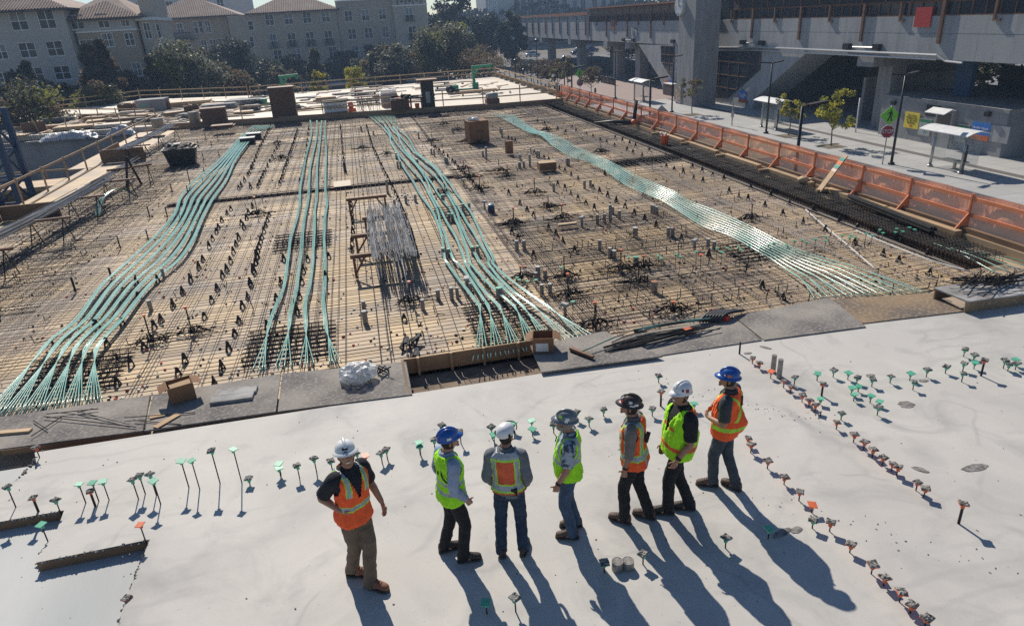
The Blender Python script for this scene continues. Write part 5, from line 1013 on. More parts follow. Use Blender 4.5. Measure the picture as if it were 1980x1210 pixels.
# sloped struts either side of the tower
def strut(px, depth, X=SX-.06, name='strut'):
    q = MB(); q.ext(wall_poly(px, X), (depth,0,0)); me = q.mesh(name, conc_deck, org=org); bm = bmesh.new(); bm.from_mesh(me); bmesh.ops.recalc_face_normals(bm, faces=bm.faces); bmesh.ops.triangulate(bm, faces=[f for f in bm.faces if len(f.verts) > 4]); bm.to_mesh(me); bm.free(); return inst(name, me, t)
strut([(1235,87),(1310,88),(1306,196),(1277,189),(1282,172),(1275,151)], 3.0)
strut([(1378,96),(1560,102),(1460,191),(1452,222),(1358,206),(1358,150)], 3.2)
def glaze(px, nx, nz, X, label):
    P4 = wall_poly(px, X); q = MB(); q.ext(P4, (.05,0,0)); g = part(q, 'glazing', glass_dark)
    fq = MB(); a, b, c, d = P4[0], P4[1], P4[-2], P4[-1]
    ys = sorted(p.y for p in P4); zs = sorted(p.z for p in P4)
    def inside(y, z):
        n = 0
        for i in range(len(P4)):
            p1, p2 = P4[i], P4[(i+1) % len(P4)]
            if (p1.z > z) != (p2.z > z) and y < p1.y+(z-p1.z)/(p2.z-p1.z)*(p2.y-p1.y): n += 1
        return n % 2
    def run(f, lo, hi):
        s = None; N = 60
        for i in range(N+2):
            ok = i <= N and inside(*f(lo+(hi-lo)*i/N))
            if ok and s is None: s = i
            if not ok and s is not None:
                y0, z0 = f(lo+(hi-lo)*s/N); y1, z1 = f(lo+(hi-lo)*(i-1)/N); fq.box(X-.05,X-.005,min(y0,y1)-.035,max(y0,y1)+.035,min(z0,z1)-.035,max(z0,z1)+.035); s = None
    for i in range(nx+1): y = ys[0]+(ys[-1]-ys[0])*(i+.02)/(nx+.04); run(lambda z, y=y: (y, z), zs[0], zs[-1])
    for i in range(nz+1): z = zs[0]+(zs[-1]-zs[0])*(i+.02)/(nz+.04); run(lambda y, z=z: (y, z), ys[0], ys[-1])
    part(fq, 'mullions', brownwood, g)
glaze([(1278,89),(1304,90),(1302,157),(1278,119)], 3, 4, SX-.12, '')
glaze([(1360,93),(1472,97),(1469,136),(1407,191),(1359,187)], 6, 4, SX-.12, '')
# columns and cross beams under the deck
for u, w_ in ((1046,1.6),(1101,1.6),(1171,1.5),(1213,1.2)):
    y = Yat(u, 80); q = MB(); q.box(SX+1.6,SX+2.9,y-.9,y+.9,GZ,.9); q.box(SX-.02,SX+9,y-.8,y+.8,.9,1.745); q.box(SX+8,SX+9.2,y-.9,y+.9,GZ,.9); part(q, 'column', conc_tower)
y = Yat(1675, 112, SX); q = MB(); q.box(SX-.05,SX+12,y-.9,y+.9,.95,1.745); q.box(SX+1.9,SX+3.2,y-.75,y+.75,GZ,.95); part(q, 'column', conc_tower)
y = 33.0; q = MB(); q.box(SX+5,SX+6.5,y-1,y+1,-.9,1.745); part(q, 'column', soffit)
q = MB(); y = Yat(1862,150,SX+3); q.box(SX+3,SX+3.4,y-.7,y+.7,-.9,1.75); part(q, 'blue_panel', mat('blue_panel', (.02,.07,.16), rough=.5))
for x0, x1, y0, y1, z1_ in ((13,13.3,52,83,1.9),(3.2,13,68,68.3,1.9),(3,13,82,82.3,1.9),(3.2,13,52.4,52.7,-.3)): q = MB(); q.box(SX+x0,SX+x1-(.01 if x1 == 13 else 0),y0,y1,GZ,z1_-.002); part(q, 'concourse_wall', conc_tower)
q = MB(); q.box(SX+12,SX+12.3,26,48,GZ,.3); part(q, 'concourse_wall', soffit); q = MB(); q.box(SX+20,SX+20.3,84,112,GZ,1.9); part(q, 'concourse_wall', soffit)  # farthest wall added to block the sunlit lot and darken the underside
q = MB(); q.box(SX+12.9,SX+12.99,57,60,-2.6,-1.0); part(q, 'dim_poster', mat('dim_poster', (.18,.07,.03), (.05,.05,.08), scale=3, rough=.6))
# drain pipe, lights and panels on the wall
q = MB(); pts = wall_poly([(1337,92),(1470,92),(1700,102),(1812,107)], SX-.25); q.tube(pts, .09, 7); q.tube([p+V((.02,0,-.28)) for p in pts], .07, 7); q.tube([pts[-1], pts[-1]+V((0,-.8,-.35)), pts[-1]+V((0,-2.2,-.4))], .08, 7); part(q, 'pipe', alu)
for zx, zy in ((600,302),(795,307)): p = PX(1460+zx/3.36, zy/3.36, SX-.1); q = MB(); q.box(p.x-.2,p.x+.1,p.y-.35,p.y+.35,p.z-.22,p.z+.22); part(q, 'floodlight', steel_dark)
for zx, zy in ((895,306),(968,309),(1273,318),(1810,325),(1955,330)): p = PX(980+zx/3.96, zy/3.96, SX-.1); q = MB(); q.box(p.x-.2,p.x+.1,p.y-.4,p.y+.4,p.z-.2,p.z+.2); part(q, 'floodlight', steel_dark)
for p0, p1 in (((1637,91),(1694,92)),((1206,77),(1225,78)),((1437,83),(1473,84))): q = MB(); q.tube([PX(*p0,SX-.1), PX(*p1,SX-.1)], .05, 5); part(q, 'conduit', alu)
def panel(name, label, cat, px, m, X=SX-.1, th=.06, post=None):
    P4 = wall_poly(px, X); ys = [p.y for p in P4]; zs = [p.z for p in P4]; y0, y1, z0, z1 = min(ys), max(ys), min(zs), max(zs)
    c = V((X,(y0+y1)/2,(z0+z1)/2)); tt = thing(name, label, cat, tuple(c)); q = MB(); q.box(X,X+th,y0,y1,z0,z1); q.build('board', m, tt, org=c); return tt, y0, y1, z0, z1, c
def bands(tt, c, X, y0, y1, lst):
    for nm, z0, z1, m in lst: q = MB(); q.box(X-.008,X-.001,y0,y1,z0,z1); q.build(nm, m, tt, org=c)
def words(tt, c, X, lines, m, y, align='CENTER', nm='lettering'):
    for body, z, s in lines: me = text_mesh(body, s, m, .003, align); inst(nm, me, tt, M=Matrix.Translation((X-.012-c[0], y-c[1], z-c[2])) @ FACE_MX)
panel('red_banner', 'plain red square panel hung high on the station wall at right', 'panel', [(1772,15),(1803,16),(1797,53),(1770,52)], mat('red_panel', (.42,.03,.02), rough=.6))
panel('orange_banner', 'small brown orange panel hung on the station wall left of the clock tower', 'panel', [(1181,39),(1188,40),(1188,58),(1181,57)], mat('rust_panel', (.30,.10,.05), rough=.6))
tt, y0, y1, z0, z1, c = panel('transit_logo', 'black and blue letter logo on the grey station wall left of the tower', 'logo', [(1220.5,54.5),(1231,54.5),(1231,69.5),(1220.5,69.5)], conc_deck, th=.02)
h = z1-z0; ym = (y0+y1)/2
words(tt, c, SX-.1, [('b', z0+h*.42, h*1.3)], ink, ym+h*.20); words(tt, c, SX-.1, [('a', z0+h*.40, h*1.05)], blue_sign, ym-h*.28); 
q = MB(); q.box(SX-.112,SX-.101,y0,ym+h*.02,z1-h*.15,z1); q.build('top_strip', ink, tt, org=c)
# clock tower
ty0, ty1 = 69.8, 73.6; tx0, tx1 = 35.1, 37.9
t = thing('clock_tower', 'square grey concrete clock tower standing in front of the station', 'tower', (tx0,ty0,GZ)); org = t.location
q = MB(); q.box(tx0,tx1,ty0,ty1,GZ,3.0); q.box(tx0,tx1,ty0,ty1,3.02,9.5); q.box(tx0+.02,tx1-.02,ty0+.02,ty1-.02,3.0,3.02); q.build('shaft', conc_tower, t, org=org)
cz, cyy, cr = PX(1317,12,tx0).z, PX(1317.5,12,tx0).y, .98
q = MB(); ring = lambda x, r: [(x, cyy+r*math.cos(i*math.pi/20), cz+r*1.0*math.sin(i*math.pi/20)) for i in range(40)]
q.loft([ring(tx0-.30,cr*1.0), ring(tx0-.32,cr*.96)]); q.loft([ring(tx0-.30,cr), ring(tx0,cr*.96)]); cf = q.build('clock_face', mat('clock_white', (.62,.62,.60), rough=.6), t, org=org)
q = MB()
for i in range(12):
    a = i*math.pi/6; r0, r1 = (.70,.9) if i % 3 == 0 else (.8,.9); d = V((0, -math.sin(a), math.cos(a))); q.beam(V((tx0-.325,cyy,cz))+d*cr*r0, V((tx0-.325,cyy,cz))+d*cr*r1, .05 if i % 3 else .1, .02)
q.build('hour_marks', ink, cf, org=org); q = MB(); o_ = V((tx0-.33,cyy,cz)); q.beam(o_, o_+V((0,-.52,.02)), .06, .02); q.build('hour_hand', ink, cf, org=org); q = MB(); q.beam(o_, o_+V((0,.02,.7)), .04, .018); q.build('minute_hand', ink, cf, org=org)
pp = PX(1310,180,tx0-.06); q = MB(); q.box(tx0-.07,tx0-.002,pp.y-.85,pp.y+.85,pp.z-1.0,pp.z+.9); tt = thing('framed_poster', 'framed brown and white poster on the foot of the clock tower', 'poster', tuple(pp)); q.build('frame', alu, tt, org=pp); q = MB(); q.box(tx0-.075,tx0-.071,pp.y-.72,pp.y+.72,pp.z-.86,pp.z+.76); q.build('print', mat('poster_print', (.5,.36,.25), (.20,.10,.07), scale=4, rough=.5, c3=(.7,.65,.6), s3=3, k3=.8), tt, org=pp)
tt, y0, y1, z0, z1, c = panel('split_poster', 'orange and blue split poster on the strut left of the tower', 'poster', [(1288,155),(1298.5,155.5),(1298,174),(1287,173)], blue_sign, X=SX-.25)
q = MB(); q.box(SX-.262,SX-.251,(y0+y1)/2,y1,z0,z1); q.build('orange_half', orange_sign, tt, org=c)
q = MB(); pb = PX(1297,185,SX-1); q.box(pb.x-.5,pb.x+.3,pb.y-1.2,pb.y+1.2,KZ,KZ+1.3); t2 = thing('newspaper_boxes', 'grey metal newspaper boxes at the foot of the left strut', 'boxes', (pb.x,pb.y,KZ)); q.build('boxes', steel, t2, org=t2.location); q = MB(); q.box(pb.x-.55,pb.x+.35,pb.y-1.25,pb.y+1.25,KZ+1.301,KZ+1.36); q.build('top', white_paint, t2, org=t2.location)
def blueposter(px, label, lines, X, foot='orange_band'):
    tt, y0, y1, z0, z1, c = panel('framed_poster', label, 'poster', px, blue_sign, X=X); h = z1-z0; wdt = y1-y0
    bands(tt, c, X, y0, y1, [(foot, z0, z0+h*.3, orange_sign)]); words(tt, c, X, lines(z0, h, wdt), white_ink, (y0+y1)/2); return tt
blueposter([(1429,176),(1443.5,177),(1442,199),(1428,197.5)], 'small blue poster with an orange foot on the right strut by the shelter', lambda z0, h, w_: [('Huddle', z0+h*.66, w_*.30),('happy.', z0+h*.50, w_*.2)], SX-.25)
# ticket block with posters
bx = 39.25
t = thing('ticket_block', 'low grey concrete block with posters under the station at right', 'building', (bx,41,GZ)); org = t.location
q = MB(); q.box(bx,bx+9.5,35.7,46.6,GZ,-1.15); q.box(bx+9.5,bx+9.6,24,35.7,GZ,-.9); q.build('body', conc_wall, t, org=org); q = MB(); q.box(bx-.06,bx+9.6,35.62,46.66,-1.148,-.93); q.build('coping', conc_tower, t, org=org)
for zx, zy in ((908,668),(1520,742)): p = PX(1460+zx/3.36, zy/3.36, bx); q = MB(); q.box(bx-.22,bx-.001,p.y-.18,p.y+.18,p.z-.14,p.z+.14); q.build('wall_light', steel_dark, t, org=org)
def zp(l): return [(1460+x/3.36, y/3.36) for x, y in l]
tt, y0, y1, z0, z1, c = panel('yellow_poster', 'yellow lettered poster with black words on the ticket block', 'poster', zp([(978,732),(1070,740),(1055,840),(963,826)]), yellow_sign, X=bx-.08)
h, w_ = z1-z0, y1-y0; words(tt, c, bx-.08, [('One Suite.', z0+h*.82, w_*.155),('Multiple ways', z0+h*.66, w_*.14),('to run your', z0+h*.51, w_*.15),('business.', z0+h*.36, w_*.16)], ink, (y0+y1)/2)
q = MB(); q.box(bx-.09,bx-.081,(y0+y1)/2-.12,(y0+y1)/2+.12,z0+h*.1,z0+h*.22); q.build('emblem', orange_sign, tt, org=c)
for px, l in ((zp([(1072,765),(1150,778),(1130,888),(1058,875)]),'transit map panel with green header left of the ticket kiosk'),(zp([(1308,805),(1395,815),(1375,925),(1290,915)]),'transit map panel with green header right of the ticket kiosk')):
    tt, y0, y1, z0, z1, c = panel('map_panel', l, 'map', px, alu, X=bx-.07); q = MB(); q.box(bx-.076,bx-.071,y0+.06,y1-.06,z0+.06,z1-.06); q.build('sheet', map_paper, tt, org=c)
    q = MB(); q.box(bx-.081,bx-.077,y0+.06,y1-.06,z1-.26,z1-.07); q.build('header', map_green, tt, org=c); q = MB()
    for k in range(3): q.beam((bx-.08,y0+.15+k*.2,z0+.2), (bx-.08,y1-.3-k*.15,z1-.45-k*.2), .02, .006)
    q.build('route_lines', ink, tt, org=c)
blueposter(zp([(1415,793),(1532,808),(1510,918),(1398,902)]), 'larger blue poster with an orange foot at the right end of the ticket block', lambda z0, h, w_: [('Huddle Happy.', z0+h*.70, w_*.145),('get together on the go', z0+h*.57, w_*.05)][:1], bx-.08)
panel('blank_panel', 'blank grey panel at the far right of the ticket block', 'panel', zp([(1532,812),(1652,828),(1636,932),(1512,916)]), conc_deck, X=bx-.05)
pk = PX(1460+1220/3.36, 815/3.36, bx-.3); t2 = thing('ticket_kiosk', 'dark ticket kiosk with a sloping white awning between the map panels', 'kiosk', (bx,pk.y,KZ)); org = t2.location
q = MB(); q.box(bx-.35,bx-.002,pk.y-.75,pk.y+.7,KZ,-1.35); q.build('cabinet', conc_tower, t2, org=org); q = MB(); q.box(bx-.365,bx-.352,pk.y-.6,pk.y+.55,-2.5,-1.6); q.build('screen', glass_dark, t2, org=org); q = MB(); q.box(bx-.02,bx-.004,pk.y+.75,pk.y+2.0,-2.0,-1.25); q.build('dark_board', ink, t2, org=org)
q = MB(); q.ext([(bx-.95,pk.y-.6,-1.62),(bx-.95,pk.y+1.1,-1.62),(bx-.3,pk.y+1.1,-1.34),(bx-.3,pk.y-.6,-1.34)], (0,0,.05)); q.build('awning', white_paint, t2, org=org)
# ------------------------------------------------------------------ street furniture
def lamp(base, h, label, arms=2, side=0):
    t = thing('street_lamp', label, 'street lamp', tuple(base), group='black street lamps'); q = MB(); q.tube([(0,0,0),(0,0,h)], [.085,.06], 8); q.lathe([(.2,0),(.2,.12),(.1,.16)], 10); q.build('pole', pole_black, t, True)
    for s in ((-1,1) if arms == 2 else (1,)):
        q = MB(); q.beam((0,0,h-.02), (s*.3,0,h+.02), .06, .06); q.ext([(s*.25,-.14,h-.02),(s*1.05,-.14,h+.06),(s*1.05,.14,h+.06),(s*.25,.14,h-.02)], (0,0,.09)); q.build('lamp_head', steel_dark, t)
    t.rotation_euler.z = side
lp = [((1723,318),(1757,145),'street lamp right of the stop sign at the large bus shelter',2),((1481,258),(1497,122),'street lamp beside the middle shelter in front of the right strut',2),((1299,217),(1304,110),'street lamp at the foot of the clock tower',2)]
for b, tp, l, n in lp: p = P(*b, KZ); lamp(p, above(*tp, p)-KZ, l, n, .2)
p = P(1189.5,190,KZ); lamp(p, above(1191,101,p)-KZ, 'slim street lamp on the plaza beside the far shelter', 2, .2)
def hidden_lamp(u, v, Yd, l):            # near kerb lamps whose feet stand behind the fence
    p = PX(u, v, 17.2); lamp(V((17.2,p.y,GZ)), p.z-GZ, l, 1, 0)
hidden_lamp(1552,206,0,'single headed lamp behind the orange fence near the leaning plank'); hidden_lamp(1258,154,0,'single headed lamp behind the orange fence near the black tool'); hidden_lamp(1105,132,0,'single headed lamp behind the orange fence near the small crossing sign'); 
for u, v, b, l in ((1026,122,(1028,172),'left one of two far lamps past the end of the orange fence'),(1040,122,(1040,165),'right one of two far lamps past the end of the orange fence')):
    p = P(*b, GZ); lamp(p, above(u, v, p)-GZ, l, 1, .1)
for (u, vt, vb, l) in ((998,122,160,'dark lantern post behind the far guard rail'),(1013,140,152,'short dark post by the far kerb'),(1092,117,180,'dark lantern post between the plaza trees'),(508,130,160,'dark lantern post beside the left yellow lit tree'),(240,178,190,'white lantern post at the back left'),(1040,60,160,'thin dark pole rising in front of the far station')):
    p = P(u, vb, GZ); h = min(6, above(u, vt, p)-GZ); t = thing('lantern_post', l, 'lantern', tuple(p)); q = MB(); q.tube([(0,0,0),(0,0,h)], .08, 6); q.build('pole', pole_black, t, True); q = MB(); q.lathe([(.12,h),(.28,h+.25),(.22,h+.5),(.05,h+.6)], 8); q.build('lantern', pole_black if u != 240 else white_paint, t)
def sign_post(base, top, label, size=1.0):
    p = P(*base, KZ); H = above(*top, p)-KZ; t = thing('sign_post', label, 'road sign', tuple(p), -.45); q = MB(); q.tube([(0,0,0),(0,0,H)], .035, 6); q.build('post', alu, t, True)
    r = .42*size; zo = H-.55*size*1.0-.62*size*.0-.62*size-.42*size; z1_ = H-.6*size; z2_ = z1_-1.02*size
    q = MB(); q.ext([(0,-.05,z1_-.6*size),(.6*size,-.05,z1_),(0,-.05,z1_+.6*size),(-.6*size,-.05,z1_)], (0,.02,0)); d = q.build('crossing_plate', sign_green, t)
    q = MB(); s = size*.42; 
    def fig(x, z): return (x*s, -.052, z1_+z*s)
    q.ball((0.05*s,-.055,z1_+.78*s), (.13*s,.004,.13*s), 10, 6)
    q.ext([fig(-.12,.6),fig(.2,.6),fig(.18,-.05),(fig(-.1,-.05))], (0,-.005,0)); q.ext([fig(-.1,0),fig(.08,0),fig(-.18,-.85),fig(-.36,-.85)], (0,-.0055,0)); q.ext([fig(.0,0),fig(.18,0),fig(.36,-.85),fig(.18,-.85)], (0,-.006,0)); q.ext([fig(-.12,.58),fig(-.06,.4),fig(-.4,.1),fig(-.46,.2)], (0,-.0065,0)); q.ext([fig(.14,.58),fig(.22,.5),fig(.4,.0),fig(.3,.0)], (0,-.007,0)); q.build('walking_figure', ink, d)
    q = MB(); q.ext([(r*1.04*math.cos(i*math.pi/4+math.pi/8), -.05, z2_+r*1.04*math.sin(i*math.pi/4+math.pi/8)) for i in range(8)], (0,.02,0)); q.build('plate_rim', white_ink, t)
    q = MB(); q.ext([(r*.95*math.cos(i*math.pi/4+math.pi/8), -.056, z2_+r*.95*math.sin(i*math.pi/4+math.pi/8)) for i in range(8)], (0,.005,0)); st_ = q.build('stop_plate', sign_red, t)
    me = text_mesh('STOP', .36*size, white_ink, .002); inst('lettering', me, st_, M=Matrix.Translation((0,-.062,z2_)) @ FACE_MY @ Matrix.Scale(.82,4,(1,0,0)))
sign_post((1706,318),(1725,205),'stop sign under a lime crossing sign at the large bus shelter',.95)
sign_post((1122,186),(1122,133),'stop sign under a lime crossing sign at the plaza edge, farther one',1.05)
# back of a diamond warning sign behind the fence
p = PX(1279,225,17.0); t = thing('road_sign', 'grey back of a diamond road sign behind the orange fence', 'road sign', (17.0,p.y,GZ), -.3); z = p.z-GZ; q = MB(); q.ext([(0,0,z-.62),(.62,0,z),(0,0,z+.62),(-.62,0,z)], (0,.03,0)); q.build('plate', alu, t); q = MB(); q.tube([(0,.06,0),(0,.06,z+.6)], .04, 6); q.build('post', alu, t)
def shelter(p0, ln, label, h=2.15, dp=1.25):
    """p0: front left foot"""
    t = thing('bus_shelter', label, 'bus shelter', tuple(p0), group='bus shelters'); n = 8
    q = MB(); rings = []
    for i in range(n+1):
        x = -.3+(dp+.35)*i/n; z = h+.22*math.sin(math.pi*i/n*.9)
        rings.append([(x,.95,z),(x,-ln-.4,z),(x,-ln-.4,z+.05),(x,.95,z+.05)])
    q.loft(rings); q.build('roof', white_paint, t, False)
    for y in (0,-ln): q = MB(); q.tube([(.1,y,0),(.1,y,h+.05)], .085, 8); q.lathe([(.16,0),(.16,.1)], 8, (.1,y,0)); q.build('post', alu, t, True)
    q = MB(); q.box(dp-.06,dp-.04,-ln,0,.25,h-.1); q.box(.2,dp-.1,.0,.02,.25,h-.1); q.build('glass_panel', shelter_glass, t)
    q = MB(); q.box(.5,.95,-ln+.3,-ln+1.9,.48,.54); b_ = q.build('bench', alu, t); q = MB(); q.tube([(.72,-ln+1.1,0),(.72,-ln+1.1,.48)], .1, 8); q.build('bench_leg', alu, b_)
    q = MB(); q.box(.02,.1,-ln-.25,-ln-.15,.7,1.3); q.tube([(.06,-ln-.2,0),(.06,-ln-.2,h-.1)], .03, 6); q.build('stop_flag_pole', pole_black, t); q = MB(); q.box(.02,.1,-ln-.6,-ln-.1,h-.45,h-.1); q.build('route_flag', grey_box, t)
shelter(P(1795,322,KZ), 2.3, 'large bus shelter with a white curved roof in front of the posters')
p = P(1470,246,KZ); shelter(p, 2.2, 'middle bus shelter between a street lamp and the right strut')
p = P(1225,194,KZ); shelter(p, 2.6, 'farthest bus shelter beside the plaza')
q = MB(); p = P(1654,256,KZ); q.tube([(0,0,0),(0,0,above(1659,190,p)-KZ)], .06, 6); tag(q.build('white_pole', white_paint, None, True, loc=tuple(p)), 'plain pale pole before the dark entrance between two small trees', 'pole')
q = MB(); p = P(1415,243,KZ); q.tube([(0,0,0),(0,0,2.4)], .05, 6); q.box(-.05,.05,-.75,-.06,1.95,2.35); q.box(-.09,.09,-.09,.09,.7,1.2); tag(q.build('bus_stop_pole', alu, None, loc=tuple(p)), 'slim bus stop pole with a small flag near the low blue poster', 'pole')
for i, (u, v) in enumerate(((1047,176),(1055,178),(1064,180),(1073,181),(1082,181))):
    p = P(u, v, KZ); q = MB(); q.lathe([(.13,0),(.13,.95),(.06,1.05)], 8); tag(q.build('bollard', pole_black, None, True, loc=tuple(p)), f'black bollard, {["leftmost","second","middle","fourth","rightmost"][i]} of five under the plaza trees', 'bollard', 'plaza bollards')
p = P(1151,188,KZ); q = MB(); q.lathe([(.16,0),(.16,.1),(.13,.12),(.13,1.0),(.06,1.1)], 8); tag(q.build('bollard', pole_black, None, True, loc=tuple(p)), 'lone black bollard right of the plaza tree by the stop sign', 'bollard', 'plaza bollards')
for i in range(11):
    p = P(1163+i*2.6, 160+i*.55, KZ); q = MB(); q.lathe([(.1,0),(.1,.95),(.05,1.0)], 6); tag(q.build('bollard', pole_black, None, True, loc=tuple(p)), 'thin dark bollard in the dense row before the station columns', 'bollard', 'station bollards')
# white coach seen over the fence
t = thing('coach', 'white coach roof seen over the orange fence in the street', 'bus', (19.9,51.5,GZ)); 
q = MB(); q.loft([[(-1.2,-4.1,.45),(1.2,-4.1,.45),(1.2,4.1,.45),(-1.2,4.1,.45)],[(-1.25,-4.15,1.2),(1.25,-4.15,1.2),(1.25,4.15,1.2),(-1.25,4.15,1.2)],[(-1.22,-4.1,2.7),(1.22,-4.1,2.7),(1.22,4.1,2.7),(-1.22,4.1,2.7)],[(-1.1,-4.0,3.0),(1.1,-4.0,3.0),(1.1,4.0,3.0),(-1.1,4.0,3.0)]]); q.build('body', white_paint, t)
for s in (-1,1):
    q = MB(); q.box(s*1.255-.02,s*1.255+.02,-3.6,3.6,1.5,2.4); q.build('window', glass_dark, t)
    for y in (-2.7,2.6): q = MB(); q.tube([(s*1.0,y,.48),(s*1.27,y,.48)], .48, 16); q.build('wheel', black_plastic, t, True)
q = MB(); q.box(-1.0,1.0,-4.18,-4.14,1.3,2.5); q.build('windscreen', glass_dark, t)
# cars
def car(loc, rz, c, label, group=None):
    t = thing('parked_car', label, 'car', loc, rz, group); m = mat('car_'+c[0], c[1], rough=.25, spec=.6)
    sec = [(-2.2,.45,.72,.78),(-2.05,.3,.86,.86),(-1.3,.25,.92,.9),(-.6,.25,.95,.9),(.9,.25,.95,.9),(1.9,.3,.8,.86),(2.2,.42,.66,.72)]
    q = MB(); q.loft([[(x,-w_,z0),(x,w_,z0),(x,w_*1.02,(z0+z1)/2),(x,w_*.9,z1),(x,-w_*.9,z1),(x,-w_*1.02,(z0+z1)/2)] for x, z0, z1, w_ in sec]); q.build('body', m, t, True)
    q = MB(); q.loft([[(-1.6,-.78,.9),(1.1,-.78,.9),(1.1,.78,.9),(-1.6,.78,.9)],[(-1.05,-.62,1.4),(.3,-.62,1.4),(.3,.62,1.4),(-1.05,.62,1.4)]]); q.build('windows', glass_dark, t)
    q = MB(); q.box(-1.0,.25,-.6,.6,1.4,1.44); q.build('roof', m, t)
    for x in (-1.35,1.4):
        for s in (-1,1):
            q = MB(); q.tube([(x,s*.72,.32),(x,s*.93,.32)], .32, 14); wv = q.build('tyre', black_plastic, t, True); q = MB(); q.tube([(x,s*.92,.32),(x,s*.94,.32)], .19, 10); q.build('rim', alu, wv)
    for s in (-1,1): q = MB(); q.box(2.1,2.2,s*.6-.14,s*.6+.14,.55,.68); q.build('headlight', white_ink, t)
silver, wht, drk, blu = ('silver',(.5,.5,.5)), ('white',(.7,.7,.7)), ('dark',(.03,.035,.045)), ('blue',(.05,.09,.18))
car(tuple(P(795,161,GZ)), 0.06, silver, 'silver car parked beyond the far guard rail near the right yellow lit tree')
car(tuple(P(655,170,GZ)), 0.0, silver, 'grey car half hidden between the two yellow lit trees')
k = 0
for u, v, c in ((1125,98,wht),(1134,100,silver),(1143,101,blu),(1120,106,drk),(1131,110,wht),(1010,92,wht),(1018,100,drk),(1030,110,wht),(955,96,wht),(1228,102,wht),(1236,103,silver)):
    p = P(u, v, GZ); car((p.x,p.y,GZ), U(-.3,.3)+.3, c, f'{c[0]} car in the far lot {["behind the second station column","just right of the white one behind the columns","at the right of the row behind the columns","lower in the row behind the columns","nearest white one behind the columns","beyond the trees left of the station","by the dark trees left of the station","nearest the leftmost station column","far left, behind the plaza end trees","left of the pair beyond the right column","right of the pair beyond the right column"][k]}', 'cars in the far lot'); k += 1
# ------------------------------------------------------------------ apartment buildings
stucco_w = mat('pale_stucco', (.46,.44,.40), (.42,.40,.37), scale=.4, rough=.9, detail=8)
stucco_t = mat('tan_stucco', (.40,.32,.235), (.36,.29,.215), scale=.4, rough=.9, detail=8)
stucco_b = mat('sand_stucco', (.43,.365,.28), (.39,.33,.255), scale=.4, rough=.9, detail=8)
stucco_p = mat('cream_stucco', (.47,.42,.34), (.43,.385,.31), scale=.4, rough=.9)
base_brown = mat('brown_base', (.22,.15,.11), (.18,.125,.09), scale=.5, rough=.9)
tile = brickmat('roof_tile', (.34,.20,.14), (.27,.16,.115), (.10,.065,.05), .3, .4, .05, .85, 'XY', noise_c=(.4,.33,.27), k=.4)
trim = mat('white_trim', (.78,.77,.75), rough=.7)
pane_m = mat('window_pane', (.022,.028,.038), (.06,.068,.08), scale=.35, rough=.15, spec=.25)
eave_m = mat('dark_eave', (.07,.06,.055), rough=.8)
iron = mat('dark_iron', (.04,.045,.05), rough=.6)
WIN = {}
def win_mesh(w_, h, bars):
    k = (round(w_,2), round(h,2), bars)
    if k not in WIN:
        q = MB(); f = .09
        q.box(-w_/2,-w_/2+f,-.07,.05,0,h); q.box(w_/2-f,w_/2,-.07,.05,0,h); q.box(-w_/2+f,w_/2-f,-.07,.05,0,f); q.box(-w_/2+f,w_/2-f,-.07,.05,h-f,h); q.box(-w_/2-.08,w_/2+.08,-.12,-.072,-.1,0)
        for i in range(1, bars): x = -w_/2+w_*i/bars; q.box(x-.04,x+.04,-.05,.05,f,h-f)
        q.box(-w_/2+f,w_/2-f,-.045,.045,h*.5-.03,h*.5+.03)
        g = MB(); g.box(-w_/2+f,w_/2-f,.0,.02,f,h-f)
        g2 = MB(); g2.box(-w_/2+f,w_/2-f,.0,.02,f,h-f); g2.box(-w_/2+f,w_/2-f,-.012,-.001,f+h*.42,h-f,1)
        g3 = MB(); g3.box(-w_/2+f,w_/2-f,.0,.02,f,h-f); g3.box(-w_/2+f,-w_/2*.35,-.012,-.001,f,h-f,1); g3.box(w_/2*.4,w_/2-f,-.012,-.001,f,h-f,1)
        bl = mat('pale_blind', (.26,.26,.25), rough=.8); pm = g.mesh('pane', pane_m)
        WIN[k] = (q.mesh('window', trim), (pm, pm, g2.mesh('pane', [pane_m, bl]), g3.mesh('pane', [pane_m, bl])))
    return WIN[k]
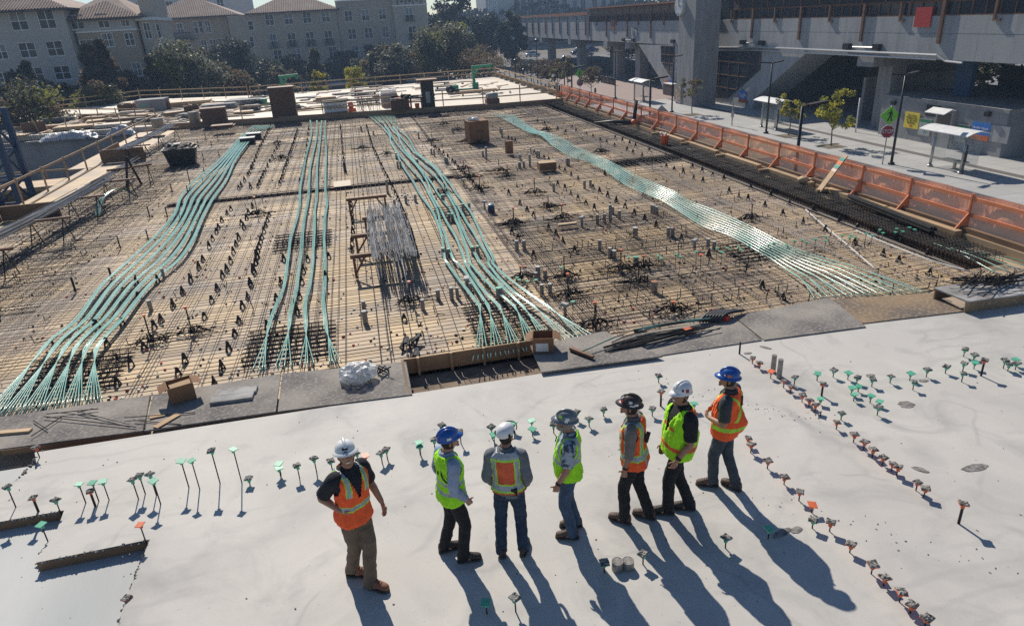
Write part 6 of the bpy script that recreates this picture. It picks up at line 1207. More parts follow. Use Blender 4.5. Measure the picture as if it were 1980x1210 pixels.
def block(t, x0, x1, y, depth, z0, z1, wins, m, rec=.16, side_wins=(), base=None):
    """front facing -Y; wins: (x centre, z sill, w, h, bars, balcony)"""
    org = t.location; q = MB(); rects = [(w[0]-w[2]/2, w[0]+w[2]/2, w[1], w[1]+w[3]) for w in wins]
    holes(q, x0, x1, z0, z1, rects, lambda a, b: (a, y, b))
    for a0, a1, b0, b1 in rects:
        for p, r in (((a0,b0),(a1,b0)),((a1,b0),(a1,b1)),((a1,b1),(a0,b1)),((a0,b1),(a0,b0))): q.add([(p[0],y,p[1]),(r[0],y,r[1]),(r[0],y+rec+.05,r[1]),(p[0],y+rec+.05,p[1])], [(0,1,2,3)])
    yb = y+depth; q.add([(x0,y,z0),(x0,yb,z0),(x0,yb,z1),(x0,y,z1)], [(0,1,2,3)]); q.add([(x1,y,z0),(x1,yb,z0),(x1,yb,z1),(x1,y,z1)], [(0,1,2,3)]); q.add([(x0,y,z1),(x1,y,z1),(x1,yb,z1),(x0,yb,z1)], [(0,1,2,3)]); q.add([(x0,yb,z0),(x1,yb,z0),(x1,yb,z1),(x0,yb,z1)], [(0,1,2,3)])
    q.add([(x0,y+rec+.06,z0),(x1,y+rec+.06,z0),(x1,y+rec+.06,z1),(x0,y+rec+.06,z1)], [(0,1,2,3)]); q.build('wall', m, t, org=org)
    for w in wins:
        me, pm = win_mesh(w[2], w[3], w[4]); o = inst('window', me, t, (w[0]-org[0], y+rec-.02-org[1], w[1]-org[2])); inst('pane', rnd.choice(pm), o)
        if len(w) > 5 and w[5]:
            b = MB(); ww = w[2]/2+.2; b.box(-ww,ww,-.35,-.30,.95,1.0); b.box(-ww,ww,-.35,-.3,.02,.08); b.box(-ww,ww,-.35,0,-.04,.02)
            for i in range(9): x = -ww+ww*2*i/8; b.box(x-.025,x+.025,-.345,-.305,.08,.95)
            b.build('balcony', iron, t, loc=(w[0]-org[0], y-org[1]-.01, w[1]-org[2]))
def hip(t, x0, x1, y0, y1, z, h, over, m, ridge_y=None, hipx=(True, True)):
    org = t.location; a0, a1, b0, b1 = x0-over, x1+over, y0-over, y1+over; ym = (b0+b1)/2; r0 = a0+((ym-b0) if hipx[0] else 0); r1 = a1-((ym-b0) if hipx[1] else 0)
    if r1 < r0: r0 = r1 = (r0+r1)/2
    q = MB(); vs = [(a0,b0,z),(a1,b0,z),(a1,b1,z),(a0,b1,z),(r0,ym,z+h),(r1,ym,z+h)]; q.add(vs, [(0,1,5,4),(1,2,5),(2,3,4,5),(3,0,4)]); r = q.build('roof', m, t, org=org)
    q = MB(); q.box(a0,a1,b0,b1,z-.22,z-.01); q.build('eave', eave_m, r, org=org)
    q = MB(); x = a0+.2
    n = int((a1-a0)/.32)
    for i in range(n): x = a0+(i+.5)*(a1-a0)/n; f = min(1, min(x-a0 if hipx[0] else 9e9, a1-x if hipx[1] else 9e9)/(ym-b0)); q.tube([(x,b0,z+.03),(x,b0+(ym-b0)*f,z+h*f+.03)], .075, 4, cap=False)
    stuff(q.build('tile_rows', m, r, org=org))
def zA(z): return 6+(z-6)*.864
YA = 95
def xw(u, v, Y): return PY(u, v, Y)
# building A, left
t = thing('apartment_building', 'pale grey four storey apartment building with tiled eaves at far left', 'building', (-40,YA,GZ))
W = []
for u0, u1, v0, v1 in ((17,54,22,60),(72,108,21,59),(35,69,82,113),(90,123,80,111),(-12,14,84,116),(-14,26,139,163),(107,134,131,160),(58,84,135,163),(-40,-8,24,62),(-60,-35,86,118)):
    a, b = PY(u0, (v0+v1)/2, YA), PY(u1, (v0+v1)/2, YA); zc = PY((u0+u1)/2, v1, YA).z; W.append(((a.x+b.x)/2, zc, b.x-a.x-.1, PY((u0+u1)/2, v0, YA).z-zc, 2))
xa = PY(133, 60, YA).x
def regular(W, tol=.9):
    out = []
    for w in W:
        x, z, ww, h = w[:4]
        for o in out:
            if abs(o[1]-z) < tol: z = o[1]; break
        for o in out:
            if abs(o[0]-ww/2-(x-ww/2)) < .5: x = o[0]; ww = o[2]; break
        out.append((x, z, round(ww,1), round(h,1))+tuple(w[4:]))
    return out
W = regular(W); block(t, -70, xa, YA, 14, GZ-2, 9.55, W, stucco_w)
hip(t, -70, xa-.2, YA, YA+14, 9.75, 3.2, 1.1, tile, hipx=(True, True))
q = MB(); q.box(-70,xa,YA-.16,YA-.002,-.9,-.7); q.build('string_course', trim, t, org=t.location)
t = thing('apartment_building', 'two tone pale and tan apartment building set back beside the far left one', 'building', (-30,YA+1,GZ)); Y2 = YA+1.2
xb = PY(264, 60, Y2).x; W = []
for u0, u1, v0, v1 in ((133,163,29,58),(186,212,28,57),(231,252,29,56),(148,174,78,95),(197,224,76,104),(242,262,74,101),(210,236,124,151),(253,272,119,146),(150,172,124,150)):
    a, b = PY(u0, (v0+v1)/2, Y2), PY(u1, (v0+v1)/2, Y2); zc = PY((u0+u1)/2, v1, Y2).z; W.append(((a.x+b.x)/2, zc, b.x-a.x-.1, PY((u0+u1)/2, v0, Y2).z-zc, 2))
W = regular(W); zs = PY(200, 59, Y2).z
xa += .3
W1 = [w for w in W if w[1] > zs-.3]; W2 = [w for w in W if w[1] <= zs-.3]; zs = min(w[1] for w in W1)-.25
block(t, xa, xb, Y2, 12, zs, 8.35, W1, stucco_w); block(t, xa, xb, Y2, 12, GZ-2, zs-.15, [(max(xa+.8,w[0]),)+w[1:] for w in W2], stucco_t)
q = MB(); q.box(xa,xb+.1,Y2-.12,Y2+.2,zs-.15,zs+.02); q.build('string_course', trim, t, org=t.location)
q = MB(); q.box(xa+.6,xb,Y2-.3,Y2-.002,-1.6,-1.1); q.build('string_course', base_brown, t, org=t.location)
hip(t, xa-.6, xb, Y2, Y2+12, 8.5, 3.0, .9, tile)
t = thing('apartment_building', 'narrow corner bay with tall slim windows right of the two tone building', 'building', (-24,YA+2,GZ)); Y3 = YA+2
x0, x1 = xb+.25, PY(297, 60, Y3).x; zt = 9.2
block(t, x0, x1, Y3, 10, GZ-2, 8.0, [(x0+.75,5.9,.8,1.9,2),(x0+2.0,5.9,.5,1.7,1),(x0+.9,2.7,.8,1.9,2),(x0+2.1,2.7,.5,1.7,1),(x0+1.0,-.5,.7,1.7,1)], stucco_p)
q = MB(); q.box(x0-.2,x1+.3,Y3-.6,Y3+10,8.0,8.35); q.build('cap_roof', white_paint, t, org=t.location)
q = MB(); q.box(x0,x0+1.6,Y3+2,Y3+9,8.35,11.5); q.build('upper_stage', stucco_p, t, org=t.location)
# building B, middle
YB = 146
t = thing('apartment_building', 'long tan apartment building with tiled roofs and iron balconies in the middle distance', 'building', (-10,YB,GZ))
fl = [(6.9,2.0),(3.7,2.0),(.7,1.9)]
xs = [PY(u, 50, YB).x for u in (523,560,596,632)]
W = [(x, 6.95, 1.6, 2.0, 2) for x in xs]+[(x, 3.0, 1.6, 2.5, 2, 1) for x in xs]+[(x+.4, .75, 1.6, 1.9, 2) for x in xs]
W += [(PY(484,45,YB).x, 6.3, 1.0, 1.7, 1), (PY(486,75,YB).x, 3.4, .8, 1.9, 1), (PY(490,105,YB).x, .6, .9, 1.8, 1)]
xm0, xm1 = PY(440,40,YB).x, PY(652,40,YB).x
block(t, xm0, xm1, YB, 16, -.9, 9.0, W, stucco_b)
hip(t, PY(480,10,YB).x, xm1-.2, YB, YB+14, 9.2, 3.4, .9, tile)
xs = [PY(u, 40, YB).x for u in (675,708,741)]
W = [(x, 6.8, 1.5, 2.0, 2) for x in xs]+[(x+.2, 3.6, 1.6, 2.0, 2) for x in xs]+[(x+.5, .6, 1.5, 1.9, 2) for x in xs]
xt = PY(762,40,YB).x; block(t, xm1+.05, xt, YB+.3, 15, -.9, 10.4, W, stucco_b)
q = MB(); q.box(xm1,xt,YB+.05,YB+.6,10.4,10.65); q.build('parapet_cap', trim, t, org=t.location)
x1 = PY(830,70,YB).x; xc = PY(794,60,YB).x
W = [(xc, 6.3, 1.5, 2.4, 2, 1), (xc+.3, 3.0, 1.5, 2.4, 2, 1), (xc+.3, -.2, 1.5, 2.2, 2)]+[(PY(u,5,YB).x, 9.5, .9, 1.2, 1) for u in (776,791,805)]
block(t, xt+.02, x1, YB-.6, 16, -.9, 14, W, stucco_p)
q = MB(); q.box(xt-.1,x1+.1,YB-.72,YB-.602,9.0,9.25); q.build('string_course', trim, t, org=t.location)
for u in (768,784,798,813): x = PY(u,5,YB).x; q = MB(); q.box(x-.12,x+.12,YB-.9,YB-.605,9.3,13); q.build('pilaster', base_brown, t, org=t.location)
W = [(xm0+1.5+i*3.1, -3.6, 1.9, 2.1, 2) for i in range(int((x1-xm0-2)/3.1))]
block(t, xm0, x1, YB-.35, 14, GZ, -.9, W, base_brown)
q = MB(); q.box(xm0,x1,YB-.75,YB-.352,-.9,-.62); q.build('string_course', base_brown, t, org=t.location)
# wing with a balcony, left of B
t = thing('apartment_building', 'tan wing with a long top balcony and tiled roof behind the olive tree', 'building', (-27,YB+2,GZ)); Yw = YB+2
x0, x1 = PY(285,40,Yw).x, PY(440,40,Yw).x-.1; xb0, xb1 = PY(288,50,Yw).x, PY(368,50,Yw).x
W = [(PY(u,42,Yw).x, 6.3, .8, 2.2, 1) for u in (376,386)]+[(PY(400,42,Yw).x, 6.3, 1.1, 2.2, 2)]+[(PY(u,75,Yw).x, 3.2, 1.1, 2.0, 2) for u in (392,410,428)]+[(PY(u,42,Yw).x, 6.3, 1.3, 2.0, 2) for u in (300,322,345)]+[(PY(u,75,Yw).x, 3.2, 1.2, 1.6, 2) for u in (330,360)]
block(t, x0, x1, Yw, 14, GZ, 9.0, W, stucco_t)
q = MB(); q.box(xb0,xb1,Yw-1.6,Yw-.01,5.2,5.6); q.box(xb0,xb1,Yw-1.6,Yw-1.5,6.55,6.65)
n = 40
for i in range(n): x = xb0+(xb1-xb0)*i/(n-1); q.box(x-.03,x+.03,Yw-1.58,Yw-1.52,5.6,6.55)
q.build('balcony', iron, t, org=t.location); hip(t, x0-.5, x1+1.0, Yw, Yw+14, 9.2, 3.6, 1.4, tile)
# pale block behind
YC = 190; t = thing('apartment_block', 'taller pale block rising behind the tiled roofs at the top left', 'building', (-45,YC,GZ))
x0, x1 = PY(186,5,YC).x, PY(478,5,YC).x; W = [(PY(u,4,YC).x, 11.6, 1.6, 2.2, 2) for u in (258,305,326,352,392,425)]+[(PY(u,4,YC).x, 15, 1.6, 2.2, 2) for u in (258,305,326,352,392,425)]
block(t, x0, x1, YC, 12, GZ, 19, W, mat('pale_block', (.52,.52,.51), (.48,.48,.475), scale=.3, rough=.9)); q = MB(); q.box(PY(270,5,YC).x,PY(300,5,YC).x,YC-1.5,YC-.01,10.2,11.3); q.build('balcony', iron, t, org=t.location)
# office block with vertical strip windows
YD = 270; t = thing('office_block', 'large pale office block with tall dark window strips beyond the station', 'building', (40,YD,GZ))
xs0, xs1 = PY(940,20,YD).x, PY(1215,20,YD).x; W = []
for u in (1000,1013,1026,1044,1058,1076,1092,1112,1128,1150,1168,1184,1200):
    x = PY(u,20,YD).x; W.append((x, -2, 1.9, 34, 2))
block(t, xs0, xs1, YD, 20, GZ, 38, W, mat('office_cladding', (.50,.49,.47), (.46,.45,.43), scale=.2, rough=.85), rec=.4)
for u in (945,949,953,957,961): x = PY(u,20,YD).x; q = MB(); q.box(x-.25,x+.25,YD-.35,YD-.02,GZ,34); q.build('fin', white_paint, t, org=t.location)
# far ridge of hazy trees is one mass; nearer trees stand alone
leaf = {}
def lm(k, a, b):
    if k not in leaf: leaf[k] = leafmat(k, a, b)
    return leaf[k]
LM = dict(dark=lm('dark_leaf', (.034,.042,.036), (.055,.064,.048)), olive=lm('olive_leaf', (.105,.108,.064), (.16,.16,.095)), grey=lm('grey_leaf', (.135,.145,.115), (.20,.21,.165)), brown=lm('brown_leaf', (.12,.08,.045), (.17,.115,.065)),
     yellow=lm('yellow_leaf', (.55,.45,.04), (.42,.42,.05)), yg=lm('yellow_green_leaf', (.22,.23,.045), (.15,.165,.045)), pine=lm('conifer_leaf', (.024,.036,.026), (.045,.055,.03)), far=lm('distant_leaf', (.05,.07,.05), (.08,.10,.07)), rust=lm('rust_leaf', (.17,.10,.065), (.13,.11,.06)))
bark = mat('bark', (.10,.075,.055), (.07,.05,.04), scale=3, rough=.95); pale_bark = mat('pale_bark', (.26,.23,.19), (.18,.16,.13), scale=3, rough=.9)
def tree(base, h, w_, shape, mats_, label, n=2600, ls=.28, seed=0, name=None, clump=None, trunk=.16, tb=None, low=.25, cat='tree', group=None, gap=0.0, bm_=None):
    r = random.Random(seed*77+5); t = thing(name or ('conifer' if shape == 'cone' else 'tree'), label, cat, tuple(base), group=group)
    q = MB(); th = h*(.9 if shape == 'cone' else .6); q.tube([(0,0,0),(r.uniform(-.1,.1),r.uniform(-.1,.1),th*.5),(r.uniform(-.2,.2),r.uniform(-.2,.2),th)], [trunk,trunk*.75,trunk*.3], 7)
    limbs = []
    for i in range(9 if shape != 'cone' else 0):
        a = r.uniform(0,6.28); z0 = h*r.uniform(low*.8,.5); e = (math.cos(a)*w_*.33, math.sin(a)*w_*.33, z0+h*r.uniform(.12,.32)); q.tube([(0,0,z0),(e[0]*.5,e[1]*.5,z0+(e[2]-z0)*.6),e], [trunk*.5,trunk*.35,trunk*.12], 5); limbs.append(e)
    q.build('trunk', bm_ or bark, t, True)
    q = MB(); nc = clump or 34; zc0 = h*low
    cl = []
    for i in range(nc):
        f = r.random()
        if shape == 'cone':
            z = zc0+(h-zc0)*f**1.15; R = w_*.5*(1-((z-zc0)/(h-zc0))**1.3)*.8+.1; a = r.uniform(0,6.28); k = math.sqrt(r.random()); c = (math.cos(a)*R*k, math.sin(a)*R*k, z*.97); s = w_*.22*(1.15-.6*(z-zc0)/(h-zc0))
        elif shape == 'open':
            e = limbs[i % len(limbs)]; c = (e[0]*r.uniform(.5,1.35), e[1]*r.uniform(.5,1.35), min(h*.96, e[2]+h*r.uniform(-.1,.30))); s = w_*.11
        else:
            a = r.uniform(0,6.28); b = math.acos(r.uniform(-1,1)); k = r.random()**.4; hh = (h-zc0)/2
            c = (math.cos(a)*math.sin(b)*w_*.42*k, math.sin(a)*math.sin(b)*w_*.42*k, zc0+hh+math.cos(b)*hh*.86*k); s = w_*r.uniform(.10,.19)
        cl.append((c, s, r.choice(range(len(mats_)))))
    per = n//nc
    for c, s, mi in cl:
        for j in range(per):
            u = V((r.gauss(0,1), r.gauss(0,1), r.gauss(0,1))).normalized()*s*(r.random()**.45); p = V(c)+V((u.x,u.y,u.z*.75)); nrm = V((r.gauss(0,1), r.gauss(0,1), r.gauss(.4,1))).normalized()
            x = nrm.orthogonal().normalized(); x.rotate(Matrix.Rotation(r.uniform(0,6.28),3,nrm)); y = nrm.cross(x); L = ls*r.uniform(.6,1.25)
            q.v += [tuple(p-x*L*.5), tuple(p+y*L*.28), tuple(p+x*L*.5), tuple(p-y*L*.28)]; k = len(q.v)-4; q.f.append((k,k+1,k+2,k+3)); q.m.append(mi if r.random() < .8 else r.choice(range(len(mats_))))
    q.build('crown', mats_, t); return t
def tree_px(u, vt, wpx, Y, shape, ms, label, seed, low=.22, n=3000, gz=GZ, **k):
    top = PY(u, vt, Y); d = math.hypot(top.x, top.y); h = top.z-gz; w_ = wpx/F*d*1.22; n = int(n*(2.4 if shape == 'cone' else 1.6)); h *= 1.04
    return tree((top.x, Y, gz), h, w_, shape, [LM[m] for m in ms], label, n=n, ls=k.pop('ls', max(.26, d*.0048)), seed=seed, low=low, **k)
tree_px(30,158,120,66,'round',('olive','brown','yg','dark'),'wide olive bush with yellow green top at far left before the pale building',1,.02,5200,clump=60)
tree_px(42,112,44,84,'cone',('pine','dark'),'slim dark conifer in front of the far left building',2,.05,3000)
tree_px(168,93,72,84,'cone',('pine','dark','brown'),'broad dark conifer, left one of the tall pair',3,.05,4200,clump=50)
tree_px(192,84,52,85,'cone',('brown','pine','dark'),'tall brownish conifer, right one of the tall pair',4,.05,3200)
tree_px(175,148,66,80,'round',('olive','brown','yg'),'low rounded olive tree below the tall conifer pair',5,.05,3600)
tree_px(288,113,48,88,'cone',('dark','brown','pine'),'ragged dark conifer left of the silvery olive tree',6,.05,3200)
tree_px(345,79,104,90,'round',('grey','olive','grey','yg'),'big silvery olive tree behind the far left deck corner',7,.05,6500,clump=64)
tree_px(385,168,66,84,'round',('grey','olive'),'small silvery bush right of the big silvery tree',28,.02,1800)
tree_px(440,74,112,124,'round',('dark','dark','pine'),'large dark tree standing before the tan balcony wing',8,.05,5200,clump=56)
tree_px(430,128,92,94,'round',('rust','brown','olive'),'rusty brown tree right of the big silvery tree',9,.03,3800,clump=46)
tree_px(385,92,44,100,'round',('olive','brown'),'thin olive tree top between silvery and dark trees',10,.1,1800)
tree_px(572,104,60,135,'round',('dark','pine'),'dark rounded tree at the foot of the tan building',11,.1,2600)
tree_px(607,96,40,118,'cone',('brown','olive','pine'),'brown conifer behind the left yellow lit tree',12,.05,2200)
tree_px(610,136,30,90,'round',('yellow','yg'),'small yellow lit tree, left one of two beyond the guard rail',13,.2,1700,ls=.22)
tree_px(683,129,40,90,'round',('yellow','yg','yellow'),'small yellow lit tree, right one of two beyond the guard rail',14,.2,2200,ls=.22)
tree_px(662,100,62,137,'round',('dark','dark'),'dark rounded tree above the right yellow lit tree',15,.1,2600)
tree_px(752,83,86,112,'round',('olive','grey','brown'),'olive tree left of the larger olive tree',16,.08,4200,clump=46)
tree_px(726,80,50,138,'round',('dark','pine'),'dark tree crown behind the olive tree by the tan building',17,.1,1800)
tree_px(806,85,44,138,'round',('dark','pine'),'dark tree against the corner of the cream tower',18,.08,2200)
tree_px(853,46,112,116,'round',('olive','grey','olive','yg'),'largest olive green tree right of the cream tower',19,.06,7000,clump=70)
tree_px(868,-22,74,165,'round',('dark','pine','dark'),'tall dark tree behind the largest olive tree',20,.1,4200,clump=44)
tree_px(935,26,66,160,'round',('dark','pine'),'dark tree between the tall dark tree and the station',21,.06,3600)
tree_px(985,22,50,150,'round',('dark','pine','dark'),'dark tree touching the left end of the station',22,.06,3400)
tree_px(930,88,96,105,'round',('rust','brown','rust'),'broad bare looking rust brown tree by the right green hoist',23,.05,3600,clump=50,ls=.26)
tree_px(905,60,60,175,'round',('dark','pine'),'dark tree mass behind the rust brown tree',24,.05,2200)
tree_px(100,150,70,90,'round',('dark','olive','brown'),'dark tree behind the slim conifer at far left',29,.03,3000)
tree_px(236,132,60,92,'round',('dark','pine','brown'),'dark tree filling the gap below the two tone building',30,.03,3000)
tree_px(498,112,80,128,'round',('dark','pine','olive'),'dark tree between the tan wing and the left yellow lit tree',31,.04,3200)
tree_px(545,128,50,120,'round',('brown','olive'),'brownish tree behind the left green hoist',32,.04,2200)
tree_px(700,112,60,132,'round',('olive','dark'),'dull olive tree behind the right yellow lit tree',33,.05,2400)
tree_px(15,120,60,88,'round',('dark','pine'),'dark tree at the very left edge before the pale building',34,.03,2600)
q = MB(); r = random.Random(3)
for i in range(9000):
    x = r.uniform(-40,170); y = r.uniform(255,330); z = GZ+r.uniform(0,1)**.7*(13+5*noise.noise(V((x*.05,0,0))))
    q.obox((x,y,z), (r.uniform(.8,1.8),.3,r.uniform(.8,1.6)), r.uniform(0,3), r.uniform(0,1))
stuff(tag(q.build('distant_woods', LM['far']), 'hazy line of distant trees closing the view', 'woods'))
for i, (u, v, w_) in enumerate(((1012,135,30),(1030,128,24),(1050,138,20),(1000,118,40))):
    p = P(u, v+12, GZ); tree(p, 2.6, 4.6, 'round', [LM['dark'], LM['brown']], f'{["low dark shrub left of the far lamps","low brown shrub right of the far lamps","small shrub beside the leftmost station column","dark shrub mass under the far station end"][i]}', n=700, ls=.4, seed=40+i, low=.0, name='shrub', cat='shrub')
def street_tree(b, top, wpx, ms, shape, label, seed, low=.34, n=1500, ls=.2, tilt=0):
    p = P(*b, KZ); h = above(*top, p)-KZ; d = math.hypot(p.x, p.y); return tree(p, h, wpx/F*d*1.05, shape, [LM[m] for m in ms], label, n=n, ls=ls, seed=seed, low=low, trunk=.055, bm_=pale_bark, clump=26)
street_tree((1607,282),(1607,176),72,('yg','yellow','yg'),'open','small yellow green street tree left of the stop sign, the larger of two',51,.35,1900,.19)
street_tree((1525,262),(1530,180),50,('yg','yellow'),'open','small yellow green street tree beside the middle shelter, the smaller of two',52,.4,1300,.19)
street_tree((1338,221),(1338,150),44,('olive','yg','rust'),'open','small sparse street tree in front of the clock tower foot',53,.42,900,.2)
street_tree((1143,187),(1141,126),48,('rust','olive','rust'),'round','rusty small tree beside the plaza stop sign',54,.3,1700,.24)
street_tree((1062,174),(1064,108),44,('rust','brown'),'round','leftmost rust brown tree of the plaza group',55,.22,1700,.26)
street_tree((1079,178),(1078,112),32,('yg','olive','rust'),'round','middle green tree of the plaza group',56,.25,1300,.26)
street_tree((1098,181),(1096,108),34,('rust','yg','rust'),'round','rightmost rust and green tree of the plaza group',57,.25,1400,.26)
for i, (u, v) in enumerate(((1607,283),(1525,263),(1338,222))):
    p = P(u, v, KZ); q = MB(); q.box(-.8,.8,-.8,.8,-.02,.006); tag(q.build('tree_pit', earth, None, loc=(p.x,p.y,KZ)), f'square soil pit of the {["larger yellow green street tree","smaller yellow green street tree","sparse tree by the clock tower"][i]}', 'tree pit', 'tree pits')
# planting and low trees beyond the station seen through the columns
for i, (x, y) in enumerate(((62,96),(66,120),(60,140),(70,48),(64,40),(74,160))):
    tree((x,y,GZ), U(5,8), U(5,7), 'round', [LM['dark'], LM['olive']], ['dark tree seen under the station between the left columns','tree seen under the station behind the second column','tree seen under the far end of the station','bright tree seen through the gap above the ticket block','tree seen at the right through the station gap','farthest tree seen under the station'][i], n=1300, ls=.45, seed=70+i)
for i in range(13):
    y = 62+i*9.3; x = 63.5+2*math.sin(i*2.3)
    tree((x,y,GZ), 5.2+1.4*math.sin(i*1.7), 8.5, 'round', [LM['dark'], LM['pine'], LM['olive']], 'dark low tree in the row behind the station columns', n=1500, ls=.55, seed=90+i, low=.04, name='hedge_tree', group='row of trees behind the station')
q = MB(); q.add([(60,60,GZ+.01),(120,60,GZ+.01),(120,175,GZ+.01),(60,175,GZ+.01)], [(0,1,2,3)]); q.add([(54,5,GZ+.01),(90,5,GZ+.01),(90,59,GZ+.01),(54,59,GZ+.01)], [(0,1,2,3)]); struct(q.build('parking_lot', mat('lot_asphalt', (.22,.22,.22), (.17,.17,.17), scale=.3, rough=.9)))
q = MB(); q.box(84,100,30,60,GZ,6); q.box(83.9,84,30,60,-1,.2); tag(q.build('white_building', stucco_w), 'bright pale building glimpsed through the gap above the ticket block', 'building')
# ------------------------------------------------------------------ people on the slab
skin = mat('skin', (.36,.185,.12), (.31,.15,.095), scale=9, rough=.55)
skin2 = mat('skin_fair', (.42,.235,.165), (.36,.185,.125), scale=9, rough=.55)
def cloth(n, a, b=None, **k): return mat(n, a, b or tuple(x*.72 for x in a), scale=7, rough=.9, bump=.25, bscale=120, **k)
hv_orange = cloth('orange_vest', (.95,.135,.03), (.86,.10,.022)); hv_lime = cloth('lime_vest', (.42,.92,.02), (.35,.80,.015)); silver = mat('reflective_tape', (.36,.40,.43), (.30,.33,.36), scale=12, rough=.45)
lime_tape = cloth('lime_tape', (.50,.88,.08)); orange_tape = cloth('orange_tape', (.92,.17,.05))
navy = cloth('navy_polo', (.012,.014,.022)); blackcl = cloth('black_cotton', (.014,.014,.016)); ltblue = cloth('light_blue_shirt', (.33,.41,.55)); greycl = cloth('grey_hoodie', (.17,.185,.20)); beige = cloth('taupe_shirt', (.22,.19,.17)); charcoal = cloth('charcoal_shirt', (.055,.06,.068))
hawaii = mat('patterned_shirt', (.34,.40,.45), (.05,.07,.10), scale=16, rough=.9, lo=.47, hi=.53)
khaki = cloth('khaki_trousers', (.175,.125,.085)); black_tr = cloth('black_trousers', (.012,.012,.014)); jeans = cloth('blue_jeans', (.055,.095,.16), (.035,.065,.115)); jeans_d = cloth('dark_jeans', (.022,.045,.085), (.014,.03,.06)); jeans_g = cloth('grey_jeans', (.06,.075,.095), (.035,.045,.06))
boot_t = mat('tan_boot', (.30,.12,.06), (.22,.085,.045), scale=8, rough=.7); boot_b = mat('brown_boot', (.12,.07,.05), (.08,.045,.03), scale=8, rough=.7); boot_d = mat('dark_boot', (.03,.022,.02), (.05,.035,.03), scale=8, rough=.7); sole_m = mat('boot_sole', (.06,.055,.05), rough=.8)
hat_w = mat('white_hat', (.72,.72,.71), rough=.3); hat_b = mat('blue_hat', (.015,.09,.36), rough=.3); hat_g = mat('grey_hat', (.16,.19,.21), (.13,.155,.17), scale=4, rough=.35, metal=.2); hat_k = mat('dark_hat', (.035,.025,.022), (.06,.04,.035), scale=6, rough=.4)
hair_d = mat('dark_hair', (.02,.014,.01), rough=.8); hair_g = mat('grey_hair', (.25,.23,.21), rough=.8); teeth = mat('teeth', (.7,.68,.62), rough=.4); lip = mat('lips', (.25,.09,.07), rough=.5)
lens = mat('sunglass_lens', (.008,.008,.009), rough=.15)
TRZ = [(-.16,.140,.100,0),(-.13,.140,.100,0),(-.06,.165,.118,-.005),(.0,.168,.118,-.005),(.08,.160,.110,0),(.16,.156,.106,.005),(.26,.164,.113,.01),(.36,.182,.122,.01),(.43,.188,.116,0),(.48,.168,.095,-.008),(.52,.115,.075,-.012),(.55,.066,.060,-.006)]
def TR(z, belly=0.0, wide=1.0):
    z = max(TRZ[0][0], min(TRZ[-1][0], z))
    for a, b in zip(TRZ[:-1], TRZ[1:]):
        if z <= b[0]:
            f = (z-a[0])/(b[0]-a[0]); f = f*f*(3-2*f)*.5+f*.5; rx, ry, yo = [a[i]+(b[i]-a[i])*f for i in (1,2,3)]; break
    k = belly*math.exp(-((z-.13)/.16)**2); return rx*wide*.99+k*.35, ry*1.02+k*.6, yo+k*.4
def sup(a, e=2.5):
    c, s = math.cos(a), math.sin(a); return math.copysign(abs(c)**(2/e), c), math.copysign(abs(s)**(2/e), s)
def limb(q, pts, rad, n=14, k=5, wr=0.0, seed=0, flat=1.0):
    P_ = smooth_path([V(p) for p in pts], k); m = len(P_); rr = []
    for i in range(m):
        f = i/(m-1)*(len(rad)-1); j = min(int(f), len(rad)-2); rr.append(rad[j]+(rad[j+1]-rad[j])*(f-j))
    b = len(q.v); q.tube(P_, rr, n, flat=flat)
    if wr:
        for i in range(m):
            for j in range(n):
                idx = b+i*n+j; p = V(q.v[idx]); d = p-P_[i]; w_ = noise.noise(V((p.x*7+seed, p.y*7, p.z*15)))+.5*noise.noise(V((p.x*15, p.y*15+seed, p.z*32))); q.v[idx] = tuple(P_[i]+d*(1+wr*1.35*w_))
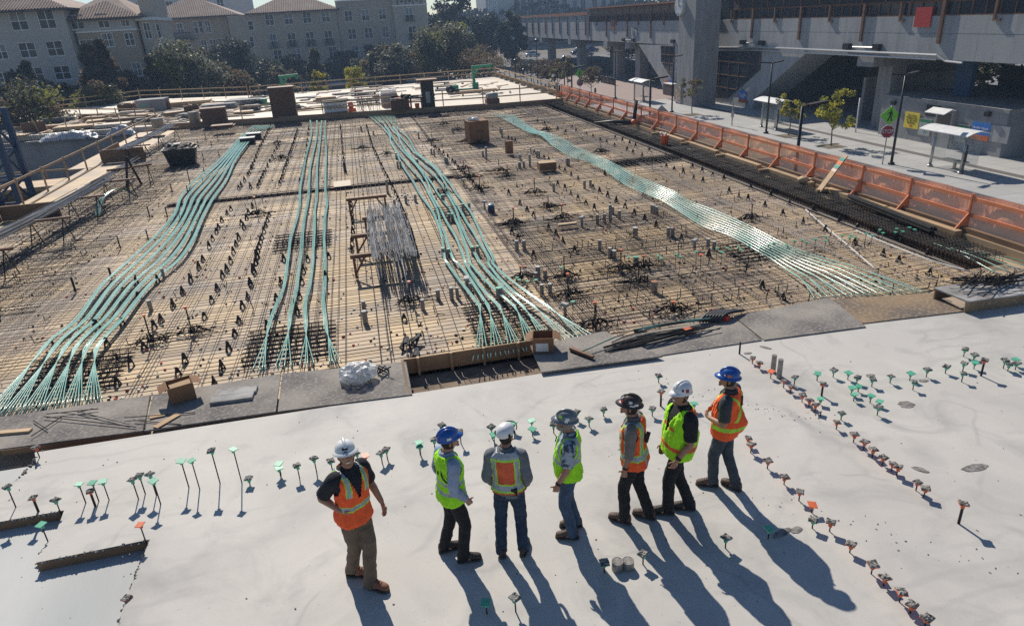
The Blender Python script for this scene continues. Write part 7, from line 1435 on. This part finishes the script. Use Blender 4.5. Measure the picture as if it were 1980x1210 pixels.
def person(label, top, feet, fyaw, hip, tor, head, arms, vest, shirt, tr, boot, hat, hatm, sk=skin, lean=(2,0), belly=0, sleeve='short', hair=hair_d, wide=1.0, smile=False, glasses=True, beard=None, extras=(), vest_hem=-.10, pitch=7, stick=None):
    fl, fr = P(*feet[0]), P(*feet[1]); mid = (fl+fr)/2; H = above(*top, mid); s = H/1.83
    t = thing('person', label, 'person', (mid.x, mid.y, 0)); org = V((mid.x, mid.y, 0))
    th = lambda ph: R_(-11.5-ph)
    def fr_(ph): a = th(ph); return V((math.cos(a), math.sin(a), 0)), V((-math.sin(a), math.cos(a), 0))
    hr_, hf_ = fr_(hip); tr_, tf_ = fr_(tor); dr_, df_ = fr_(head); Z = V((0,0,1))
    spread = (fl-fr).length; ph = math.sqrt(max(.1, (.868*s)**2-(spread*.22)**2))+.116*s; ph = min(ph, .98*s)
    pel = V((mid.x, mid.y, ph)) + hf_*(-.01*s)
    up_ = (Z + tf_*math.tan(R_(lean[0])) + tr_*math.tan(R_(lean[1]))).normalized(); tfw = (tf_-up_*tf_.dot(up_)).normalized(); trt = tfw.cross(up_)
    T = lambda x, y, z: pel + (trt*x+tfw*y+up_*z)*s
    Hp = lambda x, y, z: pel + (hr_*x+hf_*y+Z*z)*s
    hc = T(0, .02, .545) + (Z*.148+df_*.022)*s
    hu = (Z+df_*math.tan(R_(-pitch))).normalized(); hf2 = (df_-hu*df_.dot(hu)).normalized(); hr2 = hf2.cross(hu)
    D = lambda x, y, z: hc + (hr2*x+hf2*y+hu*z)*s
    # legs
    legs = []
    for side, ft, fy in ((-1, fl, fyaw[0]), (1, fr, fyaw[1])):
        rr, ff = fr_(fy); hj = Hp(side*.088, 0, -.02); an = ft - ff*.055*s + Z*.10*s
        d = an-hj; L = min(d.length, .868*s); l1, l2 = .435*s, .44*s; a = (l1*l1-l2*l2+L*L)/(2*L); h2 = math.sqrt(max(0, l1*l1-a*a)); dn = d.normalized(); kd = (hf_+ff)*.5; kd = (kd-dn*kd.dot(dn)).normalized()
        legs.append((hj, hj+dn*a+kd*h2, an, ff, rr, ft))
    # arms
    A_ = []
    for side, k in ((-1,'L'),(1,'R')):
        e, w_, hd = arms[k]; S = T(side*.178*wide, -.005, .455); E = S+(trt*side*e[0]+tfw*e[1]+up_*e[2])*s; W_ = S+(trt*side*w_[0]+tfw*w_[1]+up_*w_[2])*s
        l1 = (E-S).length; E = S+(E-S)*(.285*s/l1); W_ = E+(W_-E).normalized()*.25*s; A_.append((side, S, E, W_, hd))
    # body: one continuous skin surface
    q = MB(); N = 22
    q.loft([[T(rx*.93*sup(6.2832*j/N)[0], yo+ry*.9*sup(6.2832*j/N)[1], z) for j in range(N)] for z, (rx, ry, yo) in [(z, TR(z, belly, wide)) for z in (-.12,-.04,.06,.16,.26,.36,.43,.48,.52,.55)]])
    q.tube([T(0,-.005,.50), T(0,.005,.56), D(0,-.012,-.09), D(0,-.012,-.02)], [.066*s,.06*s,.058*s,.06*s], 14)
    n, m = 26, 20; rings = []
    for i in range(m+1):
        b = max(-1.52, min(1.52, math.pi*(i/m-.5))); ring = []
        for j in range(n):
            a = 2*math.pi*j/n; x, y, z = math.cos(b)*math.cos(a), math.cos(b)*math.sin(a), math.sin(b)
            jx = 1-.30*max(0,-z)**1.4; wx = .076*jx; wy = .096*(1-.12*max(0,-z)); yy = y*wy-(.010*max(0,-z) if y < 0 else 0)+(.016*max(0,-z)*max(0,y))
            ring.append(D(x*wx, yy, z*.120))
        rings.append(ring)
    q.loft(rings)
    q.loft([[D(x,y,z) for x, y, z in r] for r in ([(-.008,.090,.028),(.008,.090,.028),(.008,.08,.03),(-.008,.08,.03)],[(-.016,.094,-.02),(.016,.094,-.02),(.014,.08,-.02),(-.014,.08,-.02)])])
    q.ball(D(0,.104,-.016), (.015*s,.018*s,.014*s), 8, 6); q.ball(D(0,.083,-.096), (.026*s,.022*s,.02*s), 8, 6)
    for x in (-1,1): q.ball(D(x*.079,-.008,-.012), (.012*s,.022*s,.034*s), 8, 6); q.ball(D(x*.03,.086,.03), (.022*s,.012*s,.009*s), 8, 5); q.ball(D(x*.034,.075,-.03), (.02*s,.016*s,.018*s), 8, 5)
    q.ball(D(0,.094,-.052), (.026*s,.010*s,.006*s), 8, 5); q.ball(D(0,.092,-.064), (.022*s,.010*s,.006*s), 8, 5)
    hands = []
    for side, S, E, W_, hd in A_:
        limb(q, [T(side*.10,0,.44), S, S.lerp(E,.5), E, E.lerp(W_,.3), W_], [.055*s,.058*s,.05*s,.042*s,.043*s,.028*s], 12, 4)
        d = (W_-E).normalized(); fd = ((trt*side*hd[0]+tfw*hd[1]+up_*hd[2]).normalized()*.75+d*.5).normalized(); inn = (-trt*side); inn = (inn-fd*inn.dot(fd)).normalized(); thd = fd.cross(inn)*(-side); fwd = tfw-fd*tfw.dot(fd)
        if fwd.length > .2 and thd.dot(fwd) < 0: thd = -thd
        q.loft([[W_+fd*l*s+thd*(math.cos(6.2832*j/10)*wd)*s+inn*(math.sin(6.2832*j/10)*tk)*s for j in range(10)] for l, wd, tk in ((-.01,.026,.02),(.03,.036,.018),(.065,.042,.016),(.092,.041,.013))])
        for i in range(4):
            o = W_+fd*.085*s+thd*((.031-.0205*i)*s); L = (.072,.08,.075,.06)[i]*s; c = .55+.1*i
            p1 = o+(fd*.9+inn*.25).normalized()*L*.45; p2 = p1+(fd*.65+inn*c).normalized()*L*.33; p3 = p2+(fd*.15+inn*.9).normalized()*L*.26
            q.tube([o-fd*.02*s, p1, p2, p3], [.0100*s,.0095*s,.0088*s,.0075*s], 7)
        o = W_+fd*.03*s+thd*.03*s; p1 = o+(fd*.6+thd*.75+inn*.2).normalized()*.042*s; p2 = p1+(fd*.85+thd*.3+inn*.35).normalized()*.033*s; q.tube([o-thd*.015*s, p1, p2], [.013*s,.0115*s,.009*s], 7)
        hands.append((W_, d, side))
    for hj, kn, an, ff, rr, ft in legs:
        limb(q, [hj, kn, an, an-Z*.03], [.085*s,.06*s,.05*s,.036*s,.034*s], 12, 4); q.ball(an+ff*.06*s-Z*.05*s, (.05*s,.05*s,.035*s), 8, 5)
    me = fuse(q, .0085*s, [sk], 3); me.name = 'body'
    me.transform(Matrix.Translation(-org)); body = inst('body', me, t)
    q = MB()
    if smile: q.obox(D(0,.1035,-.057), (.034*s,.006*s,.011*s), math.atan2(hf2.y,hf2.x)-math.pi/2)
    else: q.obox(D(0,.1035,-.057), (.034*s,.004*s,.005*s), math.atan2(hf2.y,hf2.x)-math.pi/2)
    q.build('mouth', teeth if smile else lip, t, org=org)
    q = MB()
    if glasses:
        for x in (-1,1):
            q.loft([[D(x*.034+dx*wd, .102+yo_-abs(x*.034+dx*wd)*.22, .016+dz*hh) for dx, dz in ((-1,-.8),(1,-.6),(1,.9),(-1,1))] for yo_, wd, hh in ((0,.026,.017),(.008,.024,.015))])
            q.tube([D(x*.06,.092,.022), D(x*.082,.04,.022), D(x*.083,-.02,.012)], .0045*s, 5)
        q.tube([D(-.012,.108,.02), D(.012,.108,.02)], .005*s, 5); q.build('sunglasses', lens, t, org=org)
    else:
        for x in (-1,1): q.ball(D(x*.032,.088,.012), (.012*s,.008*s,.006*s), 7, 5)
        q.build('eyes', lens, t, org=org)
    q = MB(); rings = []
    for i in range(9):
        b = -0.75+i*.2; rings.append([D(math.cos(b)*math.cos(a)*.080, -.004+math.cos(b)*math.sin(a)*.101, math.sin(b)*.123) for a in [math.pi*1.0-.25+ (math.pi+.5)*k/16 for k in range(17)]])
    q.loft(rings, close=False, cap=False)
    bq = MB(); bq.v, bq.f, bq.m = q.v, q.f, q.m; bq.build('hair', hair, t, True, org=org)
    if beard:
        q = MB(); q.loft([[D(math.cos(a)*rx, .018+math.sin(a)*ry, z) for a in [math.pi*(k/14) for k in range(15)]] for z, rx, ry in ((-.035,.078,.066),(-.06,.076,.079),(-.088,.064,.082),(-.115,.045,.07),(-.128,.02,.05))], close=False, cap=False); q.build('beard', beard, t, True, org=org)
    # shirt
    q = MB(); N = 24
    q.loft([[T((rx+.010)*sup(6.2832*j/N)[0], yo+(ry+.010)*sup(6.2832*j/N)[1], z) for j in range(N)] for z, (rx, ry, yo) in [(z, TR(z, belly, wide)) for z in (-.08,-.03,.05,.12,.2,.28,.36,.43,.48,.515,.54)]])
    for side, S, E, W_, hd in A_:
        if sleeve == 'long': limb(q, [T(side*.09,0,.44), S, S.lerp(E,.5), E, E.lerp(W_,.5), E.lerp(W_,.96)], [.072*s,.082*s,.072*s,.062*s,.054*s,.044*s], 14, 5, .09, side*3+mid.x*7)
        elif sleeve == 'rolled': limb(q, [T(side*.09,0,.44), S, S.lerp(E,.5), E, E.lerp(W_,.22)], [.072*s,.08*s,.072*s,.064*s,.06*s], 14, 5, .09, side*3+mid.x*7)
        else: limb(q, [T(side*.09,0,.44), S, S.lerp(E,.45), S.lerp(E,.86)], [.074*s,.084*s,.080*s,.078*s], 14, 5, .06, side*3+mid.x*7)
    me = fuse(q, .0095*s, [shirt], 3); me.transform(Matrix.Translation(-org)); inst('shirt', me, t)
    q = MB(); q.loft([[T(math.cos(a)*rx, yo+math.sin(a)*ry, z) for a in [6.2832*j/18 for j in range(18)]] for z, rx, ry, yo in ((.52,.078,.072,-.006),(.56,.068,.066,.0),(.575,.071,.07,.004),(.545,.082,.082,0))], cap=False); q.build('collar', shirt, t, True, org=org)
    # vest
    q = MB(); NA, NZ = 120, 86; zb = vest_hem; zs = [zb+(.537-zb)*i/NZ for i in range(NZ+1)]; base = len(q.v); info = {}
    for i, z in enumerate(zs):
        rx, ry, yo = TR(z, belly, wide); fl_ = .024+.02*max(0, (.1-z)/.16); ring = []
        for j in range(NA):
            a = 6.2832*j/NA; cx_, sy_ = sup(a); wob = .014*noise.noise(V((cx_*3+mid.x*5, sy_*3, z*7)))+.009*noise.noise(V((cx_*7+mid.x, sy_*7, z*11)))+.004*noise.noise(V((cx_*15+mid.x, sy_*15, z*30)))
            x, y = (rx+fl_+wob)*cx_, yo+(ry+fl_+wob)*sy_
            if extras and 'flare' in extras and sy_ < -.1 and z < .32: y -= .10*(1-abs(cx_))*max(0, math.sin((z+.06)/.38*3.14))*1.2
            q.v.append(tuple(T(x, y, z))); info[i, j] = (x, y)
    for i in range(NZ):
        for j in range(NA):
            k = (j+1) % NA; x = (info[i,j][0]+info[i+1,k][0])/2; y = (info[i,j][1]+info[i+1,k][1])/2; z = (zs[i]+zs[i+1])/2
            if abs(x) > .11 and (y/.092)**2+((z-.395)/.118)**2 < 1: continue
            if y > 0 and z > vest['v'] and abs(x) < .10*(z-vest['v'])/(.54-vest['v'])+.004: continue
            q.f.append((base+i*NA+j, base+i*NA+k, base+(i+1)*NA+k, base+(i+1)*NA+j)); q.m.append(vest['f'](x, y, z))
    vo = q.build('vest', vest['m'], t, True, org=org); sm = vo.modifiers.new('thickness', 'SOLIDIFY'); sm.thickness = .006; sm.offset = -1
    # trousers and belt
    q = MB(); N = 22
    q.loft([[Hp((rx+.008)*sup(6.2832*j/N)[0], yo+(ry+.008)*sup(6.2832*j/N)[1], z) for j in range(N)] for z, (rx, ry, yo) in [(z, TR(z, 0, 1)) for z in (-.125,-.06,0,.05,.075)]])
    for i, (hj, kn, an, ff, rr, ft) in enumerate(legs):
        limb(q, [hj+Z*.05*s, hj.lerp(kn,.45), kn, kn.lerp(an,.5), an-Z*.01*s, an-Z*.045*s-ff*.008*s], [.098*s,.095*s,.083*s,.075*s,.071*s,.071*s,.075*s], 16, 6, .10, i*4+mid.x*3)
    me = fuse(q, .0095*s, [tr], 2); me.transform(Matrix.Translation(-org)); inst('trousers', me, t)
    q = MB(); q.loft([[Hp((TR(.06,0,1)[0]+.014)*sup(6.2832*j/N)[0], (TR(.06,0,1)[1]+.014)*sup(6.2832*j/N)[1], z) for j in range(N)] for z in (.045,.08)], cap=False); q.build('belt', blackcl, t, org=org)
    # boots
    for hj, kn, an, ff, rr, ft in legs:
        Bp = lambda l, w_, z: V((ft.x, ft.y, 0)) + (ff*l+rr*w_)*s+Z*z*s
        q = MB(); rings = []
        for l, w_, h in ((-.135,.026,.07),(-.125,.036,.115),(-.08,.043,.135),(-.02,.044,.125),(.03,.045,.098),(.075,.050,.080),(.115,.049,.072),(.145,.040,.060),(.160,.024,.045)):
            rings.append([Bp(l, w_*math.cos(a), .022+max(0, h*(.5+.5*math.sin(a)))) for a in [6.2832*j/14 for j in range(14)]])
        q.loft(rings); q.tube([an-ff*.005*s-Z*.03*s, an+Z*.02*s, an+Z*.075*s], [.052*s,.054*s,.056*s], 14); b_ = q.build('boot', boot, t, True, org=org)
        q = MB(); q.loft([[Bp(l*1.03, w_*1.08, z) for l, w_ in ((-.137,0),(-.125,.034),(-.06,.042),(.02,.04),(.075,.05),(.13,.045),(.163,.012),(.163,-.012),(.13,-.045),(.075,-.05),(.02,-.04),(-.06,-.042),(-.125,-.034))] for z in (.001,.028)]); q.build('sole', sole_m, b_, org=org)
        q = MB()
        for k in range(4): l = .0+k*.026; q.tube([Bp(l,-.022,.128-k*.010), Bp(l+.004,0,.136-k*.011), Bp(l,.022,.128-k*.010)], .004*s, 5)
        q.build('laces', sole_m, b_, org=org)
    # hard hat
    q = MB(); n = 32; rx, ry, hh, z0 = .103, .127, .112, .046
    dome = []
    for i in range(9):
        b = i/8*1.5; dome.append([D(rx*math.cos(b)**.8*math.cos(a), -.008+ry*math.cos(b)**.8*math.sin(a), z0+hh*math.sin(b)) for a in [6.2832*j/n for j in range(n)]])
    q.loft(dome)
    if hat != 'climb':
        br = .026 if hat == 'full' else .008; rim = []
        for k, (o, dz) in enumerate(((0,.008),(1,-.008),(1.0,-.014),(0,0))):
            rim.append([D((rx+br*o)*math.cos(a), -.008+(ry+br*o+(o*(.032 if hat == 'full' else .050)*max(0, math.sin(a))**(1 if hat == 'full' else 2)))*math.sin(a), z0+dz-(.012*max(0, math.sin(a))*o)) for a in [6.2832*j/n for j in range(n)]])
        q.loft(rim, cap=False)
        for x in ((0,) if hat == 'full' else (-.03,0,.03)): q.tube([D(x*.9, -.008+ry*.98*math.cos(a)*(1-abs(x)*2), z0+.003+hh*1.02*max(.12, math.sin(a))*(1-abs(x)*1.6)) for a in [.35+i*.2 for i in range(13)]], [(.018 if x == 0 else .012)*s]*13, 8)
    ho = q.build('hard_hat', hatm, t, True, org=org)
    if hat == 'climb':
        for x in (-1,1): q = MB(); q.ball(D(x*.100,.03,.05), (.012*s,.03*s,.022*s), 8, 6); q.ball(D(x*.092,-.07,.06), (.014*s,.02*s,.03*s), 8, 6); q.build('vent', blackcl, ho, org=org)
        q = MB(); q.loft([[D(math.cos(a)*.118, .0+math.sin(a)*.165, z) for a in [.5+k*.18 for k in range(13)]] for z in (.075,.12)], close=False, cap=False); q.build('visor', shelter_glass, ho, org=org)
        q = MB(); q.tube([D(math.cos(a)*.12, math.sin(a)*.167, .072) for a in [.3+k*.2 for k in range(13)]], .007*s, 5); q.tube([D(-.105,.02,.03), D(-.085,.03,-.06), D(0,.06,-.13), D(.085,.03,-.06), D(.105,.02,.03)], .006*s, 5); q.build('strap', blackcl, ho, org=org)
    for a, z, w_, h_, m in (stick or ()):
        q = MB(); b = math.asin(min(.95, (z-z0)/hh)); k = math.cos(b)**.8; c = D(rx*k*1.0*math.cos(a), -.008+ry*k*math.sin(a), z); nrm = (hr2*math.cos(a)/rx*k+hf2*math.sin(a)/ry*k+hu*(z-z0)/hh/hh).normalized(); x = hu.cross(nrm).normalized(); y = nrm.cross(x)
        pts = [c+nrm*.006*s+(x*i*w_+y*j*h_)*s for i, j in ((-1,-1),(1,-1),(1,1),(-1,1))]; q.ext([p-nrm*.02*s for p in pts], nrm*.018*s); q.build('sticker', m, ho, org=org)
    for e in extras:
        if e == 'watch_L' or e == 'watch_R' or e == 'cuff_L':
            W_, d, side = hands[0 if e[-1] == 'L' else 1]; q = MB(); q.tube([W_-d*.045*s, W_-d*.012*s], .036*s, 12); q.build('wristwatch', steel_dark if 'watch_R' != e else alu, t, True, org=org)
        if e == 'strap': q = MB(); q.tube(smooth_path([T(.05,.02,.56), T(.075,-.075,.50), T(.12,-.14,.36), T(.17,-.10,.26), T(.21,.03,.19)], 4), .009*s, 6); q.build('shoulder_strap', blackcl, t, True, org=org)
        if e == 'text': 
            for k in range(3): q = MB(); o = T(-.085+k*.05, -.152+.01*abs(k-1), .345-k*.012); q.tube([o+trt*.012*s+up_*.02*s, o-trt*.014*s+up_*.005*s, o+trt*.008*s-up_*.02*s], .0065*s, 5); q.build('back_lettering', blackcl, t, org=org)
        if e == 'lanyard': q = MB(); q.tube(smooth_path([T(.0,-.145,.48), T(.01,-.16,.3), T(.02,-.165,.1), T(.03,-.16,-.10), T(.05,-.15,-.15), T(.07,-.15,-.08)], 4), .010*s, 6); q.build('lanyard', mat('yellow_cord', (.5,.42,.06), rough=.8), t, True, org=org); q = MB(); q.tube([T(.0,-.15,.5), T(.005,-.16,.36)], .013*s, 6); q.build('strap_end', blackcl, t, org=org)
        if e == 'pouch': q = MB(); o = T(.09,-.13,.03); q.obox(o, (.07*s,.04*s,.09*s), th(tor)); q.build('belt_pouch', blackcl, t, org=org)
        if e == 'radio': q = MB(); o = T(-.02,-.165,.3); q.obox(o, (.06*s,.05*s,.12*s), th(tor), .2); q.build('radio', steel_dark, t, org=org)
    return t
near = lambda x, a, b: a <= x <= b
def v1(x, y, z):
    ax = abs(x)
    if near(z,.095,.155): return 1 if near(z,.108,.142) else 2
    if y > 0 and z > .26 and near(ax,.078,.135): return 1 if near(ax,.09,.123) else 2
    if y <= 0 and near(ax,.07,.13) and z > .155: return 1 if near(ax,.083,.117) else 2
    return 0
def v2(x, y, z): return 1 if near(z,.045,.09) or near(z,.165,.21) else 0
def v3(x, y, z):
    ax = abs(x)
    if near(z,.02,.12): return 2 if z < .042 or z > .105 else 1
    if z > .445: return 2 if z < .462 else 1
    if z > .12 and ax < .115:
        if ax < .100: return 2 if z > .435 or z < .125 else 0
        return 2
    if z > .12: return 1 if ax < .155 else 2 if ax < .17 else 0
    return 0
def v4(x, y, z):
    ax = abs(x); e = (y/.092)**2+((z-.395)/.118)**2
    if near(z,.195,.25) and e > 1: return 1
    if ax > .09 and 1.5 < e < 2.4 and z > .22: return 1
    return 0
def v5(x, y, z):
    ax = abs(x)
    if near(z,.03,.125): return 2 if z < .048 or z > .108 else 1
    if z > .125 and near(ax,.075,.155): return 1 if near(ax,.095,.135) else 2
    if z < .03 and near(ax,.06,.11): return 1
    return 0
def v6(x, y, z):
    if near(z,.02,.07): return 3
    if y > 0 and near(z,.27,.31) and near(abs(x),.035,.13): return 3
    if z > .45 and y < 0 and abs(x) > .09: return 3
    return 0
def v7(x, y, z):
    if near(z,.035,.085): return 2
    if y < 0 and z > .17 and abs(abs(x)-abs(z-.33)*.85) < .022: return 2
    if y > 0 and near(abs(x),.08,.115) and z > .1: return 2
    return 0
side_arm = ((.09,-.04,-.28),(.06,.10,-.52),(0,.15,-1))
person('man in orange vest, white hard hat and khaki trousers, grinning toward the camera', (656,853), ((727,1137),(693,1112)), (112,95), 122, 132, 160,
       dict(L=((.10,-.02,-.27),(.12,.10,-.46),(-.1,.3,-1)), R=((.09,-.16,-.24),(-.03,.12,-.40),(-.6,.5,-.6))), dict(f=v1, v=.22, m=[hv_orange,silver,lime_tape]), navy, khaki, boot_t, 'full', hat_w, skin, (0,-2), .01, wide=.93, smile=True, stick=[(1.5,.085,.028,.012,ink),(1.5,.058,.018,.004,ink)], pitch=20)
person('man in lime vest and blue hard hat with light blue sleeves, looking right', (870,828), ((869,1062),(906,1083)), (70,82), 68, 62, 72,
       dict(L=side_arm, R=((.05,-.05,-.29),(.03,.12,-.50),(0,.35,-1))), dict(f=v2, v=.25, m=[hv_lime,silver]), ltblue, black_tr, boot_d, 'cap', hat_b, skin2, (0,0), .02, 'long', hair_d, extras=('strap','text'), stick=[(.0,.075,.026,.014,hat_w)])
person('man seen from behind in white climbing helmet, orange panel vest and grey sleeves', (983,821), ((969,1066),(1014,1062)), (-12,14), 6, 8, 30,
       dict(L=((.07,-.05,-.28),(.01,.10,-.50),(-.2,.5,-1)), R=((.075,-.06,-.28),(.03,.11,-.50),(-.2,.5,-1))), dict(f=v3, v=.25, m=[cloth('panel_orange',(.72,.13,.05)),silver,lime_tape]), greycl, jeans_d, boot_d, 'climb', hat_w, skin, (1,0), 0, 'long', hair_d, .97, extras=('pouch',), vest_hem=.0)
person('bearded man in plain lime vest over a patterned shirt and grey hard hat, facing left', (1104,793), ((1099,1039),(1106,1017)), (278,272), 280, 277, 275,
       dict(L=((.08,.03,-.28),(.07,.15,-.51),(-.1,.05,-1)), R=((.03,.03,-.29),(-.03,.10,-.50),(0,.2,-1))), dict(f=v4, v=.22, m=[hv_lime,silver]), hawaii, jeans, boot_b, 'full', hat_g, skin, (-1,0), .065, 'short', hair_g, 1.06, beard=hair_g, extras=('watch_L',), stick=[(3.2,.09,.024,.016,hat_w),(3.1,.06,.02,.02,hat_w),(2.4,.10,.02,.014,lime_tape)], vest_hem=-.04)
person('man in orange vest and sticker covered dark hard hat, striding left with taupe sleeves', (1215,763), ((1200,1007),(1247,999)), (300,298), 292, 292, 285,
       dict(L=((.05,.02,-.29),(.03,.09,-.54),(0,.1,-1)), R=((.03,.03,-.29),(-.03,.10,-.50),(0,.2,-1))), dict(f=v5, v=.22, m=[hv_orange,silver,lime_tape]), beige, black_tr, boot_b, 'full', hat_k, skin, (3,0), .025, 'rolled', hair_d, 1.04, glasses=False, extras=('watch_L','radio'), stick=[(3.1,.10,.02,.014,hat_w),(2.6,.08,.024,.012,ink),(3.7,.075,.024,.012,hat_w),(2.1,.08,.02,.016,sign_red),(3.3,.062,.03,.007,hat_w),(1.6,.115,.03,.02,hat_w)])
person('man in lime vest with orange bands and white hard hat, laughing to the left', (1330,740), ((1282,992),(1323,983)), (282,280), 265, 258, 240,
       dict(L=((.07,.0,-.28),(.04,.14,-.52),(0,.2,-1)), R=((.03,.03,-.29),(-.03,.10,-.50),(0,.2,-1))), dict(f=v6, v=.20, m=[hv_lime,silver,lime_tape,orange_tape]), blackcl, black_tr, boot_d, 'cap', hat_w, skin, (-5,0), .045, 'short', hair_d, 1.12, smile=True, extras=('flare','watch_L'), stick=[(3.0,.085,.02,.02,sign_red),(2.5,.09,.01,.014,ink)])
person('man in orange vest with lime back cross and blue hard hat, hands held in front', (1427,712), ((1369,938),(1415,942)), (282,318), 300, 303, 282,
       dict(L=((.09,-.03,-.28),(-.03,.19,-.30),(-.8,.5,-.1)), R=((.07,.0,-.28),(-.08,.19,-.30),(-.9,.4,0))), dict(f=v7, v=.22, m=[hv_orange,silver,lime_tape]), charcoal, jeans_g, boot_b, 'full', hat_b, skin, (-3,0), .05, 'short', hair_d, 1.14, smile=False, extras=('flare','lanyard'), stick=[(3.0,.085,.022,.016,orange_cap),(2.5,.08,.01,.01,hat_w)])
# ------------------------------------------------------------------ haze
q = MB(); q.box(-160,260,-25,345,GZ-1.2,44); hz = q.build('haze', [])
hm = bpy.data.materials.new('haze'); hm.use_nodes = True; n = hm.node_tree
for x in list(n.nodes):
    if x.type == 'BSDF_PRINCIPLED': n.nodes.remove(x)
pv = n.nodes.new('ShaderNodeVolumePrincipled'); pv.inputs['Color'].default_value = (.50,.70,1.0,1); pv.inputs['Density'].default_value = .00060; pv.inputs['Anisotropy'].default_value = .2
n.links.new(pv.outputs[0], n.nodes['Material Output'].inputs['Volume']); hz.data.materials.append(hm); stuff(hz)
sc.cycles.volume_bounces = 0
